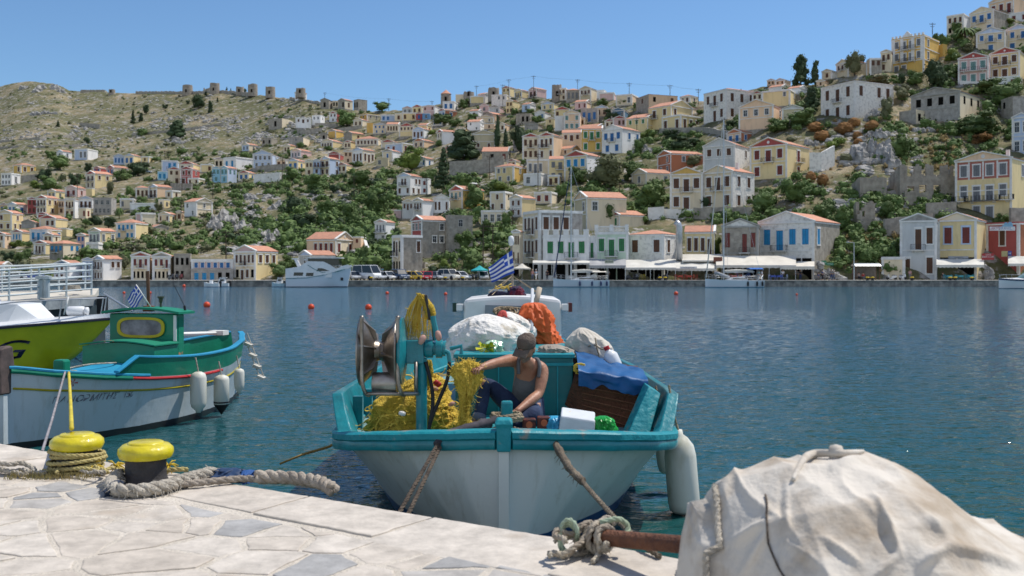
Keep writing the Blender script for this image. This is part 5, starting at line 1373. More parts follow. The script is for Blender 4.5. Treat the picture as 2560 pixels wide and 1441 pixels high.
def person(px,pose,shirt,trou,yaw,label,d=162,z=1.0,hair=(.05,.035,.025),group='people on the far waterfront',sc=1.0):
 me,sh,tr,hm=body_meshes(pose); p=P(px,700,d); p.z=z
 t=tag(bpy.data.objects.new('person',me),label,'person',group); COL.objects.link(t); t.location=p; t.rotation_euler=(0,0,yaw); t.scale=(sc,)*3
 for nm,q,c in(('shirt',sh,shirt),('trousers',tr,trou),('hair',hm,hair)):
  o=inst(nm,q,t); o.material_slots[0].link='OBJECT'; o.material_slots[0].material=pm('cloth_'+'_'.join(str(int(x*100))for x in c),c,rough=.9)
def post_canopy(px0,px1,yb,yf,zdrop,label,mat,db=167,df=162.3,name='awning',scallop=True,posts=2):
 a0,a1=P(px0,yb,db),P(px1,yb,db); b0,b1=P(px0,yf,df),P(px1,yf,df)
 t=thing(name,label,'awning',(b0 .x,b0 .y,1.0)); t_=.05
 mb=MB(); n=12
 def fn(u,v):
  q=a0 .lerp(a1,u).lerp(b0 .lerp(b1,u),v); return q-Vector((0,0,.16*math.sin(math.pi*v)*(.6+.4*math.cos(u*19))))
 mb.grid(fn,n*2,6); mb.grid(lambda u,v:fn(u,v)-Vector((0,0,t_)),n*2,6)
 mb.buildw('canopy',mat,t)
 mb=MB(); k=24
 mb.grid(lambda u,v:b0 .lerp(b1,u)+Vector((0,-.03,-.02-v*(zdrop*(1-.25*(int(u*k)%2))))),k,2)
 mb.buildw('valance',mat,t)
 mb=MB()
 mb.tube([b0,b1],.05,6)
 for i in range(posts):
  q=b0 .lerp(b1,(i+.02)/max(1,posts-.96)); mb.tube([q,(q.x,q.y,1.0)],.045,6)
 mb.buildw('frame',STEEL,t)
 return t
def parasol(px,ytop,wpx,mat,label,d=162.5):
 c=P(px,ytop,d); r=wpx/2*d/F; t=thing('parasol',label,'parasol',(c.x,c.y,1.0)); h=c.z-1.0
 mb=MB(); rings=[]
 for rr,z in((.03,h),(r*.5,h-.32*r),(r,h-.52*r),(r,h-.52*r-.18)):
  rings.append([(rr*math.cos(k*math.pi/4+.3)*(1 if k%1==0 else.95),rr*math.sin(k*math.pi/4+.3),z)for k in range(8)])
 mb.loft(rings,cap=False); mb.build('canopy',mat,t)
 mb=MB(); mb.tube([(0,0,0),(0,0,h)],.04,6); mb.lathe([(.3,0),(.3,.1),(.05,.12)],12); mb.build('pole',STEEL,t)
def chair_table(px,kind,col,label,d=161.5,yaw=0):
 p=P(px,700,d); p.z=1.0; m=pm('furn_'+'_'.join(str(int(x*100))for x in col),col,rough=.6)
 if kind=='t':
  t=thing('cafe_table',label,'table',p,yaw,'taverna tables on the quay'); mb=MB(); mb.box((0,0,.74),(.8,.8,.04)); mb.build('tabletop',m,t)
  for x in(-.33,.33):
   for y in(-.33,.33):mb=MB(); mb.tube([(x,y,0),(x,y,.72)],.025,5); mb.build('leg',m,t)
  mb=MB(); mb.loft([[(-.42,-.42,.5),(.42,-.42,.5),(.42,.42,.5),(-.42,.42,.5)],[(-.41,-.41,.775),(.41,-.41,.775),(.41,.41,.775),(-.41,.41,.775)]],cap=True); mb.build('tablecloth_skirt',m,t)
 else:
  t=thing('cafe_chair',label,'chair',p,yaw,'taverna chairs on the quay'); mb=MB(); mb.box((0,0,.45),(.42,.42,.04)); mb.build('seat',m,t)
  mb=MB()
  for z in(.6,.74,.88):mb.box((0,.2,z),(.38,.025,.07))
  mb.build('backrest',m,t)
  for x in(-.18,.18):
   for y in(-.18,.2):mb=MB(); mb.tube([(x,y,0),(x,y,.92 if y>0 else.44)],.02,5); mb.build('leg',m,t)
def sign(px0,px1,y0,y1,d,body,bg,fg,label,size=None,shear=0.0,border=None):
 a,b=P(px0,y1,d),P(px1,y0,d); c=(a+b)/2; t=thing('shop_sign',label,'sign',(c.x,c.y,a.z))
 w_,h_=b.x-a.x,b.z-a.z; mb=MB(); mb.box((0,.04,h_/2),(w_,.08,h_)); mb.build('board',bg,t)
 for i,(txt,fc,sx,sz,sc)in enumerate(body):
  q=text_mb(txt,h_*sc,shear); xs=[v.x for v in q.v]; ww=max(xs)-min(xs)
  k=min(1.0,w_*.94/max(ww,.01)if sx is None else 1.0)
  ox=0 if sx is None else sx*w_
  q.v=[Vector((v.x*k+ox,-.006,h_*sz+v.y))for v in q.v]; q.build('lettering',fc,t)
 return t
def build_waterfront():
# cars, noses to the water
 y=R_(-105)
 W_,SV,RD,YL,DB,GR=(.75,.75,.74),(.5,.52,.54),(.45,.03,.03),(.65,.42,.03),(.05,.08,.14),(.10,.11,.12)
 car('car',886,SV,R_(-70),'silver car parked right beside the ferry bow')
 car('van',917,W_,R_(-40),'white minibus, tallest vehicle on the quay')
 car('car',946,SV,R_(-60),'silver car right of the white minibus')
 car('car',970,W_,R_(-50),'white hatchback second right of the minibus')
 car('suv',1000,DB,R_(-60),'dark blue jeep left of the yellow taxis')
 car('car',1023,YL,R_(-60),'yellow taxi right of the blue jeep',d=164,extra='taxi')
 car('car',1040,YL,R_(-35),'second yellow taxi, beside the red car',extra='taxi')
 car('car',1054,RD,R_(-80),'small red car right of the yellow taxis',d=164)
 car('car',1070,RD,R_(-90),'red car seen head-on beside a dark car')
 car('car',1085,GR,R_(-85),'dark grey car right of the red cars',d=164)
 car('car',1101,SV,R_(-75),'silver car left of the white jeep',d=164)
 car('suv',1124,(.70,.67,.58),R_(-45),'cream white jeep with big windscreen')
 car('car',1151,W_,R_(-45),'white car right of the cream jeep')
 car('car',1207,SV,R_(-80),'silver car beside the striped flag',d=164)
 car('car',45,SV,R_(-10),'silver car at the far left waterfront behind the railing',d=164)
 car('car',88,(.05,.1,.35),R_(-10),'blue car at the far left waterfront behind the railing',d=164)
 car('car',366,(.45,.55,.68),R_(10),'pale blue car parked up among the left houses',d=DM(366,434),py=434)
 for px,c,yw,lab in[(1170,GR,R_(-50),'dark scooter right of the white cars'),(1180,(.05,.05,.06),R_(-70),'second dark scooter by the parasol'),(1190,GR,R_(-95),'black scooter left of the turquoise parasol'),(1577,(.03,.03,.04),R_(-20),'black motorbike left in front of the grey awning'),(1590,GR,R_(-80),'dark scooter with round mirrors before the white awning'),(1655,(.04,.04,.05),R_(180),'black scooter right under the white awning'),(1668,(.1,.1,.12),R_(-100),'dark scooter next to the red chairs'),(2229,(.7,.7,.7),R_(180),'white scooter side-on by the beige wall'),(2257,(.6,.62,.64),R_(-70),'grey white scooter by the grey house'),(428,(.05,.05,.06),R_(-40),'dark scooter by the left stone house'),(441,(.05,.05,.06),R_(-60),'black scooter by the ruined left facade'),(452,(.2,.03,.03),R_(-60),'reddish scooter by the ruined left facade')]:scooter(px,c,yw,lab)
 PINK,WH,DK,BL,GY=(.55,.28,.26),(.72,.72,.70),(.03,.03,.04),(.05,.08,.2),(.2,.2,.21)
 person(1331,'stand',PINK,(.12,.14,.22),0.3,'walker in pink shirt, left of a couple on the quay',hair=(.6,.35,.2))
 person(1340,'walk',(.45,.55,.65),WH,.6,'walker in pale blue shirt and white shorts beside the pink shirt',hair=(.55,.55,.55))
 person(1368,'stand',DK,DK,0,'dark-clothed person behind the left yacht bow',d=164)
 person(1957,'stand',WH,DK,0,'waiter in white shirt and black trousers')
 person(2056,'stand',BL,DK,.8,'person in navy standing by the stone steps')
 person(2046,'sit',BL,GY,.9,'person in dark blue sitting by the stone steps',z=1.0)
 person(2078,'walk',GY,BL,1.2,'left one of two walkers by the right quay bollards')
 person(2084,'walk',(.25,.24,.24),(.1,.13,.2),1.0,'right one of two walkers by the right quay bollards',d=161)
 person(1842,'stand',BL,BL,0,'person in blue between the red chairs and the right yacht',d=163)
 person(1990,'walk',GY,DK,.4,'person in grey under the right end of the awning',d=164)
 person(2001,'stand',DK,BL,-.4,'person in blue jeans under the awning end',d=164)
 person(2158,'sit',(.45,.05,.05),GY,0,'person in red sitting in the shelter',d=164.5)
 person(2147,'sit',(.35,.3,.28),DK,0,'person in brown sitting in the shelter',d=164.5)
 person(2275,'stand',(.5,.3,.33),GY,2.5,'person in pink shirt by the grey house door',d=164)
 person(2357,'sit',DK,GY,.3,'person at a table under the blue-trimmed house awning',d=164)
 person(1062,'stand',(.1,.1,.3),DK,0,'person in purple between the red cars',d=165)
 person(948,'walk',DK,GY,2.8,'dark-clothed walker on the concrete ramp',d=172,z=max(1.0,ground(-22.8,172))+.4)
 person(956,'walk',(.25,.5,.6),DK,2.8,'walker in turquoise on the concrete ramp',d=171,z=1.5)
 person(1520,'stand',WH,GY,0,'waiter in white behind the left yacht stern',d=165)
 # awnings
 AW=pm('awning_white',(.66,.64,.58),(.52,.50,.45),scale=.5,rough=.9); AG=pm('awning_grey',(.38,.38,.38),(.30,.30,.31),scale=.5,rough=.9)
 post_canopy(1332,1474,651,658,.25,'long thin off-white canopy under the white house with green shutters',AW,db=166,df=163,posts=4)
 post_canopy(1474,1565,648,664,.5,'grey-white awning under the mint green house',AG,db=166.3,df=162.6,posts=3)
 post_canopy(1562,1690,650,670,.35,'white sloping awning under the rough white house',AW,db=166.6,df=162.2,posts=3)
 post_canopy(1668,1790,648,672,.4,'white awning right of the drainpipe',AW,db=167.2,df=162.6,posts=3)
 post_canopy(1705,1806,636,652,.2,'upper cream awning before the yellow house',CREAMC,db=168,df=165.2,posts=2)
 post_canopy(1790,1990,640,664,.45,'widest cream awning under the two stone houses',CREAMC,db=167.2,df=162.4,posts=4)
 post_canopy(1950,2036,654,667,.5,'cream corner awning under the blue-shuttered stone house',CREAMC,db=167,df=162.2,posts=2)
 post_canopy(2341,2460,648,663,.45,'white scalloped awning under the yellow blue-trimmed house',AW,db=167.2,df=164.2,posts=0)
 post_canopy(2520,2600,641,660,.4,'white awning at the right edge behind the speedboat',AW,db=168,df=164.5,posts=0)
 DKO=pm('dark_opening',(.012,.011,.01),rough=1,spec=0)
 parasol(1199,664,44,pm('turquoise_canvas',(.03,.40,.42),rough=.8),'turquoise parasol behind the parked cars')
 parasol(1305,659,46,CREAMC,'cream parasol right of the striped flag')
 for px,c,lab in[(1700,(.4,.06,.04),'red taverna table left'),(1722,(.4,.06,.04),'red taverna table below the drainpipe'),(1835,(.4,.06,.04),'red table near the right yacht bow'),(1932,(.05,.09,.35),'blue-clothed table right of the right yacht'),(1948,(.05,.09,.35),'blue-clothed table beside the waiter'),(2372,(.05,.3,.36),'turquoise table left under the scalloped awning'),(2400,(.05,.3,.36),'turquoise table middle under the scalloped awning'),(2425,(.05,.3,.36),'turquoise table right under the scalloped awning')]:chair_table(px,'t',c,lab)
 for i,px in enumerate([1690,1710,1715,1732,1740,1828,1845,1852]):chair_table(px,'c',(.38,.06,.04),'red wooden taverna chair near the right yacht bow',yaw=i*1.3)
 for i,px in enumerate([1924,1940,1955,1965]):chair_table(px,'c',(.3,.38,.55),'pale blue taverna chair near the waiter',yaw=i*1.3)
 for i,px in enumerate([2362,2382,2391,2410,2418,2436]):chair_table(px,'c',(.04,.28,.34),'turquoise chair under the scalloped awning',yaw=i*1.3)
 for i,px in enumerate([1295,1308,1318,1386,1400]):chair_table(px,'c',(.10,.07,.05),'dark chair by the cream parasol',yaw=i*1.3)
 for i,px in enumerate([1602,1610]):chair_table(px,'c',(.6,.45,.04),'yellow chair under the white sloping awning',yaw=R_(180),d=164)
 # small mooring posts on the far quay
 yb=pm('bollard_yellow',(.70,.50,.02),(.55,.38,.02),rough=.5)
 proto=None
 for px,lab in[(928,'yellow bollard before the white minibus'),(1113,'yellow bollard before the cream jeep'),(1157,'yellow bollard before the dark scooters'),(1650,'left yellow bollard by the black scooter'),(1663,'right yellow bollard by the black scooter'),(2169,'left small yellow bollard before the shelter'),(2181,'right small yellow bollard before the shelter'),(2280,'large yellow bollard before the grey house'),(2376,'left yellow bollard before the turquoise tables'),(2388,'second yellow bollard before the turquoise tables'),(2430,'rightmost yellow bollard on the far quay')]:
  p=P(px,700,159.6); p.z=1.0
  if proto is None:
   proto=thing('quay_bollard',lab,'bollard',p,0,'yellow bollards on the far quay')
   mb=MB(); mb.lathe([(.001,.34),(.2,.36),(.32,.42),(.32,.5),(.2,.55),(.001,.56)],14); mb.build('cap',yb,proto,smooth=True)
   mb=MB(); mb.lathe([(.24,0),(.19,.36)],14); mb.build('post',BLACKR,proto)
  else:c=copy_tree(proto); c.location=p; c['label']=lab
  # lamp post, shelter, signs
 p=P(2135,700,161); t=thing('lamp_post','grey lamp post standing left of the shelter','lamp post',(p.x,p.y,1)); mb=MB(); mb.tube([(0,0,0),(0,0,6.1)],[.1,.06],8); mb.tube([(0,0,6.05),(-.9,0,6.15)],.04,6); mb.build('pole',STEEL,t)
 mb=MB(); mb.box((-.95,0,6.12),(.6,.2,.1)); mb.build('lamp_head',STEEL,t)
 p=P(2165,700,165); t=thing('shelter','small metal-roofed waiting shelter behind two seated people','shelter',(p.x,p.y,1)); rust=pm('shelter_brown',(.16,.09,.06),rough=.8)
 for x in(-1.95,1.95):
  for y_ in(-.8,.8):mb=MB(); mb.box((x,y_,1.15),(.1,.1,2.3)); mb.build('post',rust,t)
 mb=MB(); mb.bb(-1.9,1.9,.75,.8,.2,2.2); mb.build('back_panel',pm('shelter_panel',(.20,.17,.14),rough=.7),t)
 mb=MB(); mb.loft([[(x,-1.1+2.2*k/8,2.3+.45*math.sin(math.pi*k/8)+q)for k in range(9)]for x,q in((-2.15,0),(2.15,0))],closed=False,cap=False); mb.build('roof',STEEL,t)
 mb=MB(); mb.bb(-1.8,1.8,.2,.7,.4,.46); mb.build('bench',rust,t)
 WS=pm('sign_white',(.75,.75,.74),rough=.5); RS=pm('sign_red',(.42,.05,.05),rough=.5); BS=pm('sign_blue_letter',(.18,.26,.5),rough=.5); REDL=pm('sign_red_letter',(.5,.03,.04),rough=.5); DKL=pm('sign_dark_letter',(.06,.06,.06),rough=.6); PG=pm('sign_pale_green',(.48,.50,.38),rough=.6)
 t=sign(2474,2538,567,577,168.15,[('LAKYS',REDL,-.31,.5,.95),('TRAVEL',BS,.12,.5,.95)],WS,None,'white travel sign with red and blue letters and painted houses above')
 mb=MB()
 for x,r in((.6,.35),(1.3,.42)):mb.lathe([(.001,0),(r,0),(r,.05),(.001,.05)],16,mat=Matrix.Translation((x,.05,1.05))@Matrix.Rotation(R_(90),4,'X'))
 mb.prism([(-.2,-.012,.65),(1.9,-.012,.65),(1.7,-.012,1.0),(.2,-.012,1.0)],(0,.05,0)); mb.build('emblem',pm('sign_light_blue',(.25,.45,.6),rough=.5),t)
 sign(2455,2485,634,650,166.5,[('TAKIS',WS,None,.78,.3),('RENT A CAR',WS,None,.45,.42)],RS,None,'red RENT A CAR sign beside the yellow house')
 sign(1512,1534,650,659,162.0,[('OPEN MINOO',DKL,None,.5,.6)],PG,None,'pale green name sign on the grey awning')
 sign(1700,1742,667,671.5,162.0,[('Taverna Grill House',DKL,None,.5,.8)],WS,None,'white valance sign of the grill taverna')
 sign(2371,2421,641,647,167.3,[('TO MOURAGIO',DKL,None,.5,.55)],pm('sign_greyish',(.35,.36,.38),rough=.6),None,'grey name board above the scalloped awning')
 sign(2504,2519,628,642,168.1,[],pm('sign_ochre',(.5,.42,.2),rough=.6),None,'small beige poster on the red travel shop')
 t=sign(2520,2529,628,640,168.1,[('H',WS,None,.5,.7)],pm('sign_blue',(.03,.06,.28),rough=.5),None,'small blue square sign on the red travel shop')
 for x0,x1,y0,y1,n_ in((2053,2066,652,662,'left'),(2066,2084,657,664,'right')):sign(x0,x1,y0,y1,165,[('PARKING' if n_=='right' else 'TAXI',WS,None,.5,.5)],pm('sign_green',(.03,.22,.10),rough=.5),None,'green %s board on the stone steps wall'%n_)
 sign(1784,1806,643,656,164.9,[],pm('sign_brown',(.22,.08,.05),rough=.6),None,'red-brown picture board in front of the cream awning')
 mb=MB(); q=[P(1690,648,167),P(1702,648,167),P(1706,560,169)]; a=P(1698,650,166.4)
 t=thing('chimney_duct','fat grey metal kitchen duct climbing between two houses','duct',(a.x,a.y,a.z)); mb.tube([a,a+Vector((0,0,5.2)),a+Vector((-.15,0,5.9)),a+Vector((-.7,.1,6.3))],.55,14); mb.buildw('pipe',STEEL,t,smooth=True)
 # rubble steps at the stone house corner
 mb=MB(); rs=random.Random(3)
 for i in range(70):
  u=rs.random(); p=P(2040+u*75,700,166-rs.random()*1.5); hz=1+(1-u)*3.2*rs.random(); s=rs.uniform(.25,.55)
  rock_into(mb,(p.x,p.y,hz),(s,s,s*.8),rs,7,5)
 tag(mb.build('rubble_steps',ROCK),'crumbling stone stair below the blue-shuttered stone house','stairs')
 mb=MB()
 for i in range(60):
  u=rs.random(); p=P(2463+u*20,700,166.5-rs.random()*.8); s=rs.uniform(.2,.4); rock_into(mb,(p.x,p.y,1+rs.random()*2.3*(1-u*.4)),(s,s,s),rs,7,5)
 tag(mb.build('rubble_wall',ROCK),'white rubble wall beside the red travel shop stairs','wall')
def yacht(px0,px1,d,mast_px,mast_top,label,name,bimini,yaw=0.06,n=0):
 a,b=P(px0,720,d),P(px1,720,d); L_=b.x-a.x; t=thing('sailing_yacht',label,'yacht',(a.x,d,0),R_(90)*-1+yaw+R_(0),None)
 # local frame: +y aft from the bow -> rotate so that aft points to +x
 t.rotation_euler=(0,0,R_(-90)+yaw); t.matrix_basis=Matrix.Translation(t.location)@Matrix.Rotation(R_(-90)+yaw,4,'Z')
 st=interp_st([(0,.02,1.32,.01),(L_*.1,.5,1.24,.3),(L_*.3,1.15,1.12,.9),(L_*.6,1.5,1.05,1.3),(L_*.85,1.4,1.05,1.15),(L_*1.0,1.2,1.08,.9)],10)
 mb=MB(); hull_loft(mb,st); mb.build('hull',zone_mat('yacht_hull_%d'%n,(.60,.66,.70),(.05,.18,.28),.12,stain=.05),t,smooth=True)
 mb=MB(); mb.loft([[(-s[1]*.98,s[0],s[2]-.02),(s[1]*.98,s[0],s[2]-.02)]for s in st],closed=False,cap=False); mb.build('deck',WHITEP,t)
 mb=MB(); c0,c1=L_*.33,L_*.72
 mb.loft([[(-.3,c0,1.1),(.3,c0,1.1),(.25,c0+.1,1.15),(-.25,c0+.1,1.15)],[(-.85,c0+1.2,1.05),(.85,c0+1.2,1.05),(.7,c0+1.2,1.5),(-.7,c0+1.2,1.5)],[(-.95,c1,1.05),(.95,c1,1.05),(.8,c1,1.62),(-.8,c1,1.62)]]); cb=mb.build('coachroof',WHITEP,t)
 mb=MB()
 for s in(-1,1):mb.box((s*.86,(c0+c1)/2+.5,1.34),(.12,2.2,.16))
 mb.build('window',GLASSD,cb)
 my=(P(mast_px,0,d).x-a.x); mh=P(mast_px,mast_top,d).z
 mb=MB(); mb.tube([(0,my,1.1),(0,my,mh)],[.1,.08],10); mb.build('mast',ALU,t)
 for f_ in(.45,.72):mb=MB(); mb.tube([(-1.1*(1.2-f_),my+.1,mh*f_),(1.1*(1.2-f_),my+.1,mh*f_)],.035,6); mb.build('spreader',ALU,t)
 mb=MB(); mb.tube([(0,my+.1,2.3),(0,L_*.86,2.35)],.09,8); mb.build('boom',ALU,t)
 mb=MB(); mb.tube([(0,my+.15,2.45),(0,L_*.55,2.55),(0,L_*.84,2.48)],[.16,.2,.1],8); mb.build('furled_mainsail',CREAMC,t)
 mb=MB(); mb.tube([(0,.15,1.5),(0,my*.95,mh*.97)],[.1,.06],8); mb.build('furled_jib',NAVY if n==0 else CREAMC,t)
 mb=MB()
 for p,q in(((0,L_*.99,1.2),(0,my,mh)),((-1.3,my+.3,1.1),(0,my,mh*.98)),((1.3,my+.3,1.1),(0,my,mh*.98))):mb.tube([p,q],.02,4)
 mb.build('rigging',STEEL,t)
 mb=MB()
 for s in(-1,1):
  pts=[(s*(x[1]-.06),x[0],x[2])for x in st[::6]]
  for z in(.35,.65):mb.tube([(x,y_,zz+z)for x,y_,zz in pts],.015,4)
  for x,y_,zz in pts:mb.tube([(x,y_,zz),(x,y_,zz+.66)],.02,4)
 mb.build('guard_rail',STEEL,t)
 mb=MB(); y0=c1-.5
 mb.loft([[(-1.0+2.0*k/8,y0+(0 if j==0 else.9),1.5+(.15 if j==0 else.75)*math.sin(math.pi*k/8)**.6)for k in range(9)]for j in(0,1)],closed=False,cap=False); mb.build('sprayhood',CREAMC if n==0 else NAVY,t)
 mb=MB()
 if bimini:
  mb.loft([[(-1.1+2.2*k/8,y_,2.75+.2*math.sin(math.pi*k/8))for k in range(9)]for y_ in(c1+.3,c1+2.3)],closed=False,cap=False); mb.build('bimini_cover',pm('bimini_blue',(.03,.15,.5),rough=.8),t)
  mb=MB()
  for s in(-1,1):
   for y_ in(c1+.3,c1+2.3):mb.tube([(s*1.1,(c1+1.3),1.1),(s*1.1,y_,2.75)],.025,5)
  mb.build('bimini_frame',STEEL,t)
 else:
  mb.loft([[(-1.1+2.2*k/8,y_,2.3+.15*math.sin(math.pi*k/8))for k in range(9)]for y_ in(c1-.2,c1+2.0)],closed=False,cap=False); mb.build('bimini_cover',CREAMC,t)
 return t,L_
def build_boats_far():
 t,L_=yacht(1383,1522,153,1428,417,'white yacht with cream canvas, left of the two sailing yachts','a',False,n=0)
 t2,L2=yacht(1763,1908,150,1810,300,'white yacht with blue bimini, right of the two sailing yachts','b',True,n=1)
 nb=pm('fender_navy',(.05,.07,.16),rough=.6)
 for tt,L0,ys,m_,nm in((t,L_,(.46,.68,.84,.95),nb,'navy fender on the left yacht side'),(t2,L2,(.70,.86,.96),BLACKR,'black fender on the right yacht side')):
  for i,u in enumerate(ys):
   w_=tt.matrix_basis@Vector((1.45 if u<.9 else 1.3,L0*u,.55)); f=thing('boat_fender',nm,'fender',w_,0,nm+'s')
   mb=MB(); mb.lathe([(.001,-.36),(.1,-.34),(.15,-.2),(.15,.2),(.1,.34),(.03,.4),(.001,.4)],10); mb.build('body',m_,f,smooth=True); mb=MB(); mb.tube([(0,0,.4),(0,.1,.7)],.015,4); mb.build('rope',STEEL,f)
   # rubber dinghy on the right yacht's foredeck
 w_=t2 .matrix_basis@Vector((0,L2*.28,1.35)); f=thing('rubber_dinghy','grey inflatable dinghy tilted on the right yacht deck','dinghy',w_)
 mb=MB(); mb.tube(spline([(-.9,-.5,.9),(.6,-.55,.35),(1.1,0,.2),(.6,.55,.35),(-.9,.5,.9)],6),.2,10); mb.build('tube',pm('dinghy_grey',(.45,.46,.48),rough=.6),f,smooth=True)
 mb=MB(); mb.add([(-.9,-.45,.8),(.6,-.5,.25),(.9,0,.15),(.6,.5,.25),(-.9,.45,.8)],[(0,1,2,3,4)]); mb.build('floor',NAVY,f)
 # people on the right yacht
 for u,c,lab in((.93,(.35,.55,.55),'person in pale green at the stern of the right yacht'),(.985,(.7,.7,.7),'person in white at the stern of the right yacht')):
  q=t2 .matrix_basis@Vector((.2,L2*u,1.0)); person(0,'stand',c,(.6,.6,.6),1,lab,d=q.y,z=1.0,group='people on the right yacht'); bpy.context.scene.collection.objects[-1]
  for o in COL.objects:
   if o.get('label')==lab:o.location=(q.x,q.y,.95)
   # ferry
 d=152; a=P(714,717,d); b=P(868,717,d); L_=b.x-a.x
 t=thing('ferry','white passenger ferry with high flared bow moored at the quay','ferry',(a.x,d+1.5,0)); t.scale=(1,1,1.13)
 def R2(pts,y):return[Vector((x,y,z))for x,z in pts]
 FW=zone_mat('ferry_hull',(.58,.64,.70),(.02,.03,.06),.12,stain=.05)
 rings=[]
 for u,hb,zs,hw in((0,1.5,1.25,1.4),(.2,1.6,1.25,1.55),(.5,1.65,1.45,1.5),(.75,1.45,2.0,1.0),(.9,.8,2.4,.4),(1.0,.05,2.6,.02)):
  x=L_*u*(1 if u<.95 else 1.04); xw=L_*u*.97
  rings.append([(xw,-hw*.6,-.4),(xw,-hw,0),(x,-hb,zs),(x,hb,zs),(xw,hw,0),(xw,hw*.6,-.4)])
 mb=MB(); mb.loft(rings); mb.build('hull',FW,t,auto=40)
 # tall side: profile panel with rake
 prof=[(0.0,1.2),(L_*.35,1.25),(L_*.6,1.6),(L_*.9,2.35),(L_*1.03,2.75),(L_*1.02,3.05),(L_*.93,2.9),(L_*.82,2.45),(L_*.74,2.95),(L_*.62,3.45),(L_*.36,3.5),(L_*.22,2.75),(0.0,2.5)]
 for y_,nm in((-1.62,'side'),(1.5,'side')):
  mb=MB(); mb.prism([(x,y_,z)for x,z in prof],(0,.1,0)); s_=mb.build('side',WHITEP,t)
  if y_<0:
   for x0,x1,z0,z1 in((.13,.29,1.55,2.0),(.33,.46,1.5,1.95)):mb=MB(); mb.add([(L_*x0,-1.635,z0),(L_*(x1-.01),-1.635,z0),(L_*x1,-1.635,z1),(L_*(x0+.01),-1.635,z1)],[(0,1,2,3)]); mb.build('window',GLASSD,s_)
   mb=MB(); mb.add([(L_*.50,-1.635,2.15),(L_*.72,-1.635,2.2),(L_*.60,-1.635,2.55),(L_*.53,-1.635,2.58)],[(0,1,2,3)]); mb.build('window',GLASSD,s_)
   for x0,x1 in((.93,.965),):mb=MB(); mb.bb(L_*.88,L_*.92,-.72,-.6,.9,1.3); mb.build('anchor_pocket',BLACKR,t)
   # the band and trim
 mb=MB(); mb.tube([(0,-1.64,1.2),(L_*.35,-1.7,1.27),(L_*.6,-1.66,1.62),(L_*.9,-.95,2.28)],.035,5); mb.tube([(L_*.36,-1.66,3.0),(L_*.48,-1.66,2.4),(L_*.6,-1.66,2.0),(L_*.8,-1.4,2.1),(L_*.95,-.7,2.4)],.035,5); mb.build('stripe',pm('ferry_teal',(.02,.2,.22),rough=.5),t)
 mb=MB(); mb.bb(L_*.05,L_*.75,-1.5,1.45,1.3,2.45); mb.build('saloon',WHITEP,t)
 mb=MB(); mb.bb(L_*.36,L_*.86,-1.35,1.3,2.95,3.9); mb.build('bridge',GLASSD,t)
 mb=MB(); mb.bb(L_*.34,L_*.90,-1.5,1.4,3.9,4.02); mb.loft([[(L_*.45,-1.5,3.25),(L_*.45,1.4,3.25),(L_*.45,1.4,3.3),(L_*.45,-1.5,3.3)],[(L_*.92,-1.0,2.75),(L_*.92,1.0,2.75),(L_*.92,1.0,2.85),(L_*.92,-1.0,2.85)]]); mb.build('roof',WHITEP,t)
 mb=MB(); mb.loft([[(L_*.18,-.35,2.45),(L_*.24,-.35,2.45),(L_*.24,.35,2.45),(L_*.18,.35,2.45)],[(L_*.11,-.3,3.75),(L_*.16,-.3,3.75),(L_*.16,.3,3.75),(L_*.11,.3,3.75)]]); mb.box((L_*.12,0,3.85),(.9,.5,.16)); mb.build('funnel',WHITEP,t)
 mb=MB(); mb.lathe([(.001,-.3),(.3,-.2),(.4,0),(.3,.25),(.001,.3)],12,mat=Matrix.Translation((L_*.31,-1.2,2.75))); mb.build('liferaft',WHITEP,t,smooth=True)
 mb=MB(); mb.bb(L_*.28,L_*.38,-.6,.6,3.6,3.85); mb.build('locker',WHITEP,t)
 # little motorboats on the left
 def motorboat(px,w_px,d,label,cabin,name='motorboat',col=(.7,.72,.72)):
  a=P(px-w_px/2,717,d); L_=w_px*d/F; t=thing(name,label,'motorboat',(a.x,a.y,0),0); t.rotation_euler=(0,0,R_(-90)); t.matrix_basis=Matrix.Translation(t.location)@Matrix.Rotation(R_(-90),4,'Z')
  st=interp_st([(0,.03,.75,.01),(L_*.25,.6,.62,.4),(L_*.6,.85,.55,.75),(L_,.75,.55,.65)],8); mb=MB(); hull_loft(mb,st,zk=-.25); mb.build('hull',zone_mat('hull_'+str(px),col,(.05,.1,.2),.08,stain=.05),t,smooth=True)
  mb=MB(); mb.loft([[(-s[1]*.96,s[0],s[2]-.03),(s[1]*.96,s[0],s[2]-.03)]for s in st],closed=False,cap=False); mb.build('deck',WHITEP,t)
  if cabin:
   mb=MB(); mb.loft([[(-.5,L_*.35,.6),(.5,L_*.35,.6),(.5,L_*.75,.6),(-.5,L_*.75,.6)],[(-.4,L_*.45,1.35),(.4,L_*.45,1.35),(.4,L_*.75,1.35),(-.4,L_*.75,1.35)]]); c=mb.build('cabin',WHITEP,t); mb=MB(); mb.box((-.47,L_*.6,1.05),(.1,L_*.22,.3)); mb.box((.47,L_*.6,1.05),(.1,L_*.22,.3)); mb.build('window',GLASSD,c)
   mb=MB(); mb.box((0,L_*.64,1.45),(1.0,L_*.4,.06)); mb.build('roof',WHITEP,t)
  else:
   mb=MB(); mb.box((0,L_*.45,.8),(.5,.4,.5)); mb.build('console',WHITEP,t)
  mb=MB(); mb.box((0,L_*1.02,.7),(.3,.35,.5)); mb.box((0,L_*1.04,.3),(.12,.2,.6)); mb.build('outboard',BLACKR,t)
 motorboat(530,40,154,'small open white motorboat by the far left quay',False)
 motorboat(553,42,157,'white motorboat with small cabin by the rosy building',True)
 motorboat(697,34,155,'small white boat with light blue hull left of the ferry',True,col=(.45,.6,.66))
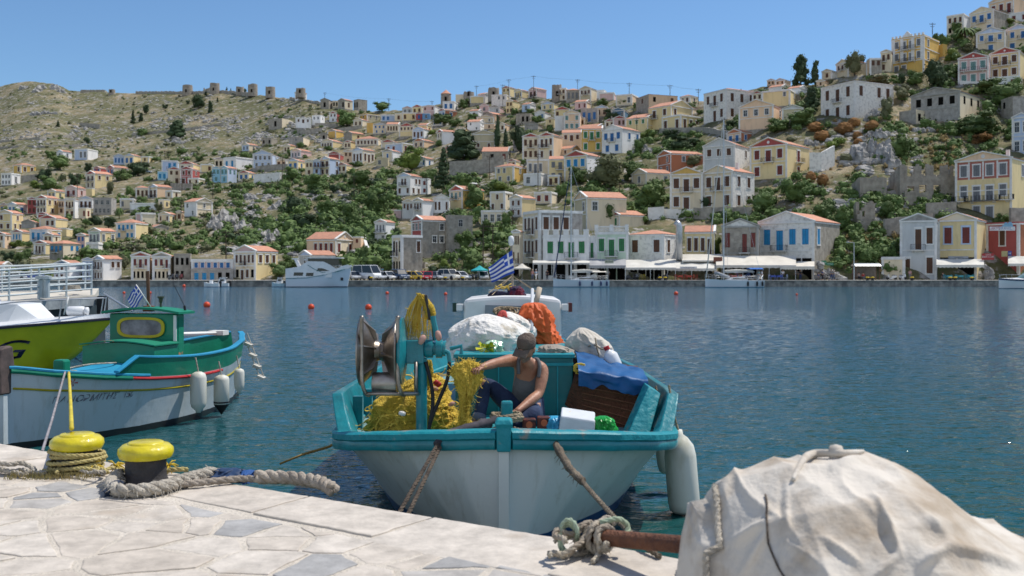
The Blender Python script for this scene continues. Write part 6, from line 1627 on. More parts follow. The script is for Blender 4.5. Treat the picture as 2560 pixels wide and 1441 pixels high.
 # the two on the left are shown bow-left; the speedboat at right edge
 d=140; a=P(2497,717,d); t=thing('speedboat','white speedboat cut off by the right edge','speedboat',(a.x,d,0)); L_=8.0; t.rotation_euler=(0,0,R_(-90)); t.matrix_basis=Matrix.Translation(t.location)@Matrix.Rotation(R_(-90),4,'Z')
 st=interp_st([(0,.03,1.45,-.0),(1.6,.8,1.35,.5),(4,1.25,1.25,1.1),(8,1.25,1.2,1.15)],8)
 st=[(s[0]+0,s[1],s[2],s[3])for s in st]; mb=MB(); hull_loft(mb,st); mb.build('hull',zone_mat('speed_hull',(.66,.70,.70),(.03,.1,.16),.10,stain=.04),t,smooth=True)
 mb=MB(); mb.loft([[(-s[1]*1.02,s[0],s[2]-.22),(-s[1]*1.03,s[0],s[2]-.02)]for s in st],closed=False,cap=False); mb.loft([[(s[1]*1.02,s[0],s[2]-.22),(s[1]*1.03,s[0],s[2]-.02)]for s in st],closed=False,cap=False); mb.build('stripe',NAVY,t)
 mb=MB(); mb.loft([[(-s[1]*.97+2*s[1]*.97*k/6,s[0],s[2]-.02+.28*math.sin(math.pi*k/6)*min(1,s[0]/3))for k in range(7)]for s in st],closed=False,cap=False); mb.build('deck',WHITEP,t,smooth=True)
 mb=MB(); mb.loft([[(-1+2*k/6,3.4-.9*math.sin(math.pi*k/6),1.5)for k in range(7)],[(-.85+1.7*k/6,4.3-.6*math.sin(math.pi*k/6),2.3)for k in range(7)]],closed=False,cap=False); mb.build('windscreen',pm('tinted_glass',(.2,.32,.33),rough=.1),t)
 mb=MB(); pts=[(-.1,.1,1.9),(-.75,1.4,1.95),(-1.15,3.6,1.9)]; mb.tube(spline(pts,5),.025,5); mb.tube(spline([(-p[0],p[1],p[2])for p in pts],5),.025,5)
 for p in pts[:2]:
  for s in(-1,1):mb.tube([(s*p[0],p[1],p[2]),(s*p[0],p[1]+.1,1.35)],.02,4)
 mb.build('bow_rail',STEEL,t)
 # ------------------------------------------------------------------ shared near-boat helpers
TEAL=pm('teal_paint',(.010,.215,.25),(.012,.12,.145),scale=3.4,rough=.38,bump=.25,bscale=9,coat=.35,lo=.25,hi=.6)
TEALW=pm('worn_teal_paint',(.01,.22,.26),(.20,.22,.20),scale=4.2,rough=.5,bump=.4,bscale=12,lo=.34,hi=.42)
GREENP=pm('green_paint',(.006,.21,.12),(.004,.15,.088),scale=1.5,rough=.45,coat=.2,bump=.15,bscale=8)
GREENW=pm('peeling_green_paint',(.008,.19,.11),(.42,.20,.10),scale=1.6,rough=.6,lo=.36,hi=.39,bump=.3,bscale=8)
BLUEP=pm('light_blue_paint',(.03,.30,.48),(.02,.22,.38),scale=2,rough=.45,bump=.2)
ORP=pm('orange_primer',(.55,.14,.045),(.40,.11,.05),scale=2.5,rough=.7)
REDP=pm('red_paint',(.50,.03,.03),rough=.45)
YELP=pm('yellow_line',(.42,.34,.01),rough=.5)
NETY=pm('yellow_net',(.80,.57,.075),(.56,.37,.05),scale=14,rough=.9,bump=.9,bscale=70)
NETS=pm('yellow_twine',(.84,.62,.11),(.62,.42,.06),scale=5,rough=.8)
ROPEB=pm('hemp_rope',(.42,.34,.23),(.22,.17,.11),scale=9,rough=.95,bump=.6,bscale=60)
ROPEW=pm('pale_rope',(.56,.51,.43),(.30,.265,.215),scale=7,rough=.95,bump=.7,bscale=50)
ROPEY=pm('yellowish_rope',(.52,.44,.18),(.34,.27,.12),scale=8,rough=.9,bump=.4,bscale=60)
ROPED=pm('dark_rope',(.15,.115,.085),(.07,.055,.045),scale=8,rough=.95,bump=.6,bscale=50)
SACKW=pm('white_sack',(.68,.66,.62),(.42,.37,.29),scale=4.5,rough=.8,bump=.7,bscale=16,lo=.34,hi=.5)
STAIN=pm('stainless',(.40,.37,.34),(.20,.165,.13),scale=4,metallic=1,rough=.44,bump=.1)
FENDW=pm('fender_white',(.62,.61,.54),(.40,.37,.26),scale=1.6,rough=.5,stretch=(2,2,.6),lo=.3,hi=.5)
BLUET=pm('blue_tarp',(.006,.095,.27),(.005,.06,.18),scale=3,rough=.5,bump=.4,bscale=6)
def rope(mb,path,r,m=0,twist=7.0):
 pts=[Vector(p)for p in path]; out=[pts[0]]
 for a,b in zip(pts,pts[1:]):
  k=max(1,int((b-a).length/(r*1.3)))
  out+=[a.lerp(b,(i+1)/k)for i in range(k)]
 acc=0; strands=[[],[],[]]; prev=None
 for i,p in enumerate(out):
  t=(out[min(i+1,len(out)-1)]-out[max(i-1,0)]).normalized()
  a=t.cross(Vector((0,0,1)))if prev is None else prev-t*prev.dot(t)
  if a.length<1e-4:a=t.orthogonal()
  a.normalize(); prev=a; b=t.cross(a)
  if i:acc+=(p-out[i-1]).length/(r*twist)*6.283
  for k in range(3):an=acc+k*2.094; strands[k].append(p+(a*math.cos(an)+b*math.sin(an))*r*.5)
 for s in strands:mb.tube(s,r*.58,6,m)
 return mb
def fuzz(mb,pts,n,L_,r,rs,m=0):
 for _ in range(n):
  p=Vector(rs.choice(pts)); d=Vector((rs.uniform(-1,1),rs.uniform(-1,1),rs.uniform(-.8,.6))).normalized()
  mb.tube([p,p+d*L_*.5,p+d*L_+Vector((0,0,-L_*.35))],[r,r,r*.5],4,m)
def blob_px(rows,d,depth,amp=.06,folds=9,seed=1,n=80,sub=10,taper=True):
# outline rows (px left, px right, py): a soft lumpy body standing at distance d
 R0=[Vector(((a+b)/2,(b-a)/2,y))for a,b,y in rows]; R0=spline(R0,sub); mb=MB(); rings=[]
 N=len(R0)
 for j,q in enumerate(R0):
  v=j/(N-1); c=P(q.x,q.z,d); hw=max(.004,q.y*d/F); dep=depth*(math.sin(math.pi*min(.5,v+.06))if taper else 1); ring=[]
  for i in range(n):
   a=6.28318*i/n
   w_=1+amp*(1.2*noise.noise(Vector((math.cos(a)*2,math.sin(a)*2,v*3+seed*9)))+.9*math.sin(folds*a+5*noise.noise(Vector((v*3,seed,a))))*(.4+.6*noise.noise(Vector((seed,v*2,3)))))+amp*1.7*max(0,1-2.8*abs(noise.noise(Vector((math.cos(a)*1.9+v*1.2,math.sin(a)*1.9+v*2.4,seed*3.3)))))**2+amp*.9*max(0,1-3*abs(noise.noise(Vector((math.cos(a)*3.4-v*3,math.sin(a)*3.4+v*4.5,seed*1.7)))))**2+amp*.55*max(0,1-3.2*abs(noise.noise(Vector((math.cos(a)*6.5+v*6,math.sin(a)*6.5+v*7,seed*.7)))))**2-amp*1.0
   ring.append((c.x+math.cos(a)*hw*w_,c.y+math.sin(a)*dep*w_,c.z+amp*.4*hw*noise.noise(Vector((a,v*4,seed)))))
  rings.append(ring)
 return mb.loft(rings)
def rail_loft(mb,pts,w_,h,m=0):
 rings=[]
 for i,p in enumerate(pts):
  p=Vector(p); t=Vector(pts[min(i+1,len(pts)-1)])-Vector(pts[max(i-1,0)]); t.z=0; t.normalize(); s=Vector((-t.y,t.x,0))*w_/2; c=h*.25
  z0,z1=Vector((0,0,-h/2)),Vector((0,0,h/2))
  rings.append([p+s+z0*.6,p+s+z1*.6,p+s*.75+z1,p-s*.75+z1,p-s+z1*.6,p-s+z0*.6,p-s*.75+z0,p+s*.75+z0])
 return mb.loft(rings,m)
def flag(o_name,label,hoist_top,hoist_bot,fly_top,fly_bot,wav):
 blue,wh=pm('flag_blue',(.03,.085,.42),rough=.8),pm('flag_white',(.72,.73,.76),rough=.8)
 nu,nv=27,18; mb=MB(); V=[]
 for j in range(nv+1):
  for i in range(nu+1):
   u,v=i/nu,j/nv; a=hoist_top.lerp(fly_top,u); b=hoist_bot.lerp(fly_bot,u)
   V.append(a.lerp(b,v)+Vector((0,wav*math.sin(u*9+v*2.5)*u,wav*.5*math.sin(u*6)*u)))
 mb.v=V
 for j in range(nv):
  for i in range(nu):
   u,row=i,j//2; can=u<10 and row<5
   white=(4<=u<6 or row==2)if can else row%2==1
   a=j*(nu+1)+i; mb.f.append([a,a+1,a+nu+2,a+nu+1]); mb.m.append(1 if white else 0)
 return tag(mb.build(o_name,[blue,wh],smooth=True),label,'flag')
 # ------------------------------------------------------------------ the teal fishing boat
def build_main_boat():
 X0,Y0=-.065,7.95
 t=thing('fishing_boat','white and teal wooden fishing boat moored bow-on to the quay','fishing boat',(X0,Y0,0))
 st=interp_st([(0,.055,1.055,.03),(.1,.45,1.03,.12),(.32,.92,.985,.26),(.75,1.30,.91,.54),(1.3,1.53,.83,.86),(2.0,1.63,.77,1.12),(3.5,1.66,.73,1.40),(5.5,1.58,.75,1.3),(7.0,1.3,.80,1.0),(8.0,.85,.9,.55),(8.5,.4,.98,.2),(8.6,.06,1.0,.03)],10)
 HM=zone_mat('fishing_hull',(.54,.57,.55),(.008,.055,.16),.21,rough=.4,stain=.34)
 mb=MB(); hull_loft(mb,st,nz=14); hull=mb.build('hull',HM,t,smooth=True)
 # deck
 mb=MB(); hb=lambda q,z:max(.005,q[3]+(q[1]-q[3])*min(1,z/q[2])**1.15-.03)
 mb.loft([[(-hb(q,.73),q[0],.73),(hb(q,.73),q[0],.73)]for q in st],closed=False,cap=False); mb.build('deck',pm('deck_paint',(.10,.30,.34),(.20,.28,.28),scale=2.5,rough=.7),t)
 mb=MB(); mb.bb(-.72,.62,1.2,2.62,.735,.835); mb.build('fore_hatch',TEALW,t,bevel=.01)
 L_=[(-(q[1]-.02),q[0],q[2]+.005)for q in st[:-1]]; Rr=[((q[1]-.02),q[0],q[2]+.005)for q in st[:-1]]
 for pts in(L_,Rr):
  mb=MB(); rail_loft(mb,pts,.17,.075); mb.build('cap_rail',TEALW,t,auto=35)
  mb=MB(); rail_loft(mb,[(x*1.012+(.02 if x>0 else-.02),y-(.02 if y<.3 else 0),z-.075)for x,y,z in pts],.09,.085); mb.build('rub_rail',TEAL,t,auto=35)
 mb=MB(); mb.loft([[(-.04,-.05,-.3),(.04,-.05,-.3),(.05,.06,-.3),(-.05,.06,-.3)],[(-.04,-.06,.95),(.04,-.06,.95),(.05,.06,.95),(-.05,.06,.95)]]); mb.build('stem',HM,t)
 mb=MB(); mb.loft([[(-.055,-.085,.93),(.055,-.085,.93),(.055,.06,.93),(-.055,.06,.93)],[(-.06,-.085,1.12),(.06,-.085,1.12),(.06,.06,1.12),(-.06,.06,1.12)],[(-.075,-.09,1.15),(.075,-.09,1.15),(.07,.07,1.17),(-.07,.07,1.17)],[(-.05,-.07,1.185),(.05,-.07,1.185),(.05,.05,1.19),(-.05,.05,1.19)]]); mb.build('stem_head',TEALW,t,bevel=.012)
 # bulwarks rising aft of the bow
 for s in(-1,1):
  rings=[]
  for q in st:
   if q[0]<1.36 or q[0]>8.2:continue
   u=min(1,(q[0]-1.36)/.42); h=.02+.36*u; th=.20-.10*min(1,max(0,(q[0]-1.5)/1.2)); fl=.07*u
   rings.append([(s*(q[1]-th),q[0],q[2]),(s*(q[1]+.01),q[0],q[2]),(s*(q[1]+.01+fl),q[0],q[2]+h),(s*(q[1]-th*.55+fl),q[0],q[2]+h)])
  mb=MB(); mb.loft(rings); bw=mb.build('bulwark',TEAL,t,bevel=.012)
  mb=MB()
  for y in(2.4,3.2,4.0,4.8,5.6):
   q=min(st,key=lambda a:abs(a[0]-y)); mb.box((s*(q[1]-.12),y,q[2]+.14),(.1,.08,.34))
  mb.build('stanchions',TEAL,bw)
  # inner leaning board at the right
 mb=MB(); a=[P(1563,1100,9.6),P(1620,1100,9.6),P(1652,985,9.95),P(1622,966,9.95)]; mb.prism(a,(0,.35,0)); mb.buildw('inner_board',TEALW,t,bevel=.01)
 # trunk cabin (the box the catch gear lies on)
 x0,x1=-.60-X0,.645-X0; y0,y1=2.65,5.3
 mb=MB(); mb.bb(x0,x1,y0,y1,.735,1.44); tc=mb.build('trunk_cabin',pm('dark_teal_paint',(.006,.15,.165),(.005,.11,.12),scale=2,rough=.4,coat=.3),t,bevel=.01)
 mb=MB(); mb.bb(x0-.02,x1+.02,y0-.025,y1,1.441,1.475); mb.bb(x0-.005,x1+.005,y0-.018,y0-.003,1.355,1.385); mb.bb(x1-.17,x1-.155,y0-.012,y0-.003,.78,1.35); mb.bb(x0+.45,x0+.465,y0-.012,y0-.003,.78,1.35); mb.build('coaming',TEALW,tc)
 mb=MB(); mb.tube([(x0+.06,y0+.05,1.47),(x0+.06,y0+.05,1.56),(x0-.06,y0+.05,1.53)],.022,8); mb.build('handrail',TEAL,tc)
 # wheelhouse
 c=P(1281,742,13.2); wx=c.x-X0
 WHM=pm('wheelhouse_white',(.72,.71,.70),(.58,.57,.55),scale=1.4,rough=.45,coat=.2,lo=.3,hi=.55)
 mb=MB(); n=10
 rings=[]
 for y in(5.25,6.7):
  top=[(wx-.64+1.28*i/n,y,1.985+.05*math.sin(math.pi*i/n))for i in range(n+1)]
  rings.append([(wx-.66,y,.74)]+top+[(wx+.66,y,.74)])
 mb.loft(rings); wh=mb.build('wheelhouse',WHM,t,bevel=.045)
 mb=MB(); a=[P(1198,751,13.17),P(1335,755,13.17),P(1340,828,13.17),P(1196,828,13.17)]; mb.prism(a,(0,.03,0)); wf=mb.buildw('window_frame',pm('frame_grey',(.50,.51,.52),rough=.5),wh,bevel=.01)
 mb=MB(); a=[P(1213,763,13.165),P(1322,766,13.165),P(1326,828,13.165),P(1210,828,13.165)]; mb.prism(a,(0,-.006,0)); mb.v=[wf.parent.parent.matrix_basis.inverted()@v for v in mb.v]; mb.build('pane',pm('grey_pane',(.22,.25,.28),rough=.12),wf)
 for s,cc in((-1,(.01,.05,.04)),(1,(.12,.02,.02))):
  mb=MB(); mb.bb(wx+s*.70-.04,wx+s*.70+.04,5.25,5.5,1.84,1.92); sb=mb.build('sidelight_bracket',WHM,wh); mb=MB(); mb.bb(wx+s*.765-.025,wx+s*.765+.025,5.26,5.45,1.82,1.94); mb.build('sidelight',pm('sidelight_%d'%s,cc,rough=.3),wh)
 mast=MB(); mast.tube([P(1281,745,13.9),P(1279,612,13.9)],.018,8); mast.v=[v-Vector((X0,Y0,0))for v in mast.v]; mo=mast.build('flag_mast',pm('mast_paint',(.40,.36,.29),(.2,.16,.12),scale=9,rough=.6),wh)
 mb=MB(); b=P(1278,612,13.9)-Vector((X0,Y0,0)); mb.lathe([(.012,-.02),(.035,0),(.04,.06),(.035,.11),(.001,.125)],12,mat=Matrix.Translation(b)); mb.build('masthead_lamp',WHITEP,mo,smooth=True)
 mb=MB()
 for px,py in((1222,732),(1230,738),(1340,728),(1346,735)):mb.tube([P(1281,690,13.9),P(px,py,13.4)],.006,5)
 mb.v=[v-Vector((X0,Y0,0))for v in mb.v]; mb.build('stays',ROPEB,mo)
 flag('national_flag','large blue and white striped flag flying above the white wheelhouse',P(1280,626,13.88),P(1286,683,13.88),P(1221,668,13.7),P(1229,706,13.75),.025)
 # net hauler: post, motor, V drum, guard
 d=9.25; hp=P(1054,1085,d)-Vector((X0,Y0,0)); hp.z=.735
 M_=Matrix.Rotation(R_(90),4,'Y')
 def pl(px,py,dd=d):return P(px,py,dd)-Vector((X0,Y0,0))
 mb=MB(); zt=pl(1054,895).z; mb.tube([hp,(hp.x,hp.y,zt)],.052,14); mb.lathe([(.1,0),(.1,.02),(.055,.03)],12,mat=Matrix.Translation(hp)); c=pl(1042,873); mb.bb(c.x-.095,c.x+.07,c.y-.08,c.y+.09,c.z-.13,c.z+.085); nh=mb.build('net_hauler',TEAL,t,bevel=.012)
 mb=MB(); c=pl(1062,872); mb.lathe([(.001,0),(.075,0),(.085,.02),(.085,.075),(.06,.08),(.06,.10),(.088,.105),(.088,.16),(.07,.165),(.07,.19),(.001,.19)],18,mat=Matrix.Translation(c)@M_); c2=pl(1090,850); mb.tube([c2,c2+Vector((0,0,.07)),c2+Vector((-.02,0,.16)),c2+Vector((-.03,0,.22))],.026,8); mb.tube(spline([pl(1112,878),pl(1121,884),pl(1124,905)],4),.02,8); mb.build('motor',TEAL,nh,auto=40)
 dc=pl(950,878); DM_=Matrix.Translation(dc)@M_
 mb=MB(); mb.lathe([(.32,-.178),(.325,-.165),(.22,-.09),(.10,-.04),(.085,0),(.10,.04),(.22,.09),(.325,.165),(.32,.178),(.1,.14),(.03,.14),(.03,-.14),(.1,-.14)],28,mat=DM_,cap=False)
 for k in range(6):
  a=k*1.0472+.3
  for s in(-1,1):
   e=Matrix.Translation(dc)@Matrix.Rotation(a+(.35 if s>0 else 0),4,'X'); mb.prism([e@Vector((s*.165,.0,.318)),e@Vector((s*.035,0,.20)),e@Vector((s*.02,0,.10)),e@Vector((s*.10,0,.13))],e.to_3x3()@Vector((0,.012,0)))
 mb.build('drum',STAIN,nh,auto=30)
 mb=MB(); mb.lathe([(.001,.185),(.30,.185),(.31,.2),(.31,.215),(.22,.235),(.05,.26),(.05,.31),(.001,.31)],28,mat=DM_); mb.build('drive_plate',TEAL,nh,auto=35)
 mb=MB()
 for px in(904,994):mb.tube(spline([pl(px,790,8.98),pl(px,850,8.98),pl(px+1,950,8.98),pl(px+10,984,9.02),pl(px+18,988,9.2)],5),.018,8)
 mb.tube([pl(912,985,9.02),pl(1042,985,9.1),pl(1044,985,9.2)],.018,8); mb.tube([pl(1040,985,9.15),pl(1040,905,9.15)],.018,8); mb.build('guard_frame',STAIN,nh,smooth=True)
 mb=MB(); c=pl(932,958,9.15); mb.lathe([(.001,0),(.095,0),(.1,.01),(.1,.21),(.095,.22),(.001,.22)],18,mat=Matrix.Translation(c)@M_); mb.build('roller',STAIN,nh,auto=40)
 for pts in([(1124,905),(1118,950),(1098,1000),(1078,1050),(1072,1075)],[(1064,905),(1078,960),(1082,1010),(1074,1060)]):mb=MB(); mb.tube(spline([pl(x,y,9.2)for x,y in pts],6),.017,8); mb.build('hydraulic_hose',BLACKR,nh,smooth=True)
 mb=MB(); mb.tube([pl(1086,850),pl(1082,800,9.35),pl(1062,765,9.4),pl(1046,742,9.4)],.016,8); mb.tube([pl(1075,800,9.3),pl(1064,738,9.3)],.014,8); mb.build('net_arm',IRON,nh)
 # samson post
 p=P(1267,1040,8.95); mb=MB(); mb.bb(p.x-.052,p.x+.052,p.y-.05,p.y+.05,.735,1.195); mb.buildw('samson_post',TEAL,t,bevel=.02)
 # fender hanging at the right, second one behind
 for px,yt,yb,d,w_,lab in((1707,1075,1280,9.75,.155,'long white fender hanging at the right bow of the teal boat'),(1672,1068,1180,10.6,.13,'white fender half hidden behind the larger one')):
  a,b=P(px-12,yt,d),P(px+5,yb,d); L2=(a-b).length; f=thing('boat_fender',lab,'fender',b,0,'white fenders at the teal boat')
  q=(a-b).to_track_quat('Z','Y').to_matrix().to_4x4(); mb=MB(); mb.lathe([(.001,0),(w_*.75,.0),(w_*.93,.03),(w_,.1),(w_*1.0,L2*.68),(w_*.9,L2*.8),(w_*.55,L2*.90),(w_*.3,L2*.94),(w_*.26,L2),(.001,L2)],20,mat=q); mb.build('body',FENDW,f,smooth=True)
  mb=MB(); e=a-b; rope(mb,[e,e+Vector((-.03,.02,.12)),e+Vector((-.07,.12,.42))],.012); mb.build('lanyard',ROPEB,f)
def item(name,mb,mat,label,cat,group=None,smooth=True,**k):
 return tag(mb.build(name,mat,smooth=smooth,**k),label,cat,group)
def build_gear():
 rs=random.Random(21)
 # sacks and tarps on the trunk cabin
 item('sack',blob_px([(1205,1225,786),(1165,1262,797),(1140,1300,815),(1125,1318,840),(1118,1322,865),(1120,1318,885),(1130,1310,900)],11.5,.45,.065,7,2,100),SACKW,'largest white net sack heaped on the teal box, left of the cap','sack')
 item('sack',blob_px([(1262,1275,780),(1248,1300,790),(1240,1325,805),(1238,1338,830),(1245,1330,862)],12.1,.3,.09,6,5),SACKW,'smaller white sack behind the largest one, before the wheelhouse window','sack')
 mb=MB(); mb.tube(spline([P(1242,802,11.9),P(1258,783,11.9),P(1270,795,11.85),P(1300,815,11.8)],5),[.02+.02*math.sin(i*.4)for i in range(16)],8); item('red_cloth',mb,pm('red_cloth',(.6,.1,.08),rough=.8),'red-edged cloth folded on the smaller white sack','cloth')
 mb=MB()
 for i in range(7):a=rs.uniform(0,6); rope(mb,[P(1255+22*math.cos(a+k*.5)+i*3,778+10*math.sin(a+k*.5)+(i%3)*3,12.45+.1*math.sin(k))for k in range(14)],.011)
 rope(mb,spline([P(1260,772,12.5),P(1290,770,12.6),P(1320,778,12.6)],5),.012)
 item('rope_coil',mb,ROPEB,'tangled beige rope on top of the white sacks','rope')
 mb=blob_px([(1232,1240,850),(1215,1252,857),(1208,1256,872),(1214,1254,888),(1222,1246,897)],11.0,.11,.2,11,4); o=item('plastic_bag',mb,pm('pale_green_film',(.35,.62,.38),(.55,.75,.55),scale=8,rough=.25,trans=.25),'pale green and yellow plastic bag tied shut on the teal box','bag')
 mb=MB()
 for i in range(26):a=rs.uniform(0,6.28); r=rs.uniform(.04,.13); mb.add([P(1214,872,10.9)+Vector((rs.uniform(-.01,.01),0,rs.uniform(-.01,.01))),P(1214,872,10.9)+Vector((math.cos(a)*r,rs.uniform(-.04,.0),math.sin(a)*r*.8)),P(1214,872,10.88)+Vector((math.cos(a+.35)*r*.9,rs.uniform(-.05,0),math.sin(a+.35)*r*.7))],[(0,1,2)])
 mb.v=[v-o.location for v in mb.v]; mb.build('knot',pm('yellow_film',(.62,.60,.03),rough=.35),o)
 item('orange_tarp',blob_px([(1322,1346,757),(1310,1362,764),(1295,1376,786),(1291,1386,815),(1318,1396,840),(1335,1408,864)],12.3,.2,.14,5,9,100),pm('orange_tarp',(.66,.13,.03),(.5,.09,.02),scale=2,rough=.6,bump=.3),'orange oilskin draped against the wheelhouse','tarp')
 mb=MB(); mb.tube([P(1329,828,11.9),P(1331,724,12.9)],.021,10); item('pole',mb,pm('white_pole',(.7,.72,.74),rough=.35),'white metal pole standing in front of the orange oilskin','pole')
 mb=MB(); mb.tube([P(1316,828,12.0),P(1326,790,12.2)],[.03,.022],8); mb.tube([P(1337,770,12.9),P(1349,720,13.0)],.035,10); item('oar',mb,pm('oar_wood',(.52,.44,.34),rough=.7),'thick pale oar shaft leaning behind the white pole','oar')
 item('dark_clothes',blob_px([(1235,1250,728),(1226,1275,733),(1222,1285,742)],13.6,.12,.12,5,3),pm('navy_cloth',(.03,.03,.06),rough=.9),'dark navy clothes on the wheelhouse roof, left of the mast','clothes')
 item('red_clothes',blob_px([(1282,1300,716),(1272,1308,726),(1270,1312,742)],13.5,.12,.14,5,6),pm('maroon_cloth',(.12,.015,.03),(.03,.02,.05),scale=5,rough=.9,lo=.45,hi=.55),'maroon and navy clothes on the wheelhouse roof, right of the mast','clothes')
 mb=MB()
 for i in range(30):a=P(1250+rs.uniform(-8,40),722+rs.uniform(-8,6),13.5); mb.tube([a,a+Vector((rs.uniform(-.08,.08),.02,rs.uniform(-.02,.03)))],.006,4)
 item('yellow_rope',mb,NETS,'frayed yellow rope ends lying at the mast foot','rope')
 item('grey_cloth',blob_px([(1362,1395,862),(1350,1420,870),(1346,1432,882),(1345,1436,893)],10.95,.18,.13,9,8,100),pm('grey_beige_cloth',(.36,.32,.27),(.25,.22,.18),scale=4,rough=.95),'crumpled grey-beige cloth on the right end of the teal box','cloth')
 # right side: white bag, jug, blue tarp over brown box
 item('sack',blob_px([(1447,1462,820),(1432,1486,832),(1418,1512,850),(1412,1532,870),(1412,1545,892),(1420,1552,915)],11.7,.3,.08,8,12,100),pm('canvas_bag',(.62,.58,.52),(.45,.41,.35),scale=3,rough=.9,bump=.4),'pale tied canvas bag right of the teal box, behind the blue tarp','sack')
 mb=MB(); rope(mb,[P(1488,845,11.35),P(1492,870,11.3),P(1500,900,11.3)],.009); rope(mb,[P(1470+5*k,868-6*math.sin(k/5*3.1),11.38)for k in range(9)],.009); item('lashing',mb,ROPEB,'thin rope lashing around the pale canvas bag','rope')
 q=P(1535,910,11.25); jr=Matrix.Translation(q)@Matrix.Rotation(R_(-25),4,'Y'); t=thing('plastic_jug','white plastic jug with a red cap beside the canvas bag','jug',q)
 mb=MB(); mb.lathe([(.001,-.05),(.075,-.05),(.085,-.02),(.085,.10),(.05,.15),(.028,.16),(.028,.18)],14,mat=Matrix.Rotation(R_(-25),4,'Y')); mb.build('body',WHITEP,t,smooth=True); mb=MB(); mb.lathe([(.033,.175),(.033,.215),(.001,.215)],12,mat=Matrix.Rotation(R_(-25),4,'Y')); mb.build('cap',REDP,t)
 brown=pm('brown_matting',(.17,.065,.035),(.10,.04,.025),scale=2.5,rough=.9,bump=.8,bscale=30)
 a=[P(1440,945,10.4),P(1618,966,10.4),P(1570,1074,10.4),P(1442,1035,10.5),P(1412,1012,10.6)]; lo=P(1412,1012,10.6)
 t=thing('net_crate','brown slatted net crate under the blue tarp at the right rail','crate',(a[0].x,10.6,.75))
 mb=MB(); mb.prism(a,(.02,.95,.12)); mb.buildw('matting',brown,t)
 mb=MB()
 for i in range(6):
  u=(i+.5)/6; mb.tube([a[0].lerp(a[3],u)+Vector((.06,-.012,0)),a[1].lerp(a[2],u)+Vector((-.02,-.012,0))],.006,4)
 mb.buildw('slats',pm('brown_slat',(.26,.11,.06),rough=.8),t)
 mb=MB(); mb.tube([a[1]+Vector((.01,-.02,0)),a[2]+Vector((0,-.02,0))],.03,8); mb.buildw('rusty_edge',pm('rusty_edge',(.36,.17,.07),(.2,.09,.04),scale=12,rough=.9),t)
 mb=MB(); mb.bb(1.0,1.35,10.5,11.2,.735,.8); mb.bb(.7,.95,10.75,11.3,.735,1.0); mb.buildw('legs',WHITEP,t)
 bk0,bk1=P(1438,886,11.5),P(1600,935,11.5)
 def tf(u,v):
  fr=P(1446+u*174,938+u*26,10.33); b=bk0 .lerp(bk1,u)
  if v<.62:q=b.lerp(fr,v/.62)+Vector((0,0,.05+.035*math.sin(math.pi*v/.62)))
  else:
   w_=(v-.62)/.38; q=fr+Vector((0,-.02-.012*noise.noise(Vector((u*9,v*2,1))),.05-w_*(.15+.012*math.sin(u*9+1)+.03*noise.noise(Vector((u*5,4,0))))))
  return q+Vector((0,.02,.03))*noise.noise(Vector((u*7,v*6,2)))
 mb=MB(); mb.grid(tf,46,30); item('blue_tarp',mb,BLUET,'bright blue tarp thrown over the brown crate','tarp')
 mb=MB()
 for i in range(4):rope(mb,[P(1450+16*math.cos(k*.7+i),918+9*math.sin(k*.7+i)+i*3,10.55)for k in range(9)],.008)
 item('rope_coil',mb,NETS,'little yellow rope hanks at the corner of the blue tarp','rope')
 # things on the foredeck
 a=[P(1402,1040,8.85),P(1488,1053,8.85),P(1485,1120,8.85),P(1392,1112,8.85)]; mb=MB(); mb.prism(a,(.02,.24,.05)); item('polystyrene_box',mb,pm('polystyrene',(.62,.65,.68),(.52,.54,.56),scale=6,rough=.8),'white polystyrene box standing on edge at the bow rail','box',smooth=False,bevel=.015)
 mb=MB(); rope(mb,spline([P(1408,1042,8.9),P(1425,1030,9.0),P(1436,1036,9.0),P(1430,1046,8.9)],5),.007); item('cord_loop',mb,NETS,'yellow cord loop on top of the polystyrene box','rope')
 item('green_bag',blob_px([(1500,1515,1040),(1484,1530,1048),(1480,1538,1064),(1482,1541,1085),(1484,1540,1125)],8.95,.1,.16,6,7,100),pm('green_film',(.02,.38,.06),(.015,.26,.04),scale=5,rough=.25),'bright green plastic bag right of the polystyrene box','bag')
 item('blue_bag',blob_px([(1375,1395,1040),(1366,1404,1052),(1364,1406,1080),(1364,1406,1118)],9.05,.1,.14,6,3),pm('blue_film',(.05,.38,.62),rough=.3),'light blue plastic bag left of the polystyrene box','bag')
 item('red_rag',blob_px([(1545,1552,1085),(1540,1562,1096),(1538,1566,1125)],9.05,.05,.14,5,5),pm('red_yellow_rag',(.55,.08,.05),(.6,.45,.03),scale=9,rough=.7),'small red and yellow rag right of the green bag','cloth')
 for px0,px1,y0,y1,lab in((1306,1340,1049,1078,'small reddish-black box beside the rope coil'),(1343,1378,1044,1078,'square black box with a round orange mark')):
  a,b=P(px0,y1+40,9.0),P(px1,y0,9.0); t=thing('black_box',lab,'box',((a.x+b.x)/2,9.06,a.z)); mb=MB(); mb.box((0,0,(b.z-a.z)/2),(b.x-a.x,.12,b.z-a.z)); mb.build('case',pm('black_plastic',(.03,.022,.022),(.12,.03,.02),scale=14,rough=.4,lo=.5,hi=.6),t,bevel=.012); mb=MB(); mb.lathe([(.012,0),(.03,0),(.03,.01),(.012,.01)],14,mat=Matrix.Translation((0,-.06,b.z-a.z-.05))@Matrix.Rotation(R_(90),4,'X')); mb.build('dial',ORP,t)
 mb=MB(); c=P(1267,1042,8.95)
 for k in range(3):
  rr=.115+.012*(k%2); rope(mb,[c+Vector((math.cos(a/16*6.283)*rr*1.1,math.sin(a/16*6.283)*rr*.9,-.03+k*.024+.008*math.sin(a)))for a in range(17)],.018)
 item('rope_coil',mb,ROPEB,'beige rope wound around the teal samson post','rope')
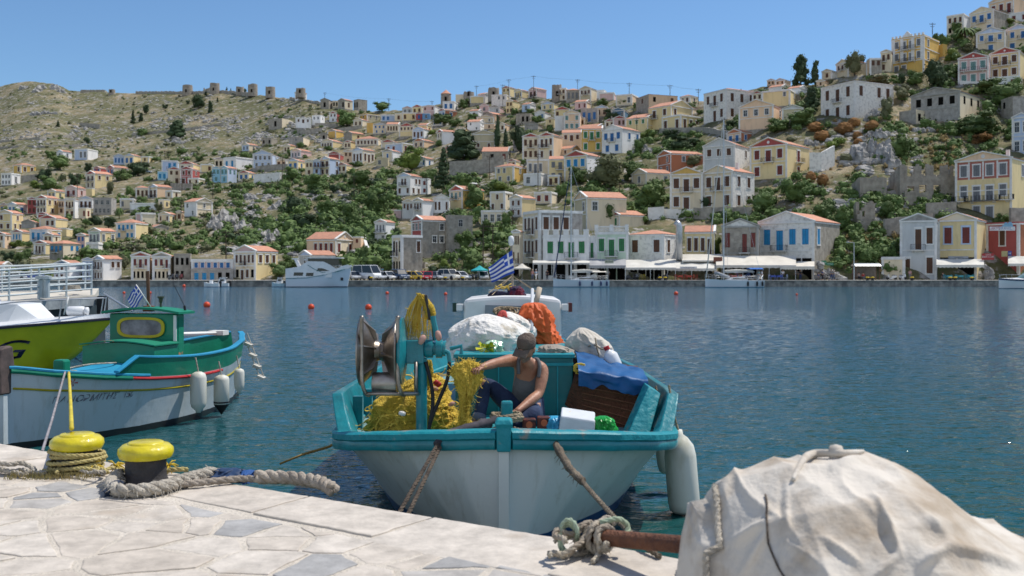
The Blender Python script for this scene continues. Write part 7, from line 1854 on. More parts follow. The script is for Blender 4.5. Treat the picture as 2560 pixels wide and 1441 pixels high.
 # mooring lines
 mb=MB(); pts=spline([P(1240,1050,8.85),P(1195,1062,8.6),P(1150,1075,8.35),P(1110,1092,8.1),P(1092,1112,8.0)],6)
 mb.tube(pts,[.034+.012*noise.noise(Vector((i*.8,0,0)))for i in range(len(pts))],9,0,True,.12); mb.tube([P(1225,1062,8.9),P(1205,1062,8.8),P(1190,1070,8.6)],[.03,.06,.03],9,0,True,.2); t=item('mooring_line',mb,pm('dark_rag',(.075,.065,.075),(.03,.03,.035),scale=7,rough=.95),'left mooring line, wrapped in dark cloth over the rail','rope','mooring lines of the teal boat')
 mb=MB(); a=P(1094,1112,8.0); rope(mb,[a,Vector((-.93,6.82,.42))],.017); rope(mb,[a+Vector((.02,0,-.02)),Vector((-.84,6.74,.42))],.017); mb.v=[v-t.location for v in mb.v]; mb.build('strands',ROPED,t)
 mb=MB(); rope(mb,spline([P(1285,1072,8.8),P(1330,1082,8.55),P(1378,1098,8.15),P(1392,1112,8.0)],6),.020)
 pts=spline([P(1385,1104,8.05),P(1405,1140,7.75),P(1425,1172,7.5),P(1442,1190,7.35),P(1456,1204,7.2)],6); mb.tube(pts,[.03+.012*noise.noise(Vector((i*.9,3,0)))for i in range(len(pts))],8,0,True,.15); fuzz(mb,pts,30,.06,.003,rs)
 t=item('mooring_line',mb,pm('mooring_rope',(.24,.195,.14),(.12,.095,.07),scale=9,rough=.95,bump=.6,bscale=60),'right mooring line, bound with old rope below the rail','rope','mooring lines of the teal boat')
 mb=MB(); rope(mb,spline([P(1452,1200,7.25),P(1530,1288,6.45),P(1572,1328,6.02),P(1600,1358,5.72),P(1650,1392,5.52)],5),.018); mb.v=[v-t.location for v in mb.v]; mb.build('strands',MATS['mooring_rope'],t)
 mb=MB(); rope(mb,[P(860,1099,9.9),P(820,1118,9.9),P(756,1137,9.9)],.014); mb.tube([P(756,1137,9.9),P(700,1160,9.95)],.012,6); item('stern_line',mb,pm('ochre_rope',(.33,.22,.07),(.2,.13,.04),scale=9,rough=.9),'ochre rope running from the left rail into the water','rope')
 # yellow nets
 t=thing('fishing_net','heap of yellow fishing net inside the bow, under the hauler','fishing net',P(1050,1095,9.8)); rows=[(1062,1085,935),(1010,1108,955),(965,1122,985),(945,1140,1015),(932,1168,1050),(928,1180,1080),(925,1184,1110)]
 mb=blob_px(rows,9.85,.42,.13,9,3,56); surf=[v.copy()for v in mb.v]; mb.buildw('bulk',NETY,t,smooth=True); mb=MB()
 for i in range(480):
  p=rs.choice(surf);
  if p.y>9.95:continue
  q=[p+Vector((0,-.02,0))]; dr=Vector((rs.uniform(-1,1),rs.uniform(-.3,.1),rs.uniform(-.6,.6)))*.008
  for k in range(8):dr=dr*.7+Vector((rs.uniform(-1,1),rs.uniform(-.3,.25),rs.uniform(-1,.8)))*.016; q.append(q[-1]+dr)
  mb.tube(q,rs.choice([.0025,.003,.006]),4)
 mb.buildw('strands',NETS,t); pk=pm('pink_float',(.52,.30,.24),(.4,.22,.18),rough=.7)
 for i in range(11):
  p=rs.choice(surf); p=Vector((p.x,min(p.y,9.6),p.z)); mb=MB(); mb.lathe([(.001,-.035),(.018,-.028),(.024,0),(.018,.028),(.001,.035)],10,mat=Matrix.Translation(p+Vector((0,-.03,.01)))@Matrix.Rotation(rs.uniform(0,3),4,'Y')); mb.buildw('float',pk if i%3 else WHITEP,t,smooth=True)
 for px,py in((1090,957),(1097,962)):mb=MB(); p=P(px,py,9.5); mb.lathe([(.001,-.03),(.022,-.02),(.022,.02),(.001,.03)],10,mat=Matrix.Translation(p)@Matrix.Rotation(1,4,'Y')); mb.buildw('float',REDP,t,smooth=True)
 t=thing('fishing_net','yellow net draped over the arm above the hauler','fishing net',P(1050,850,9.4)); mb=MB()
 for i in range(110):
  u=rs.random(); top=P(1042+26*u,736+6*abs(u-.5),9.35+.1*rs.random()); bot=P(1000+85*(u*.8+.2*rs.random()),846+rs.uniform(-25,10),9.4+.15*rs.random()); mid=top.lerp(bot,.5)+Vector((rs.uniform(-.02,.02)-.02*(1-u),0,.03))
  mb.tube(spline([top,mid,bot],4),.0026,4)
 for i in range(60):
  a=P(1010+rs.random()*60,770+rs.random()*70,9.4); mb.tube([a,a+Vector((rs.uniform(.03,.1),0,rs.uniform(-.03,.03)))],.002,4)
 mb.buildw('strands',NETS,t); mb=blob_px([(1040,1050,733),(1046,1066,745),(1058,1080,765),(1064,1088,785),(1070,1084,800)],9.35,.05,.2,5,2); mb.buildw('bulk',NETY,t,smooth=True)
 mb=blob_px([(1062,1078,900),(1062,1080,930),(1064,1078,965)],9.38,.03,.2,5,2); mb.buildw('tail',NETY,t,smooth=True)
 for px,py,a in((1055,850,.5),(1096,840,-.2)):mb=MB(); p=P(px,py,9.12); mb.lathe([(.001,-.05),(.022,-.04),(.03,0),(.022,.04),(.001,.05)],12,mat=Matrix.Translation(p)@Matrix.Rotation(a,4,'Y')); mb.buildw('float',pk,t,smooth=True)
 t=thing('fishing_net','yellow net bunch hanging from the raised hand of the fisherman','fishing net',P(1160,1070,9.15)); mb=blob_px([(1162,1180,902),(1142,1202,915),(1136,1204,935),(1142,1198,960),(1150,1182,985),(1150,1174,1020),(1144,1176,1055),(1136,1184,1080)],9.15,.09,.22,7,6,100); surf=[v.copy()for v in mb.v]; mb.buildw('bulk',NETY,t,smooth=True); mb=MB()
 for i in range(650):
  p=rs.choice(surf); q=[p]; dr=Vector((rs.uniform(-1,1),rs.uniform(-.6,.3),rs.uniform(-.7,.7)))*.006
  for k in range(6):dr=dr*.7+Vector((rs.uniform(-1,1),rs.uniform(-.5,.5),rs.uniform(-1,.9)))*.010; q.append(q[-1]+dr)
  mb.tube(q,.0017,4)
 mb.buildw('strands',NETS,t)
 # ------------------------------------------------------------------ the green boat on the left
def build_green_boat():
 A=-R_(13.8); t=thing('wooden_boat','green, white and blue wooden boat with a green cabin at left','wooden boat',(-6.62,13.1,0),A)
 st=interp_st([(0,.05,1.08,.02),(.4,.42,1.0,.18),(1.0,.74,.91,.45),(1.9,.93,.81,.74),(3.0,.97,.75,.84),(4.2,.84,.76,.66),(5.2,.52,.83,.33),(5.75,.22,.90,.1),(6.0,.05,.94,.02)],10)
 HM=zone_mat('wooden_hull',(.50,.55,.57),(.02,.018,.018),.11,rough=.4,stain=.28)
 mb=MB(); hull_loft(mb,st,nz=12); hull=mb.build('hull',HM,t,smooth=True)
 S_=lambda q,k:(q[3]+(q[1]-q[3])*k**1.15,q[0],q[2]*k)
 for s in(-1,1):
  mb=MB(); mb.tube([(s*(S_(q,.76)[0]+.004),q[0],q[2]*.76)for q in st[1:76]],.016,6); mb.build('painted_line',YELP,hull)
  mb=MB(); mb.tube([(s*(q[1]+.012),q[0],q[2]-.03)for q in st[:26]],.032,8); mb.build('rub_rail',GREENP,t)
  mb=MB(); mb.tube([(s*(q[1]+.012),q[0],q[2]-.03)for q in st[24:48]],.022,8); mb.build('rub_rail',REDP,t)
  mb=MB(); rail_loft(mb,[(s*(q[1]-.03),q[0],q[2]+.02)for q in st[:30 if s>0 else 46]],.10,.04); mb.build('cap_rail',BLUEP,t)
  rings=[]; caps=[]
  for q in st:
   y_=1.15 if s>0 else 3.1
   if q[0]<y_ or q[0]>5.9:continue
   h=.02+.26*min(1,(q[0]-y_)/.38); rings.append([(s*(q[1]-.06),q[0],q[2]),(s*(q[1]),q[0],q[2]),(s*(q[1]+.045),q[0],q[2]+h),(s*(q[1]-.015),q[0],q[2]+h)]); caps.append((s*(q[1]+.012),q[0],q[2]+h+.01))
  mb=MB(); mb.loft(rings); mb.build('bulwark',GREENP,t,auto=40); mb=MB(); rail_loft(mb,caps,.10,.035); mb.build('bulwark_cap',BLUEP,t)
 mb=MB(); hb=lambda q,z:max(.005,q[3]+(q[1]-q[3])*min(1,z/q[2])**1.15-.03)
 mb.loft([[(-hb(q,.76),q[0],.76),(hb(q,.76),q[0],.76)]for q in st],closed=False,cap=False); mb.build('deck',pm('orange_deck',(.46,.13,.05),(.30,.24,.2),scale=3,rough=.8,lo=.4,hi=.6),t)
 mb=MB(); mb.loft([[(-.1,1.15,.93),(.74,1.15,.91),(.74,1.15,.82),(-.1,1.15,.8)],[(-.15,2.33,.97),(.86,2.33,.87),(.86,2.33,.78),(-.15,2.33,.78)]]); mb.build('hatch_cover',BLUEP,t,bevel=.01)
 for y in(.55,.85,1.15):mb=MB(); q=min(st,key=lambda a:abs(a[0]-y)); mb.bb(-q[1]*.9,q[1]*.9,y-.06,y+.06,.84,.90); mb.build('thwart',ORP if y!=.85 else BLUEP,t)
 for i,(k0,k1,mt,dz)in enumerate(((3,14,ORP,0),(14,17,BLUEP,0),(17,28,ORP,0),(4,22,BLUEP,.055))):mb=MB(); mb.loft([[(-(q[1]-.035-dz),q[0],q[2]-.015-dz),(-(q[1]-.05-dz),q[0],q[2]-.10-dz)]for q in st[k0:k1+1]],closed=False,cap=False); mb.build('inner_plank',mt,t)
 mb=MB(); mb.bb(-.02,.16,.9,1.06,.62,1.12); mb.build('mooring_post',GREENP,t,bevel=.03)
 # stem head
 mb=MB(); mb.loft([[(-.05,-.16,.75),(.05,-.16,.75),(.05,.08,.75),(-.05,.08,.75)],[(-.06,-.2,1.12),(.06,-.2,1.12),(.06,.08,1.12),(-.06,.08,1.12)],[(-.06,-.16,1.34),(.06,-.16,1.34),(.06,.05,1.36),(-.06,.05,1.36)],[(-.05,-.06,1.38),(.05,-.06,1.38),(.05,.02,1.38),(-.05,.02,1.38)]]); mb.build('stem_head',pm('weathered_post',(.14,.10,.09),(.07,.055,.05),scale=6,rough=.8),t,bevel=.02)
 mb=MB(); mb.loft([[(-.03,-.09,-.2),(.03,-.09,-.2),(.03,.06,-.2),(-.03,.06,-.2)],[(-.035,-.1,1.0),(.035,-.1,1.0),(.035,.06,1.0),(-.035,.06,1.0)]]); mb.build('stem',HM,t)
 # low trunk and cabin
 mb=MB(); n=8
 mb.loft([[(-.63,y,.62),(.63,y,.62)]+[(.63-1.26*i/n,y,1.20+.06*math.sin(math.pi*i/n))for i in range(n+1)]for y in(2.35,3.0)]); mb.build('trunk_cabin',GREENP,t)
 mb=MB(); mb.loft([[(.66-1.32*i/n,y,1.215+.06*math.sin(math.pi*i/n))for i in range(n+1)]+[(-.66+1.32*i/n,y,1.235+.06*math.sin(math.pi*i/n))for i in range(n+1)]for y in(2.31,3.0)]); mb.build('trunk_roof',GREENW,t)
 mb=MB(); mb.bb(-.62,.60,3.0,3.22,.62,1.68); cab=mb.build('cabin',GREENP,t,bevel=.02)
 mb=MB(); mb.bb(.601,.608,3.04,3.18,.66,1.62); mb.build('side_panel',GREENW,cab)
 mb=MB(); mb.bb(.55,.60,2.985,2.998,1.25,1.66); mb.build('corner_strip',TRIM,cab)
 mb=MB(); mb.loft([[(.70-1.4*i/n,y,1.68+.07*math.sin(math.pi*i/n))for i in range(n+1)]+[(-.70+1.4*i/n,y,1.715+.07*math.sin(math.pi*i/n))for i in range(n+1)]for y in(2.9,3.36)]); rf=mb.build('roof',GREENW,t)
 def oval(a,b,y,n=32):return[(math.copysign(abs(math.cos(k/n*6.283))**.5,math.cos(k/n*6.283))*a-.03,y,1.46+math.copysign(abs(math.sin(k/n*6.283))**.7,math.sin(k/n*6.283))*b)for k in range(n)]
 mb=MB(); mb.loft([oval(.43,.165,2.985),oval(.43,.165,2.965),oval(.375,.125,2.965),oval(.375,.125,2.99)],cap=False); wf=mb.build('window_frame',pm('window_yellow',(.55,.44,.02),rough=.5),cab)
 mb=MB(); mb.add(oval(.39,.135,2.982),[tuple(range(32))]); mb.build('pane',pm('hazy_pane',(.28,.27,.30),(.10,.10,.12),scale=2.4,rough=.1,lo=.4,hi=.6),wf)
 w2=lambda px,py,d:t.matrix_basis.inverted()@P(px,py,d)
 mb=MB(); mb.tube([w2(372,775,16.3),w2(369,678,16.3)],.03,8); mb.build('mast',pm('mast_brown',(.17,.09,.05),(.09,.05,.03),scale=6,rough=.8),rf)
 mb=MB(); mb.box(w2(372,772,16.2),(.14,.12,.09)); mb.build('mast_step',pm('rust_red',(.35,.12,.06),rough=.8),rf)
 mb=MB(); b=w2(402,776,16.2); mb.tube([b,b+Vector((0,0,.15))],.018,6); mb.lathe([(.02,.12),(.03,.14),(.035,.19),(.052,.20),(.052,.225),(.001,.23)],10,mat=Matrix.Translation(b)); mb.build('lamp',pm('lamp_dark',(.06,.07,.04),rough=.5),rf)
 mb=MB(); mb.tube([w2(463,778,16.1),w2(461,765,16.1)],.02,6); mb.tube([w2(461,765,16.1),w2(436,715,16.1)],.006,5); mb.build('antenna',BLACKR,rf)
 # stern clutter: tiller, engine box, post
 mb=MB(); mb.bb(-.2,.2,4.1,4.5,.62,.86); mb.build('engine_box',BLUEP,t); mb=MB(); mb.bb(-.32,-.18,3.9,4.05,.62,1.18); mb.build('mooring_post',GREENP,t,bevel=.03)
 mb=MB(); mb.tube([(-.1,4.2,1.28),(.0,5.2,1.24)],.03,8); mb.box((.0,5.3,1.24),(.3,.2,.08)); mb.build('tiller',TRIM,t)
 mb=MB()
 for i in range(5):rope(mb,[(-.22+.16*math.cos(k*.6+i),4.0+.2*math.sin(k*.6+i),1.0+i*.02)for k in range(11)],.012)
 mb.build('rope_coil',ROPEB,t)
 mb=MB()
 for i in range(4):mb.tube([(.07+(.17+.01*i)*math.cos(k*.5),.98+.17*math.sin(k*.5),.88+i*.022)for k in range(14)],.016,7)
 mb.build('yellow_coil',ROPEY,t)
 mb=MB(); rope(mb,spline([(-.2,.9,.9),(.1,1.4,1.0),(.15,2.0,.98),(.0,2.3,.95)],6),.014); mb.build('loose_rope',ROPEW,t)
 # lettering on the bow
 mb=text_mb('ΠΑΝΟΡΜΙΤΗΣ  150',.13,.2)
 def on_hull(u,v):
  q=min(st,key=lambda a:abs(a[0]-u)); k=max(.05,v/q[2]); return Vector((q[3]+(q[1]-q[3])*k**1.15+.008,u,v))
 mb.v=[on_hull(1.0+v.x*1.0,.60-v.x*.02+v.y)for v in mb.v]; mb.build('lettering',pm('letter_grey',(.16,.17,.20),rough=.6),hull)
 mb=MB(); c=on_hull(.62,.84)
 for k in range(6):a=k*1.047; mb.add([on_hull(.62,.84),on_hull(.62+.06*math.cos(a-.2),.84+.055*math.sin(a-.2)),on_hull(.62+.06*math.cos(a+.2),.84+.055*math.sin(a+.2))],[(0,1,2)])
 mb.build('star_mark',REDP,hull)
 # fenders, flag, ladder, lines
 for u,yt,yb,w_,lab,low in((2.75,930,1032,.085,'left white fender on the green boat',None),(3.5,938,1036,.085,'middle fender with black cone end on the green boat',1),(4.25,922,985,.06,'smallest white fender, rightmost on the green boat',None)):
  q=min(st,key=lambda a:abs(a[0]-u)); w0=t.matrix_basis@Vector((q[1]+.16,u,0)); k=w0 .y/F; zt=CAMZ+(HZ-yt)*k; zb=CAMZ+(HZ-yb)*k; L2=zt-zb
  f=thing('boat_fender',lab,'fender',(w0 .x,w0 .y,zb),0,'fenders on the green boat'); mb=MB(); r=w_*1.45
  mb.lathe([(.001,0),(r*.3,0),(r*.35,.03),(r*.85,.09),(r,.16),(r,L2*.85),(r*.85,L2*.95),(r*.4,L2),(.001,L2)]if not low else[(.001,.0),(r*.9,.16),(r,.17),(r,L2*.88),(r*.9,L2*.95),(r*.4,L2),(.001,L2)],18); mb.build('body',FENDW,f,smooth=True)
  if low:mb=MB(); mb.lathe([(.001,-.01),(r*.95,.15),(r*1.02,.2),(r*1.02,.21)],18); mb.build('cone',BLACKR,f)
  mb=MB(); rope(mb,[(0,0,L2),(-.05,.02,L2+.22)],.012); mb.build('lanyard',ROPEW,f)
 flag('small_flag','small blue and white striped flag at the green cabin mast',P(340,714,16.0),P(357,742,16.0),P(318,748,16.0),P(334,778,16.0),.02)
 mb=MB(); mb.tube([P(340,712,16.0),P(377,768,16.1)],.01,6); item('flag_staff',mb,TRIM,'thin white staff carrying the small striped flag','flagpole')
 mb=MB(); a,b=t.matrix_basis@Vector((.22,5.85,1.2)),t.matrix_basis@Vector((.55,5.9,.35))
 for o in(Vector((-.03,0,0)),Vector((.04,.04,0))):mb.tube([a+o,b+o],.01,6)
 for k in range(4):q=a.lerp(b,.25+k*.24); mb.box(q,(.13,.2,.05),0,Matrix.Rotation(.4,3,'Y'))
 item('boarding_ladder',mb,pm('ladder_white',(.6,.58,.52),(.3,.27,.22),scale=8,rough=.7),'white rope ladder hanging at the stern of the green boat','ladder',smooth=False)
 mb=MB(); mb.tube(spline([P(172,932,13.5),P(176,1000,10.8),P(179,1072,8.0)],5),.018,8); item('mooring_line',mb,pm('yellow_webbing',(.62,.50,.05),rough=.7),'yellow mooring line from the green boat to the far bollard','rope')
 mb=MB(); rope(mb,[P(163,930,13.5),P(130,1050,10.6),P(106,1128,9.0)],.014); item('mooring_line',mb,pm('grey_rope',(.33,.31,.33),(.2,.19,.2),scale=9,rough=.9),'grey mooring line from the green boat down behind the quay edge','rope')
 # ------------------------------------------------------------------ yellow motorboat and railed pontoon behind it
def build_left_boats():
 d=23.0; b=P(279,797,d); t=thing('motorboat','white and yellow motorboat with dark letters behind the green boat','motorboat',(b.x,d,0),R_(90)+.05)
 # local +y points aft = world -x
 L_=7.5; st=interp_st([(0,.03,1.27,.01),(.6,.45,1.23,.05),(1.3,.8,1.18,.35),(2.3,1.05,1.10,.8),(4,1.2,.98,1.1),(7.5,1.2,.9,1.12)],10); kz=[(0,1.2),(.35,.82),(.8,.4),(1.3,.05),(1.7,-.2),(2.4,-.4),(8,-.45)]
 st=[(*q,float(np.interp(q[0],[k[0]for k in kz],[k[1]for k in kz])))for q in st]
 YH=pm('yellow_gelcoat',(.50,.50,.012),(.36,.37,.01),scale=1.2,rough=.3,coat=.4)
 mb=MB(); hull_loft(mb,st,nz=10); hull=mb.build('hull',YH,t,smooth=True)
 for s in(-1,1):mb=MB(); rail_loft(mb,[(s*(q[1]+.01),q[0],q[2])for q in st],.05,.06); mb.build('rub_rail',pm('dark_rubbing',(.03,.03,.05),rough=.5),t)
 mb=MB(); mb.loft([[(-q[1],q[0],q[2]+.01),(-q[1]*.8,q[0],q[2]+.12),(q[1]*.8,q[0],q[2]+.12),(q[1],q[0],q[2]+.01)]for q in st],closed=False,cap=False); mb.build('deck',WHITEP,t,smooth=False)
 mb=MB(); mb.loft([[(-.45,1.45,1.28),(.45,1.45,1.28),(.4,1.5,1.3),(-.4,1.5,1.3)],[(-.8,2.0,1.2),(.8,2.0,1.2),(.62,1.85,1.62),(-.62,1.85,1.62)],[(-.85,2.6,1.15),(.85,2.6,1.15),(.7,2.6,1.66),(-.7,2.6,1.66)],[(-.95,7.2,1.05),(.95,7.2,1.05),(.8,7.2,1.5),(-.8,7.2,1.5)]]); cb=mb.build('cuddy',WHITEP,t)
 mb=MB(); mb.bb(-.6,.6,2.75,6.5,1.5,1.70); mb.build('cockpit',pm('cockpit_grey',(.38,.38,.42),rough=.5),cb)
 inv=t.matrix_basis.inverted()
 # the side towards the camera is local -x? pick the nearer one
 sgn=1 if(t.matrix_basis@Vector((1,3,0))).y<(t.matrix_basis@Vector((-1,3,0))).y else-1
 def hp(u,v):
  q=min(st,key=lambda a:abs(a[0]-u)); k=max(.05,v/q[2]); return Vector((sgn*(q[3]+(q[1]-q[3])*k**1.15+.02),u,v))
 mb=text_mb('G',.62,.45); mb.v=[hp(2.05-v.x*1.5*(1),.60+v.y)for v in mb.v]; mb.build('lettering',pm('letter_navy',(.015,.02,.05),rough=.4),hull)
 mb=text_mb('N',.62,.45); mb.v=[hp(2.72-v.x*1.2,.58+v.y)for v in mb.v]; mb.build('lettering',pm('letter_navy',(.015,.02,.05),rough=.4),hull)
 mb=text_mb('NG NP 521',.13); mb.v=[Vector((sgn*(.86+.02*0)+sgn*.04,2.62-v.x,1.30+v.y))for v in mb.v]; mb.build('lettering',pm('letter_dark',(.05,.05,.08),rough=.6),cb)
 mb=MB()
 for s in(-1,1):
  pts=[(s*.1,.15,1.75),(s*.55,.9,1.72),(s*.9,2.2,1.62),(s*1.0,4.2,1.1)]; mb.tube(spline(pts,5),.016,6)
  for p in pts[:3]:mb.tube([p,(p[0],p[1]+.08,1.2)],.014,6)
 mb.build('bow_rail',STEEL,t)
 mb=MB(); mb.lathe([(.001,-.25),(.09,-.24),(.11,-.2),(.11,.12),(.06,.13),(.06,.15),(.09,.16),(.09,.22),(.001,.24)],14,mat=Matrix.Translation((0,.75,1.45))@Matrix.Rotation(R_(90),4,'X')); mb.build('anchor_winch',WHITEP,t,smooth=True)
 # railed pontoon
 A0,A1=P(-60,762,25.0),P(237,738,30.0); t=thing('pontoon','grey railed landing pontoon deck behind the yellow motorboat','pontoon',(A1 .x,A1 .y,0))
 back=Vector((-1.2,3.2,.15)); mb=MB(); dn=Vector((0,0,-.22)); mb.prism([A0,A1,A1+back,A0+back+Vector((-3,0,0))],dn); mb.buildw('deck',pm('deck_pale',(.60,.55,.46),(.45,.42,.36),scale=1.5,rough=.8),t)
 mb=MB(); e=Vector((.05,-.05,0)); mb.prism([A0+e+dn*.2,A1+e+dn*.2,A1+e+dn*1.4,A0+e+dn*1.4],(0,.06,0)); mb.prism([A0+e+dn*3,A1+e+dn*3,A1+e+dn*4.2,A0+e+dn*4.2],(0,.06,0)); mb.buildw('edge_beam',pm('weathered_steel',(.36,.38,.38),(.18,.19,.2),scale=3,rough=.6),t)
 mb=MB(); f_=Vector((-.3,.25,0)); mb.prism([A0+f_+dn*1.0,A1+f_+dn*1.0,Vector((A1 .x-.3,A1 .y+.25,-.3)),Vector((A0 .x-.3,A0 .y+.25,-.3))],(-.5,2.5,0)); mb.buildw('hull',pm('dark_steel',(.04,.055,.06),rough=.6),t)
 mb=MB(); q=A1+Vector((.12,0,0)); mb.bb(q.x-.02,q.x+.22,q.y-.1,q.y+.15,.75,1.62); mb.buildw('rubber_fender',BLACKR,t)
 PG=pm('rail_paint',(.50,.55,.56),(.38,.42,.43),scale=3,rough=.5)
 def railing(p0,p1,h0,h1,n,nb):
  mb=MB()
  for k in range(nb):
   u=(k+1)/nb; mb.tube([p0+Vector((0,0,h0*u)),p1+Vector((0,0,h1*u))],.032 if k==nb-1 else.024,7)
  for k in range(n):u=k/(n-1); p=p0 .lerp(p1,u); mb.tube([p,p+Vector((0,0,h0+(h1-h0)*u))],.03,7)
  mb.buildw('railing',PG,t)
 railing(A0,A1+Vector((-.1,0,0)),.82,.93,5,5); bo=Vector((-1.4,2.6,.12)); railing(A0+bo+Vector((-2,0,0)),A1+bo,.75,.85,7,4)
 for px in(102,116):mb=MB(); c=P(px,745,27.6); mb.lathe([(.09,0),(.09,.5),(.14,.52),(.14,.6),(.001,.62)],10,mat=Matrix.Translation(c)); mb.buildw('mooring_post',PG,t)
 mb=MB(); c=P(180,728,30.0)
 for k in range(5):rope(mb,[c+Vector(((.28-.02*k)*math.cos(a*.5+k),.2*math.sin(a*.5+k),.02+k*.035))for a in range(14)],.02)
 item('rope_coil',mb,ROPEW,'pale rope coil lying on the railed pontoon','rope')
 mb=MB(); mb.tube([P(160,725+62,22.4),P(171,742,22.4)],.018,6); item('boat_hook',mb,TRIM,'white stick leaning over the yellow motorboat rail','pole')
 mb=MB(); mb.tube([P(260,735,29.5),P(330,778,24)],.03,8); item('gangway_pole',mb,STEEL,'long grey pole slanting from the pontoon end to the right','pole')
 # ------------------------------------------------------------------ things on the near quay
def build_quay_gear():
 rs=random.Random(31); z0=QZ+.008
 yl=pm('bollard_cap_yellow',(.62,.52,.015),(.42,.33,.02),scale=5,rough=.35,coat=.4,bump=.25,bscale=14,lo=.25,hi=.5); bk=pm('bollard_black',(.03,.028,.028),(.055,.05,.05),scale=6,rough=.6,bump=.4,bscale=20)
 for x,y,lab in((-3.48,8.0,'left yellow-capped black bollard, nearer the green boat'),(-2.79,7.62,'right yellow-capped black bollard with the fat shaggy rope')):
  t=thing('bollard',lab,'bollard',(x,y,z0),0,'yellow-capped bollards on the near quay')
  mb=MB(); mb.lathe([(.17,0),(.158,.02),(.15,.06),(.15,.2),(.001,.2)],32); mb.build('post',bk,t,auto=40)
  mb=MB(); mb.lathe([(.001,.17),(.15,.17),(.19,.18),(.205,.215),(.2,.25),(.17,.278),(.135,.285),(.13,.295),(.12,.30),(.001,.303)],36); mb.build('cap',yl,t,auto=50)
 c=Vector((-3.48,8.0,z0))
 mb=MB()
 for k in range(5):r=.19+.012*(k%3); rope(mb,[c+Vector((r*math.cos(a*.42+k),r*math.sin(a*.42+k),.03+k*.03+.02*math.sin(a*.42+k*2)))for a in range(17)],.018)
 item('rope_coil',mb,ROPEY,'yellowish ropes coiled round the left bollard','rope')
 mb=MB()
 for i in range(9):
  p=c+Vector((rs.uniform(-.28,.42),rs.uniform(-.3,.0),.03)); q=[p]; h=rs.uniform(0,6)
  for k in range(9):h+=rs.uniform(-.9,.9); q.append(q[-1]+Vector((math.cos(h)*.07,math.sin(h)*.05,rs.uniform(-.02,.025)))); q[-1].z=max(q[-1].z,z0+.02)
  rope(mb,spline(q,3),rs.choice([.016,.02,.024]),rs.choice([0,0,1]))
 tag(mb.build('rope_tangle',[ROPEW,ROPEY],smooth=True),'messy pale rope tangle at the foot of the left bollard','rope')
 mb=MB()
 for i in range(420):p=c+Vector((rs.uniform(-.42,.3),rs.uniform(-.36,-.12),0)); d=Vector((rs.uniform(-.5,.5),rs.uniform(-.5,.3),1)).normalized()*rs.uniform(.02,.06); mb.tube([p,p+d],[.003,.001],3)
 tag(mb.build('dry_weeds',pm('dry_weed',(.34,.26,.10),(.15,.14,.05),scale=9,rough=.9)),'dry weeds growing at the left bollard foot','weeds',kind='stuff')
 G=lambda px,py:P(px,py,4000/(py-680))+Vector((0,0,.008))
 # fat shaggy rope round the right bollard and along the edge
 pts=spline([G(300,1205),G(278,1225),G(290,1243),G(340,1246),G(400,1238),G(450,1222),G(500,1207),G(535,1198)],7); pts=[p+Vector((0,0,.045))for p in pts]
 mb=MB(); rope(mb,pts,.05,twist=5); fuzz(mb,pts,240,.11,.0035,rs)
 item('shaggy_rope',mb,ROPEW,'fat frayed white rope lying in front of the right bollard','rope')
 mb=MB(); pts=spline([G(440,1225),G(520,1218),G(600,1210),G(650,1212)],6); rope(mb,[p+Vector((0,0,.03))for p in pts],.028); pts2=spline([G(640,1212),G(690,1212),G(750,1216),G(800,1226),G(832,1243)],6); pts2=[p+Vector((0,0,.048))for p in pts2]; rope(mb,pts2,.052,twist=5); fuzz(mb,pts2,60,.05,.003,rs)
 item('braided_rope',mb,pm('tan_rope',(.44,.38,.31),(.25,.21,.17),scale=8,rough=.95,bump=.5,bscale=50),'thick braided tan rope ending at the quay edge','rope')
 def cloth(x0,x1,y0,y1,mat,lab,name,h):
  d=4000/(y1-680); a=P(x0,y1,d); b=P(x1,y1,d); mb=blob_px([(x0+(x1-x0)*.2,x1-(x1-x0)*.1,y0),(x0,x1-5,(y0+y1)/2),(x0+3,x1,y1)],d+.05,.1,.2,6,int(x0)%7); return item(name,mb,mat,lab,'cloth')
 cloth(520,612,1172,1202,pm('navy_tarp',(.025,.06,.14),(.015,.03,.07),scale=6,rough=.6),'crumpled navy tarp bundle on the rope at the quay edge','tarp_bundle',.1)
 cloth(600,640,1176,1204,pm('blue_rag',(.03,.10,.30),rough=.7),'bright blue rag end beside the navy tarp bundle','rag',.1)
 cloth(268,306,1202,1240,pm('dark_blue_rag',(.03,.045,.08),rough=.8),'dark blue cloth knotted into the fat frayed rope','rag',.1)
 mb=MB()
 for px,py in((712/3.05,1040+425/3.05),(1285/3.05,1040+430/3.05),(880/3.05,1040+300/3.05)):
  p=G(px,max(py,1185))+Vector((0,0,.06)); fuzz(mb,[p],14,.09,.006,rs)
 mb2=mb; item('yellow_fibre',mb2,pm('yellow_fibre',(.66,.46,.03),rough=.7),'tufts of bright yellow fibre among the ropes','rope')
 # rusty pole with rope bundle
 t=thing('rusty_pole','rusty iron pole resting its end on the quay edge','pole',P(1500,1348,5.62)); mb=MB(); a,b=P(1475,1342,5.66),P(1800,1370,4.9); mb.tube([a.lerp(b,i/8)for i in range(9)],.046,16); mb.buildw('shaft',pm('rust',(.20,.085,.045),(.10,.045,.03),scale=7,rough=.85,bump=.6,bscale=40),t,smooth=True)
 mb=MB(); c=P(1478,1343,5.64); ax=(b-a).normalized(); u=ax.orthogonal().normalized(); v=ax.cross(u)
 for k in range(7):rope(mb,[c+ax*(-.06+k*.03+.01*math.sin(q))+(u*math.cos(q*.45+k)+v*math.sin(q*.45+k))*(.062+.018*math.sin(k*2.1))for q in range(15)],.02)
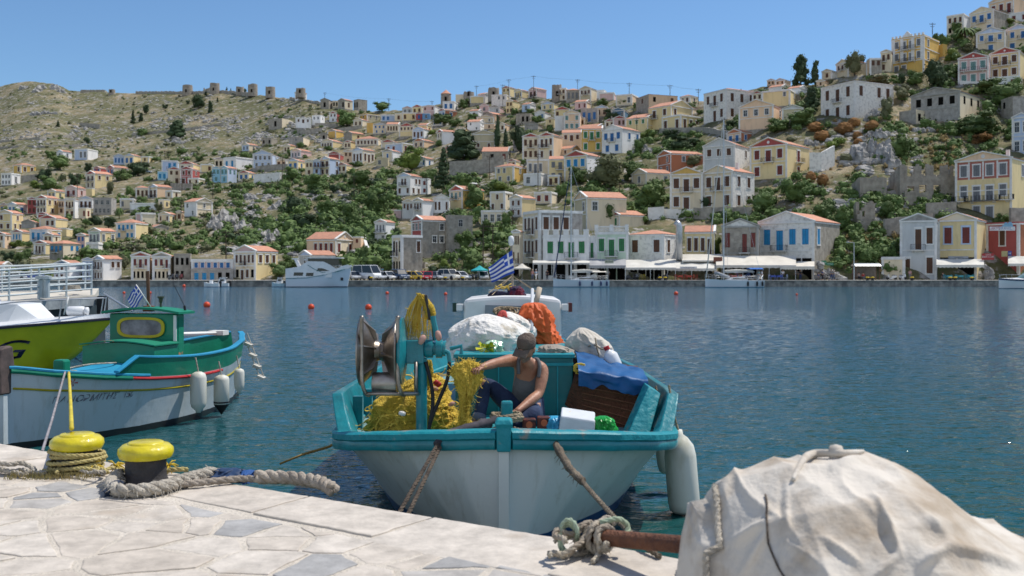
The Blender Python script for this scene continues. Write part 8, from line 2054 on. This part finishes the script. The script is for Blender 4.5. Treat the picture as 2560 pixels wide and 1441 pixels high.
 for i in range(9):
  p=c+Vector((rs.uniform(-.12,.1),rs.uniform(-.08,.08),rs.uniform(-.08,.06))); q=[p]; h=rs.uniform(0,6)
  for k in range(7):h+=rs.uniform(-1,1); q.append(q[-1]+Vector((math.cos(h)*.045,math.sin(h)*.04,rs.uniform(-.035,.02)))); q[-1].z=max(q[-1].z,z0+.02)
  rope(mb,spline(q,3),rs.choice([.012,.016,.02]))
 fuzz(mb,[c+Vector((rs.uniform(-.08,.08),rs.uniform(-.06,.06),rs.uniform(-.08,.02)))for _ in range(40)],90,.08,.003,rs); item('rope_bundle',mb,pm('bundle_rope',(.50,.45,.36),(.27,.22,.17),scale=6,rough=.95,bump=.5,bscale=40),'ragged rope bundle tied round the end of the rusty pole','rope')
 mb=MB(); c=P(1470,1336,5.6)
 for k in range(3):rope(mb,[c+Vector((-.11+.05*math.cos(q*.45),-.03+.02*k,.0+.09*math.sin(q*.45)-.02*k))for q in range(12)],.013)
 rope(mb,spline([P(1500,1308,5.6),P(1545,1298,5.6),P(1570,1318,5.6),P(1560,1345,5.55)],5),.016); item('green_rope',mb,pm('mint_rope',(.40,.50,.38),(.28,.33,.22),scale=8,rough=.8),'pale green rope loops on the ragged bundle','rope')
 # the covered heap, bottom right
 prof=[(1735,1620),(1738,1440),(1746,1350),(1764,1278),(1796,1228),(1848,1196),(1920,1178),(2000,1160),(2080,1146),(2130,1140),(2185,1146),(2235,1168),(2300,1214),(2400,1272),(2480,1310),(2560,1350),(2700,1420),(2900,1570)]
 d=4.5; PX=[p[0]for p in prof]; PY=[p[1]for p in prof]; rings=[]; nx=300; ny=170
 def zr(x):px=1280+x*F/d; return CAMZ+(HZ-float(np.interp(px,PX,PY)))*d/F
 xa,xb=(1738-1280)*d/F,(2900-1280)*d/F
 FOLDS=[(1834,1362,1925,1310,11,.05),(1850,1440,1920,1325,11,.05),(1800,1400,1850,1300,14,-.025),(1885,1420,1925,1350,11,-.02),(1760,1330,1834,1200,12,.035),(1952,1225,1942,1470,7,-.03),(1966,1240,1956,1470,8,.02),(2150,1290,2222,1385,14,-.03),(2180,1255,2240,1400,9,.045),(2240,1400,2170,1460,10,.04),(2290,1425,2360,1380,12,.05),(2360,1380,2545,1420,11,.055),(2330,1425,2520,1450,18,-.03),(1963,1363,2040,1420,8,.03),(2050,1350,2150,1420,8,.03),(1985,1185,2080,1190,9,.02),(2080,1190,2170,1150,10,.035),(2170,1150,2300,1215,10,.03),(1990,1260,2090,1225,12,.02),(2060,1300,2200,1230,14,-.02),(2270,1330,2420,1320,16,.025),(2290,1300,2380,1370,10,.02)]
 def hf(u,v):
  x=xa+(xb-xa)*(u**1.25); a=math.pi*v; top=(max(zr(x),QZ+.06)-QZ)if u>0 else 0; wf=.95*min(1,.25+(x-xa)*2.2); wb=.55*min(1,.25+(x-xa)*2.2)
  c=math.cos(a); y=d-(wf*c if c>0 else wb*c)*(1 if True else 0); s=math.sin(a)**.75; z=QZ+top*s
  q=Vector((x*2.1,y*1.6,z*2.4)); f=noise.noise(q*.6)*.05
  e=Vector((x*1.1+z*.9,y*.8-z*.3,4)); rd=lambda v_:max(0,1-2.6*abs(noise.noise(v_)))**2
  f+=.048*rd(e*.9)*s*(.3+.7*max(0,1-(x-xa)/1.2))+.03*max(0,1-3.4*abs(noise.noise(Vector((x*1.5-z*1.0,y*1.2+z*1.6,9)))))**2*s+.022*max(0,1-3.4*abs(noise.noise(Vector((x*2.6+z*2.4,y*2.2-z*1.4,1)))))**2*s
  px=1280+x*F/y
  if c>0:
   py=HZ+(CAMZ-z)*F/y
   for x0,y0,x1,y1,w_,am in FOLDS:
    ux,uy=x1-x0,y1-y0; tt=((px-x0)*ux+(py-y0)*uy)/(ux*ux+uy*uy); k=min(1,max(0,tt)); dd=math.hypot(px-x0-ux*k,py-y0-uy*k)/w_
    if dd<2.5:f+=am*(.75 if am>0 else.3)*math.exp(-dd*dd)*math.sin(math.pi*min(1,max(.0,.12+k*.8)))
  n=Vector((0,-c,s)).normalized()
  return Vector((x-(.06 if u<.05 else 0),y,z))+n*f
 mb=MB(); mb.grid(hf,nx,ny)
 CV=pm('stained_canvas',(.60,.55,.48),(.37,.30,.225),scale=1.9,rough=.9,bump=.22,bscale=30,lo=.36,hi=.54,detail=9); t=item('covered_heap',mb,CV,'big heap under dirty white canvas at the bottom right','canvas heap'); t.name='canvas_heap'
 def onh(u,v,e=.012):q=hf(u,v); return q+Vector((0,-e*.8,e*.7))
 mb=MB(); rope(mb,[onh(.165+.012*math.sin(k*.4),.05+k*.017,.006)for k in range(20)],.0045)
 mb.v=[v-t.location for v in mb.v]; mb.build('cord',ROPED,t)
 mb=MB(); rope(mb,[onh(.045+.03*(k/24)**2,.06+k*.018,.02)for k in range(25)],.016); mb.v=[v-t.location for v in mb.v]; mb.build('edge_rope',ROPEW,t)
 mb=MB(); pts=spline([onh(.24,.40),onh(.29,.46,.03),onh(.335,.5,.035),onh(.38,.47,.03),onh(.44,.5,.02)],8); mb.tube(pts,[.009+.010*math.sin(math.pi*i/(len(pts)-1))for i in range(len(pts))],8); mb.v=[v-t.location for v in mb.v]; mb.build('rolled_hem',CV,t,smooth=True)
 mb=MB(); c=P(2090,1135,4.42); mb.lathe([(.001,-.03),(.03,-.02),(.036,.01),(.026,.035),(.001,.042)],14,mat=Matrix.Translation(c)); mb.v=[v-t.location for v in mb.v]; mb.build('knob',CV,t,smooth=True)
 mb=blob_px([(1708,1722,1395),(1698,1740,1412),(1694,1750,1440),(1690,1760,1480)],5.15,.1,.2,5,3); item('loose_flap',mb,SACKW,'loose canvas flap at the left foot of the covered heap','cloth')
 # ------------------------------------------------------------------ the fisherman
def build_man():
 SK=pm('sunburnt_skin',(.40,.20,.125),(.28,.125,.075),scale=9,rough=.5,spec=.35,bump=.15,bscale=40,lo=.3,hi=.6)
 J={'pel':(1313,1032,9.78),'sp':(1311,988,9.74),'ch':(1319,942,9.62),'nk':(1323,914,9.53),'hd':(1320,893,9.46),'rc':(1301,908,9.58),'rs':(1282,900,9.58),'re':(1243,907,9.34),'rw':(1209,917,9.17),'rh':(1198,921,9.12),'lc':(1341,914,9.6),'ls':(1360,920,9.6),'le':(1347,986,9.46),'lw':(1302,1021,9.22),'lh':(1289,1031,9.15),'rp':(1298,1026,9.72),'rk':(1213,952,9.52),'ra':(1196,1052,9.40),'rf':(1176,1074,9.27),'lp':(1327,1032,9.70),'lk':(1334,1036,9.26),'la':(1268,1070,9.14),'lf':(1240,1078,9.08)}
 Q={k:P(*v)for k,v in J.items()}
 def mid(a,b,u,off=(0,0,0)):return Q[a].lerp(Q[b],u)+Vector(off)
 Q['rm']=mid('rs','re',.45); Q['rq']=mid('re','rw',.35); Q['lm']=mid('ls','le',.45); Q['lq']=mid('le','lw',.35); Q['rt']=mid('rp','rk',.5,(0,0,-.02)); Q['rl']=mid('rk','ra',.35,(.01,.04,0)); Q['lt']=mid('lp','lk',.5); Q['ll']=mid('lk','la',.4,(0,.02,0))
 RAD={'pel':.125,'sp':.122,'ch':.140,'nk':.062,'hd':.058,'rc':.07,'rs':.072,'rm':.061,'re':.046,'rq':.050,'rw':.033,'rh':.033,'lc':.085,'ls':.076,'lm':.063,'le':.048,'lq':.052,'lw':.034,'lh':.030,'rp':.10,'rt':.085,'rk':.060,'rl':.058,'ra':.042,'rf':.036,'lp':.10,'lt':.085,'lk':.062,'ll':.058,'la':.042,'lf':.036}
 CH=[('pel','sp'),('sp','ch'),('ch','nk'),('nk','hd'),('ch','rc'),('rc','rs'),('rs','rm'),('rm','re'),('re','rq'),('rq','rw'),('rw','rh'),('ch','lc'),('lc','ls'),('ls','lm'),('lm','le'),('le','lq'),('lq','lw'),('lw','lh'),('pel','rp'),('rp','rt'),('rt','rk'),('rk','rl'),('rl','ra'),('ra','rf'),('pel','lp'),('lp','lt'),('lt','lk'),('lk','ll'),('ll','la'),('la','lf')]
 base=Vector((Q['pel'].x,Q['pel'].y,.84))
 def sk(name,keys,mat,grow=1.0,over={},parent=None,extra=None):
  ks=list(keys); ix={k:i for i,k in enumerate(ks)}; E=[(ix[a],ix[b])for a,b in CH if a in ix and b in ix]; V=[Q[k]-base for k in ks]; R2=[over.get(k,RAD[k]*grow)for k in ks]
  if extra:
   for k,p,r in extra:E.append((ix[k],len(V))); V.append(p-base); R2 .append(r)
  return skin(name,V,E,R2,mat,parent,sub=2,root=0)
 body=sk('person',['pel']+[k for k in RAD if k!='pel'],SK)
 body.location=base; tag(body,'fisherman in a grey tank top, jeans and dark cap mending yellow net on the boat','person')
 # head: shaped in its own frame (face to -y), turned down and to the left
 f=Vector((-.50,-.78,-.36)).normalized(); up=(Vector((.05,-.25,1))-f*Vector((.05,-.25,1)).dot(f)).normalized(); rt=up.cross(-f).normalized()*-1
 rt=(-f).cross(up)*-1; rt=up.cross(f)*-1
 M=Matrix(((-rt.x,-f.x,up.x,0),(-rt.y,-f.y,up.y,0),(-rt.z,-f.z,up.z,0),(0,0,0,1))); hc=P(1316,872,9.43)-base; M.translation=hc
 if M.to_3x3().determinant()<0:M=M@Matrix.Scale(-1,4,(1,0,0))
 hb=MB(); rings=[]
 for j in range(19):
  th=math.pi*(.01+.98*j/18); z=math.cos(th); ring=[]
  for i in range(28):
   a=6.28318*i/28; x,y=math.sin(th)*math.cos(a),math.sin(th)*math.sin(a)
   wx=.076*(1-.22*max(0,-z)**1.3); wy=.096*(1-.10*max(0,-z)); p=Vector((x*wx,y*wy,z*.118))
   if y<0:
    fr=math.exp(-(p.x/.016)**2); p.y-=fr*(.026*math.exp(-((p.z+.018)/.018)**2)+.014*math.exp(-((p.z-.005)/.022)**2))*-y
    p.y-=.010*math.exp(-((p.z-.03)/.012)**2)*-y-.010*-y*math.exp(-((p.z-.012)/.010)**2)*math.exp(-((abs(p.x)-.032)/.014)**2)
    p.y-=.012*math.exp(-((p.z+.095)/.02)**2)*-y*math.exp(-(p.x/.03)**2)
    p.y+=.006*math.exp(-((p.z+.058)/.005)**2)*math.exp(-(p.x/.026)**2)
   ring.append(M@p)
  rings.append(ring)
 hb.loft(rings)
 for s in(-1,1):hb.loft([[M@Vector((s*(.072+.012*k),.012+.02*math.cos(q*.785)*(1-.2*k),.0+.032*math.sin(q*.785)*(1-.2*k)))for q in range(8)]for k in(0,1)])
 # hands: palm and five bent fingers each, closing on the net and on the cloth
 def hand(w_,h_,curl,side,spread):
  d=(h_-w_).normalized(); n=(curl-d*curl.dot(d)).normalized(); s=d.cross(n)*side; c=h_+d*.03
  hb.loft([[w_+s*.024*math.cos(q)+n*.014*math.sin(q)for q in[k*.785 for k in range(8)]],[h_+s*.038*math.cos(q)+n*.017*math.sin(q)for q in[k*.785 for k in range(8)]],[c+s*.040*math.cos(q)+n*.014*math.sin(q)for q in[k*.785 for k in range(8)]]])
  for k,L_ in enumerate((.072,.082,.078,.062)):
   r0=c-d*.012+s*(-.030+.020*k); a=d+s*spread*(k-1.5)*.12
   p1=r0+a*L_*.45; p2=p1+(a*.45+n*.75).normalized()*L_*.36; p3=p2+(n-a*.45).normalized()*L_*.28; hb.tube([r0,p1,p2,p3],[.010,.0095,.0085,.006],8)
  r0=h_-d*.01-s*.034; p1=r0+(d*.6-s*.7+n*.2).normalized()*.036; p2=p1+(d*.8+n*.6).normalized()*.030; hb.tube([r0+s*.01,r0,p1,p2],[.012,.012,.0105,.007],8)
 hand(Q['rw']-base,Q['rh']-base,Vector((-.3,-.2,-1)),1,1); hand(Q['lw']-base,Q['lh']-base,Vector((-.2,.3,-1)),-1,1)
 tmp=hb.mesh('h',SK,True); import bmesh
 bm=bmesh.new(); bm.from_mesh(body.data); bm.from_mesh(tmp); bm.to_mesh(body.data); bm.free(); bpy.data.meshes.remove(tmp)
 body.data.polygons.foreach_set('use_smooth',[True]*len(body.data.polygons))
 # clothes
 TK=pm('grey_tank',(.15,.15,.155),(.10,.10,.105),scale=5,rough=.9,bump=.5,bscale=9); JN=pm('blue_jeans',(.035,.055,.11),(.014,.022,.055),scale=3.5,rough=.9,bump=.4,bscale=12)
 sk('tank_top',['pel','sp','ch'],TK,1.0,{'pel':.145,'sp':.140,'ch':.157},body,[('ch',P(1291,938,9.62),.085),('ch',P(1350,948,9.64),.085)])
 mb=MB()
 for pts in(((1296,936,9.475),(1296,910,9.495),(1300,893,9.53),(1306,890,9.62)),((1346,944,9.495),(1349,918,9.515),(1345,901,9.55),(1338,898,9.63))):mb.tube([q-base for q in spline([P(*a)for a in pts],5)],.019,8)
 mb.build('straps',TK,body,smooth=True)
 sk('jeans',['pel','rp','rt','rk','rl','ra','lp','lt','lk','ll','la'],JN,1.14,{'pel':.138,'ra':.062,'la':.060,'rk':.074,'lk':.080,'lp':.128,'rp':.122,'lt':.105},body)
 mb=MB(); d=(Q['ra']-Q['rl']).normalized(); a=Q['ra']-base; o=d.orthogonal().normalized(); e=d.cross(o)
 mb.loft([[a+d*t+(o*math.cos(q*.5236)+e*math.sin(q*.5236))*r for q in range(12)]for t,r in((-.06,.062),(-.055,.068),(.015,.072),(.02,.06))]); mb.build('jeans_cuff',pm('faded_denim',(.20,.23,.28),(.12,.14,.19),scale=6,rough=.9),body,smooth=True)
 mb=MB()
 for foot,an in(('rf','ra'),('lf','la')):
  dr=(Q[foot]-Q[an]); dr.z*=.5; dr.normalize(); s=dr.cross(Vector((0,0,1))).normalized(); c=Q[foot]-base-dr*.05
  mb.loft([[c+dr*t+s*w_*math.cos(q*.785)+Vector((0,0,h*math.sin(q*.785)))for q in range(8)]for t,w_,h in((-.09,.03,.04),(-.05,.045,.055),(.03,.05,.05),(.10,.048,.035),(.14,.025,.02))])
 mb.build('shoes',pm('dark_shoe',(.03,.03,.035),rough=.7),body,smooth=True)
 CP=pm('brown_cap',(.145,.110,.09),(.10,.075,.06),scale=7,rough=.9,bump=.4,bscale=30)
 mb=MB(); rings=[]
 for k,(r,z)in enumerate(((.086,.028),(.089,.05),(.088,.08),(.078,.115),(.052,.138),(.015,.147),(.002,.148))):
  rings.append([M@Vector((r*1.0*math.cos(q*.2618),r*1.16*math.sin(q*.2618)+.004,z+.004*math.sin(q*.5236*3)))for q in range(24)])
 mb.loft(rings)
 top=[M@Vector((.080*math.sin(u),-.085*math.cos(u)*1.1-.015,.036))for u in[-1.15+2.3*i/12 for i in range(13)]]; out=[M@Vector((.078*math.sin(u)*1.0,-.19+.035*u*u,.012-.022*u*u))for u in[-1.15+2.3*i/12 for i in range(13)]]
 dn=M.to_3x3()@Vector((0,0,-.007)); mb.loft([top,out,[p+dn for p in out],[p+dn for p in top]],closed=False,cap=False); mb.build('cap',CP,body,smooth=True)
 mb=MB()
 mb.loft([[M@Vector((r*math.cos(q),r*1.2*math.sin(q),z))for q in[.05+3.04*i/16 for i in range(17)]]for r,z in((.081,.03),(.083,0),(.079,-.035),(.066,-.06))],closed=False,cap=False); fz=[v.copy()for v in mb.v]; rs=random.Random(4)
 mb.build('hair',pm('grey_hair',(.22,.20,.18),(.12,.11,.10),scale=30,rough=.9),body,smooth=True)
 mb=MB()
 mb.loft([[M@Vector((math.sin(u)*.062*(1-.22*k),-math.cos(u)*.100*(1-.05*k)+.003,-.055-.022*k))for u in[-1.5+3.0*i/14 for i in range(15)]]for k in(0,1,2,2.6)],closed=False,cap=False); mb.build('beard',pm('grey_stubble',(.25,.18,.14),(.16,.11,.085),scale=40,rough=.9),body,smooth=True)
 mb=MB()
 for s in(-1,1):mb.lathe([(.001,-.006),(.009,0),(.001,.006)],8,mat=M@Matrix.Translation((s*.031,-.086,.012)))
 mb.build('eyes',pm('eye_dark',(.02,.015,.012),rough=.2),body)
 # ------------------------------------------------------------------ one distinguishing label per building
def label_houses():
 def kind(g):return '%s %s house'%(COLN[g['ca']],ROOFN[g['roof']])
 def feats(g):
  f=[]
  if g['ped']!=g['ca']and g['roof']in 'AB':f.append('%s pediment'%COLN[g['ped']])
  if g['cb']!=g['ca']:f.append('%s right side'%COLN[g['cb']])
  if g['sh']in 'nbgrtC' and any(c in 'wbd' for c in g['wa']):f.append('%s shutters'%SHN[g['sh']])
  return f
 def cx(g):return(g['L']+max(g['R'],g['C']))/2
 def cy(g):return(g['E']+g['B'])/2
 def zone_(g):
  x,y=cx(g),cy(g)
  if g['d']<172:return 'on the waterfront'
  if y<ridge(x)+22:return 'on the skyline'
  return 'on the left slope' if x<600 else 'on the middle slope' if x<1200 else 'on the right slope' if x<1900 else 'on the far right slope'
 used=set(); lm=[(o['label'],o)for o in COL.objects if o.get('category')in('tree','bush','windmill ruin','ruin','ferry')and o.get('label')]
 def words(s):return len(s.split())
 def near(g,side,skip=0):
  c=[]
  for q in HOUSES:
   if q is g:continue
   dx,dy=cx(q)-cx(g),cy(q)-cy(g)
   ok={'right of':dx<-8 and abs(dy)<22,'left of':dx>8 and abs(dy)<22,'below':dy<-14 and abs(dx)<34,'above':dy>14 and abs(dx)<34}[side]
   if ok:c.append((math.hypot(dx,dy*1.5),id(q),q))
  c.sort(key=lambda a:a[0]); return c[skip][2]if len(c)>skip else None
 def holds(q,g,n=2):return kind(q)==kind(g)and zone_(q)==zone_(g)and set(feats(g)[:n])<=set(feats(q))
 pool={}; seen={}
 for g in HOUSES:
  f=feats(g); k=kind(g); c=[]; one=lambda q:kind(q).replace(' house',' one')
  if g['note']=='upper storey':c.append('dusty pink upper storey with terrace over the blue-doored stone row')
  if g['note']=='stonebase':c.append('stone ground floor with three blue doors under the dusty pink storey')
  fw=(' with '+' and '.join(f[:2]))if f else ''
  if sum(holds(q,g)for q in HOUSES)==1:c.append(k+fw+' '+zone_(g))
  fs=[' with '+x for x in f]+['']
  for sd in('right of','left of','below','above'):
   q=near(g,sd)
   if not q:continue
   for f1 in fs:
    for qf in[' with '+x for x in feats(q)]+['']:c.append('%s%s, %s the %s%s'%(k,f1,sd,kind(q),qf))
  for s1 in('right of','left of'):
   for s2 in('below','above','left of'):
    q1,q2=near(g,s1),near(g,s2)
    if q1 and q2 and s1!=s2:
     for f1 in fs:c.append('%s%s, %s the %s, %s the %s'%(k,f1,s1,one(q1),s2,one(q2)))
  best=sorted(lm,key=lambda a:math.hypot(a[1].matrix_basis.translation.x-g['xc'],(a[1].matrix_basis.translation.y-g['d'])*.5))[:4]
  for nb_,o in best:c.append('%s near the %s'%(k,nb_.split(',')[0]))
  c=[x for x in dict.fromkeys(c)if 4<=len(x.split())<=16]; pool[id(g)]=c
  for x in c:seen[x]=seen.get(x,0)+1
 for g in HOUSES:
  c=pool[id(g)]; u=[x for x in c if seen[x]==1 and x not in used]or[x for x in c if x not in used]or[kind(g)+' '+zone_(g)]
  g['root']['label']=u[0]; used.add(u[0]); g['root']['category']='house'; g['root']['group']='houses of the harbour town'
build_terrain(); build_water(); build_quay(); build_far_quay()
build_houses(); build_trees(); build_scrub(); build_rocks(); build_ruins()
build_buoys(); build_waterfront(); build_boats_far()
build_main_boat(); build_gear(); build_man(); build_green_boat(); build_left_boats(); build_quay_gear()
label_houses()
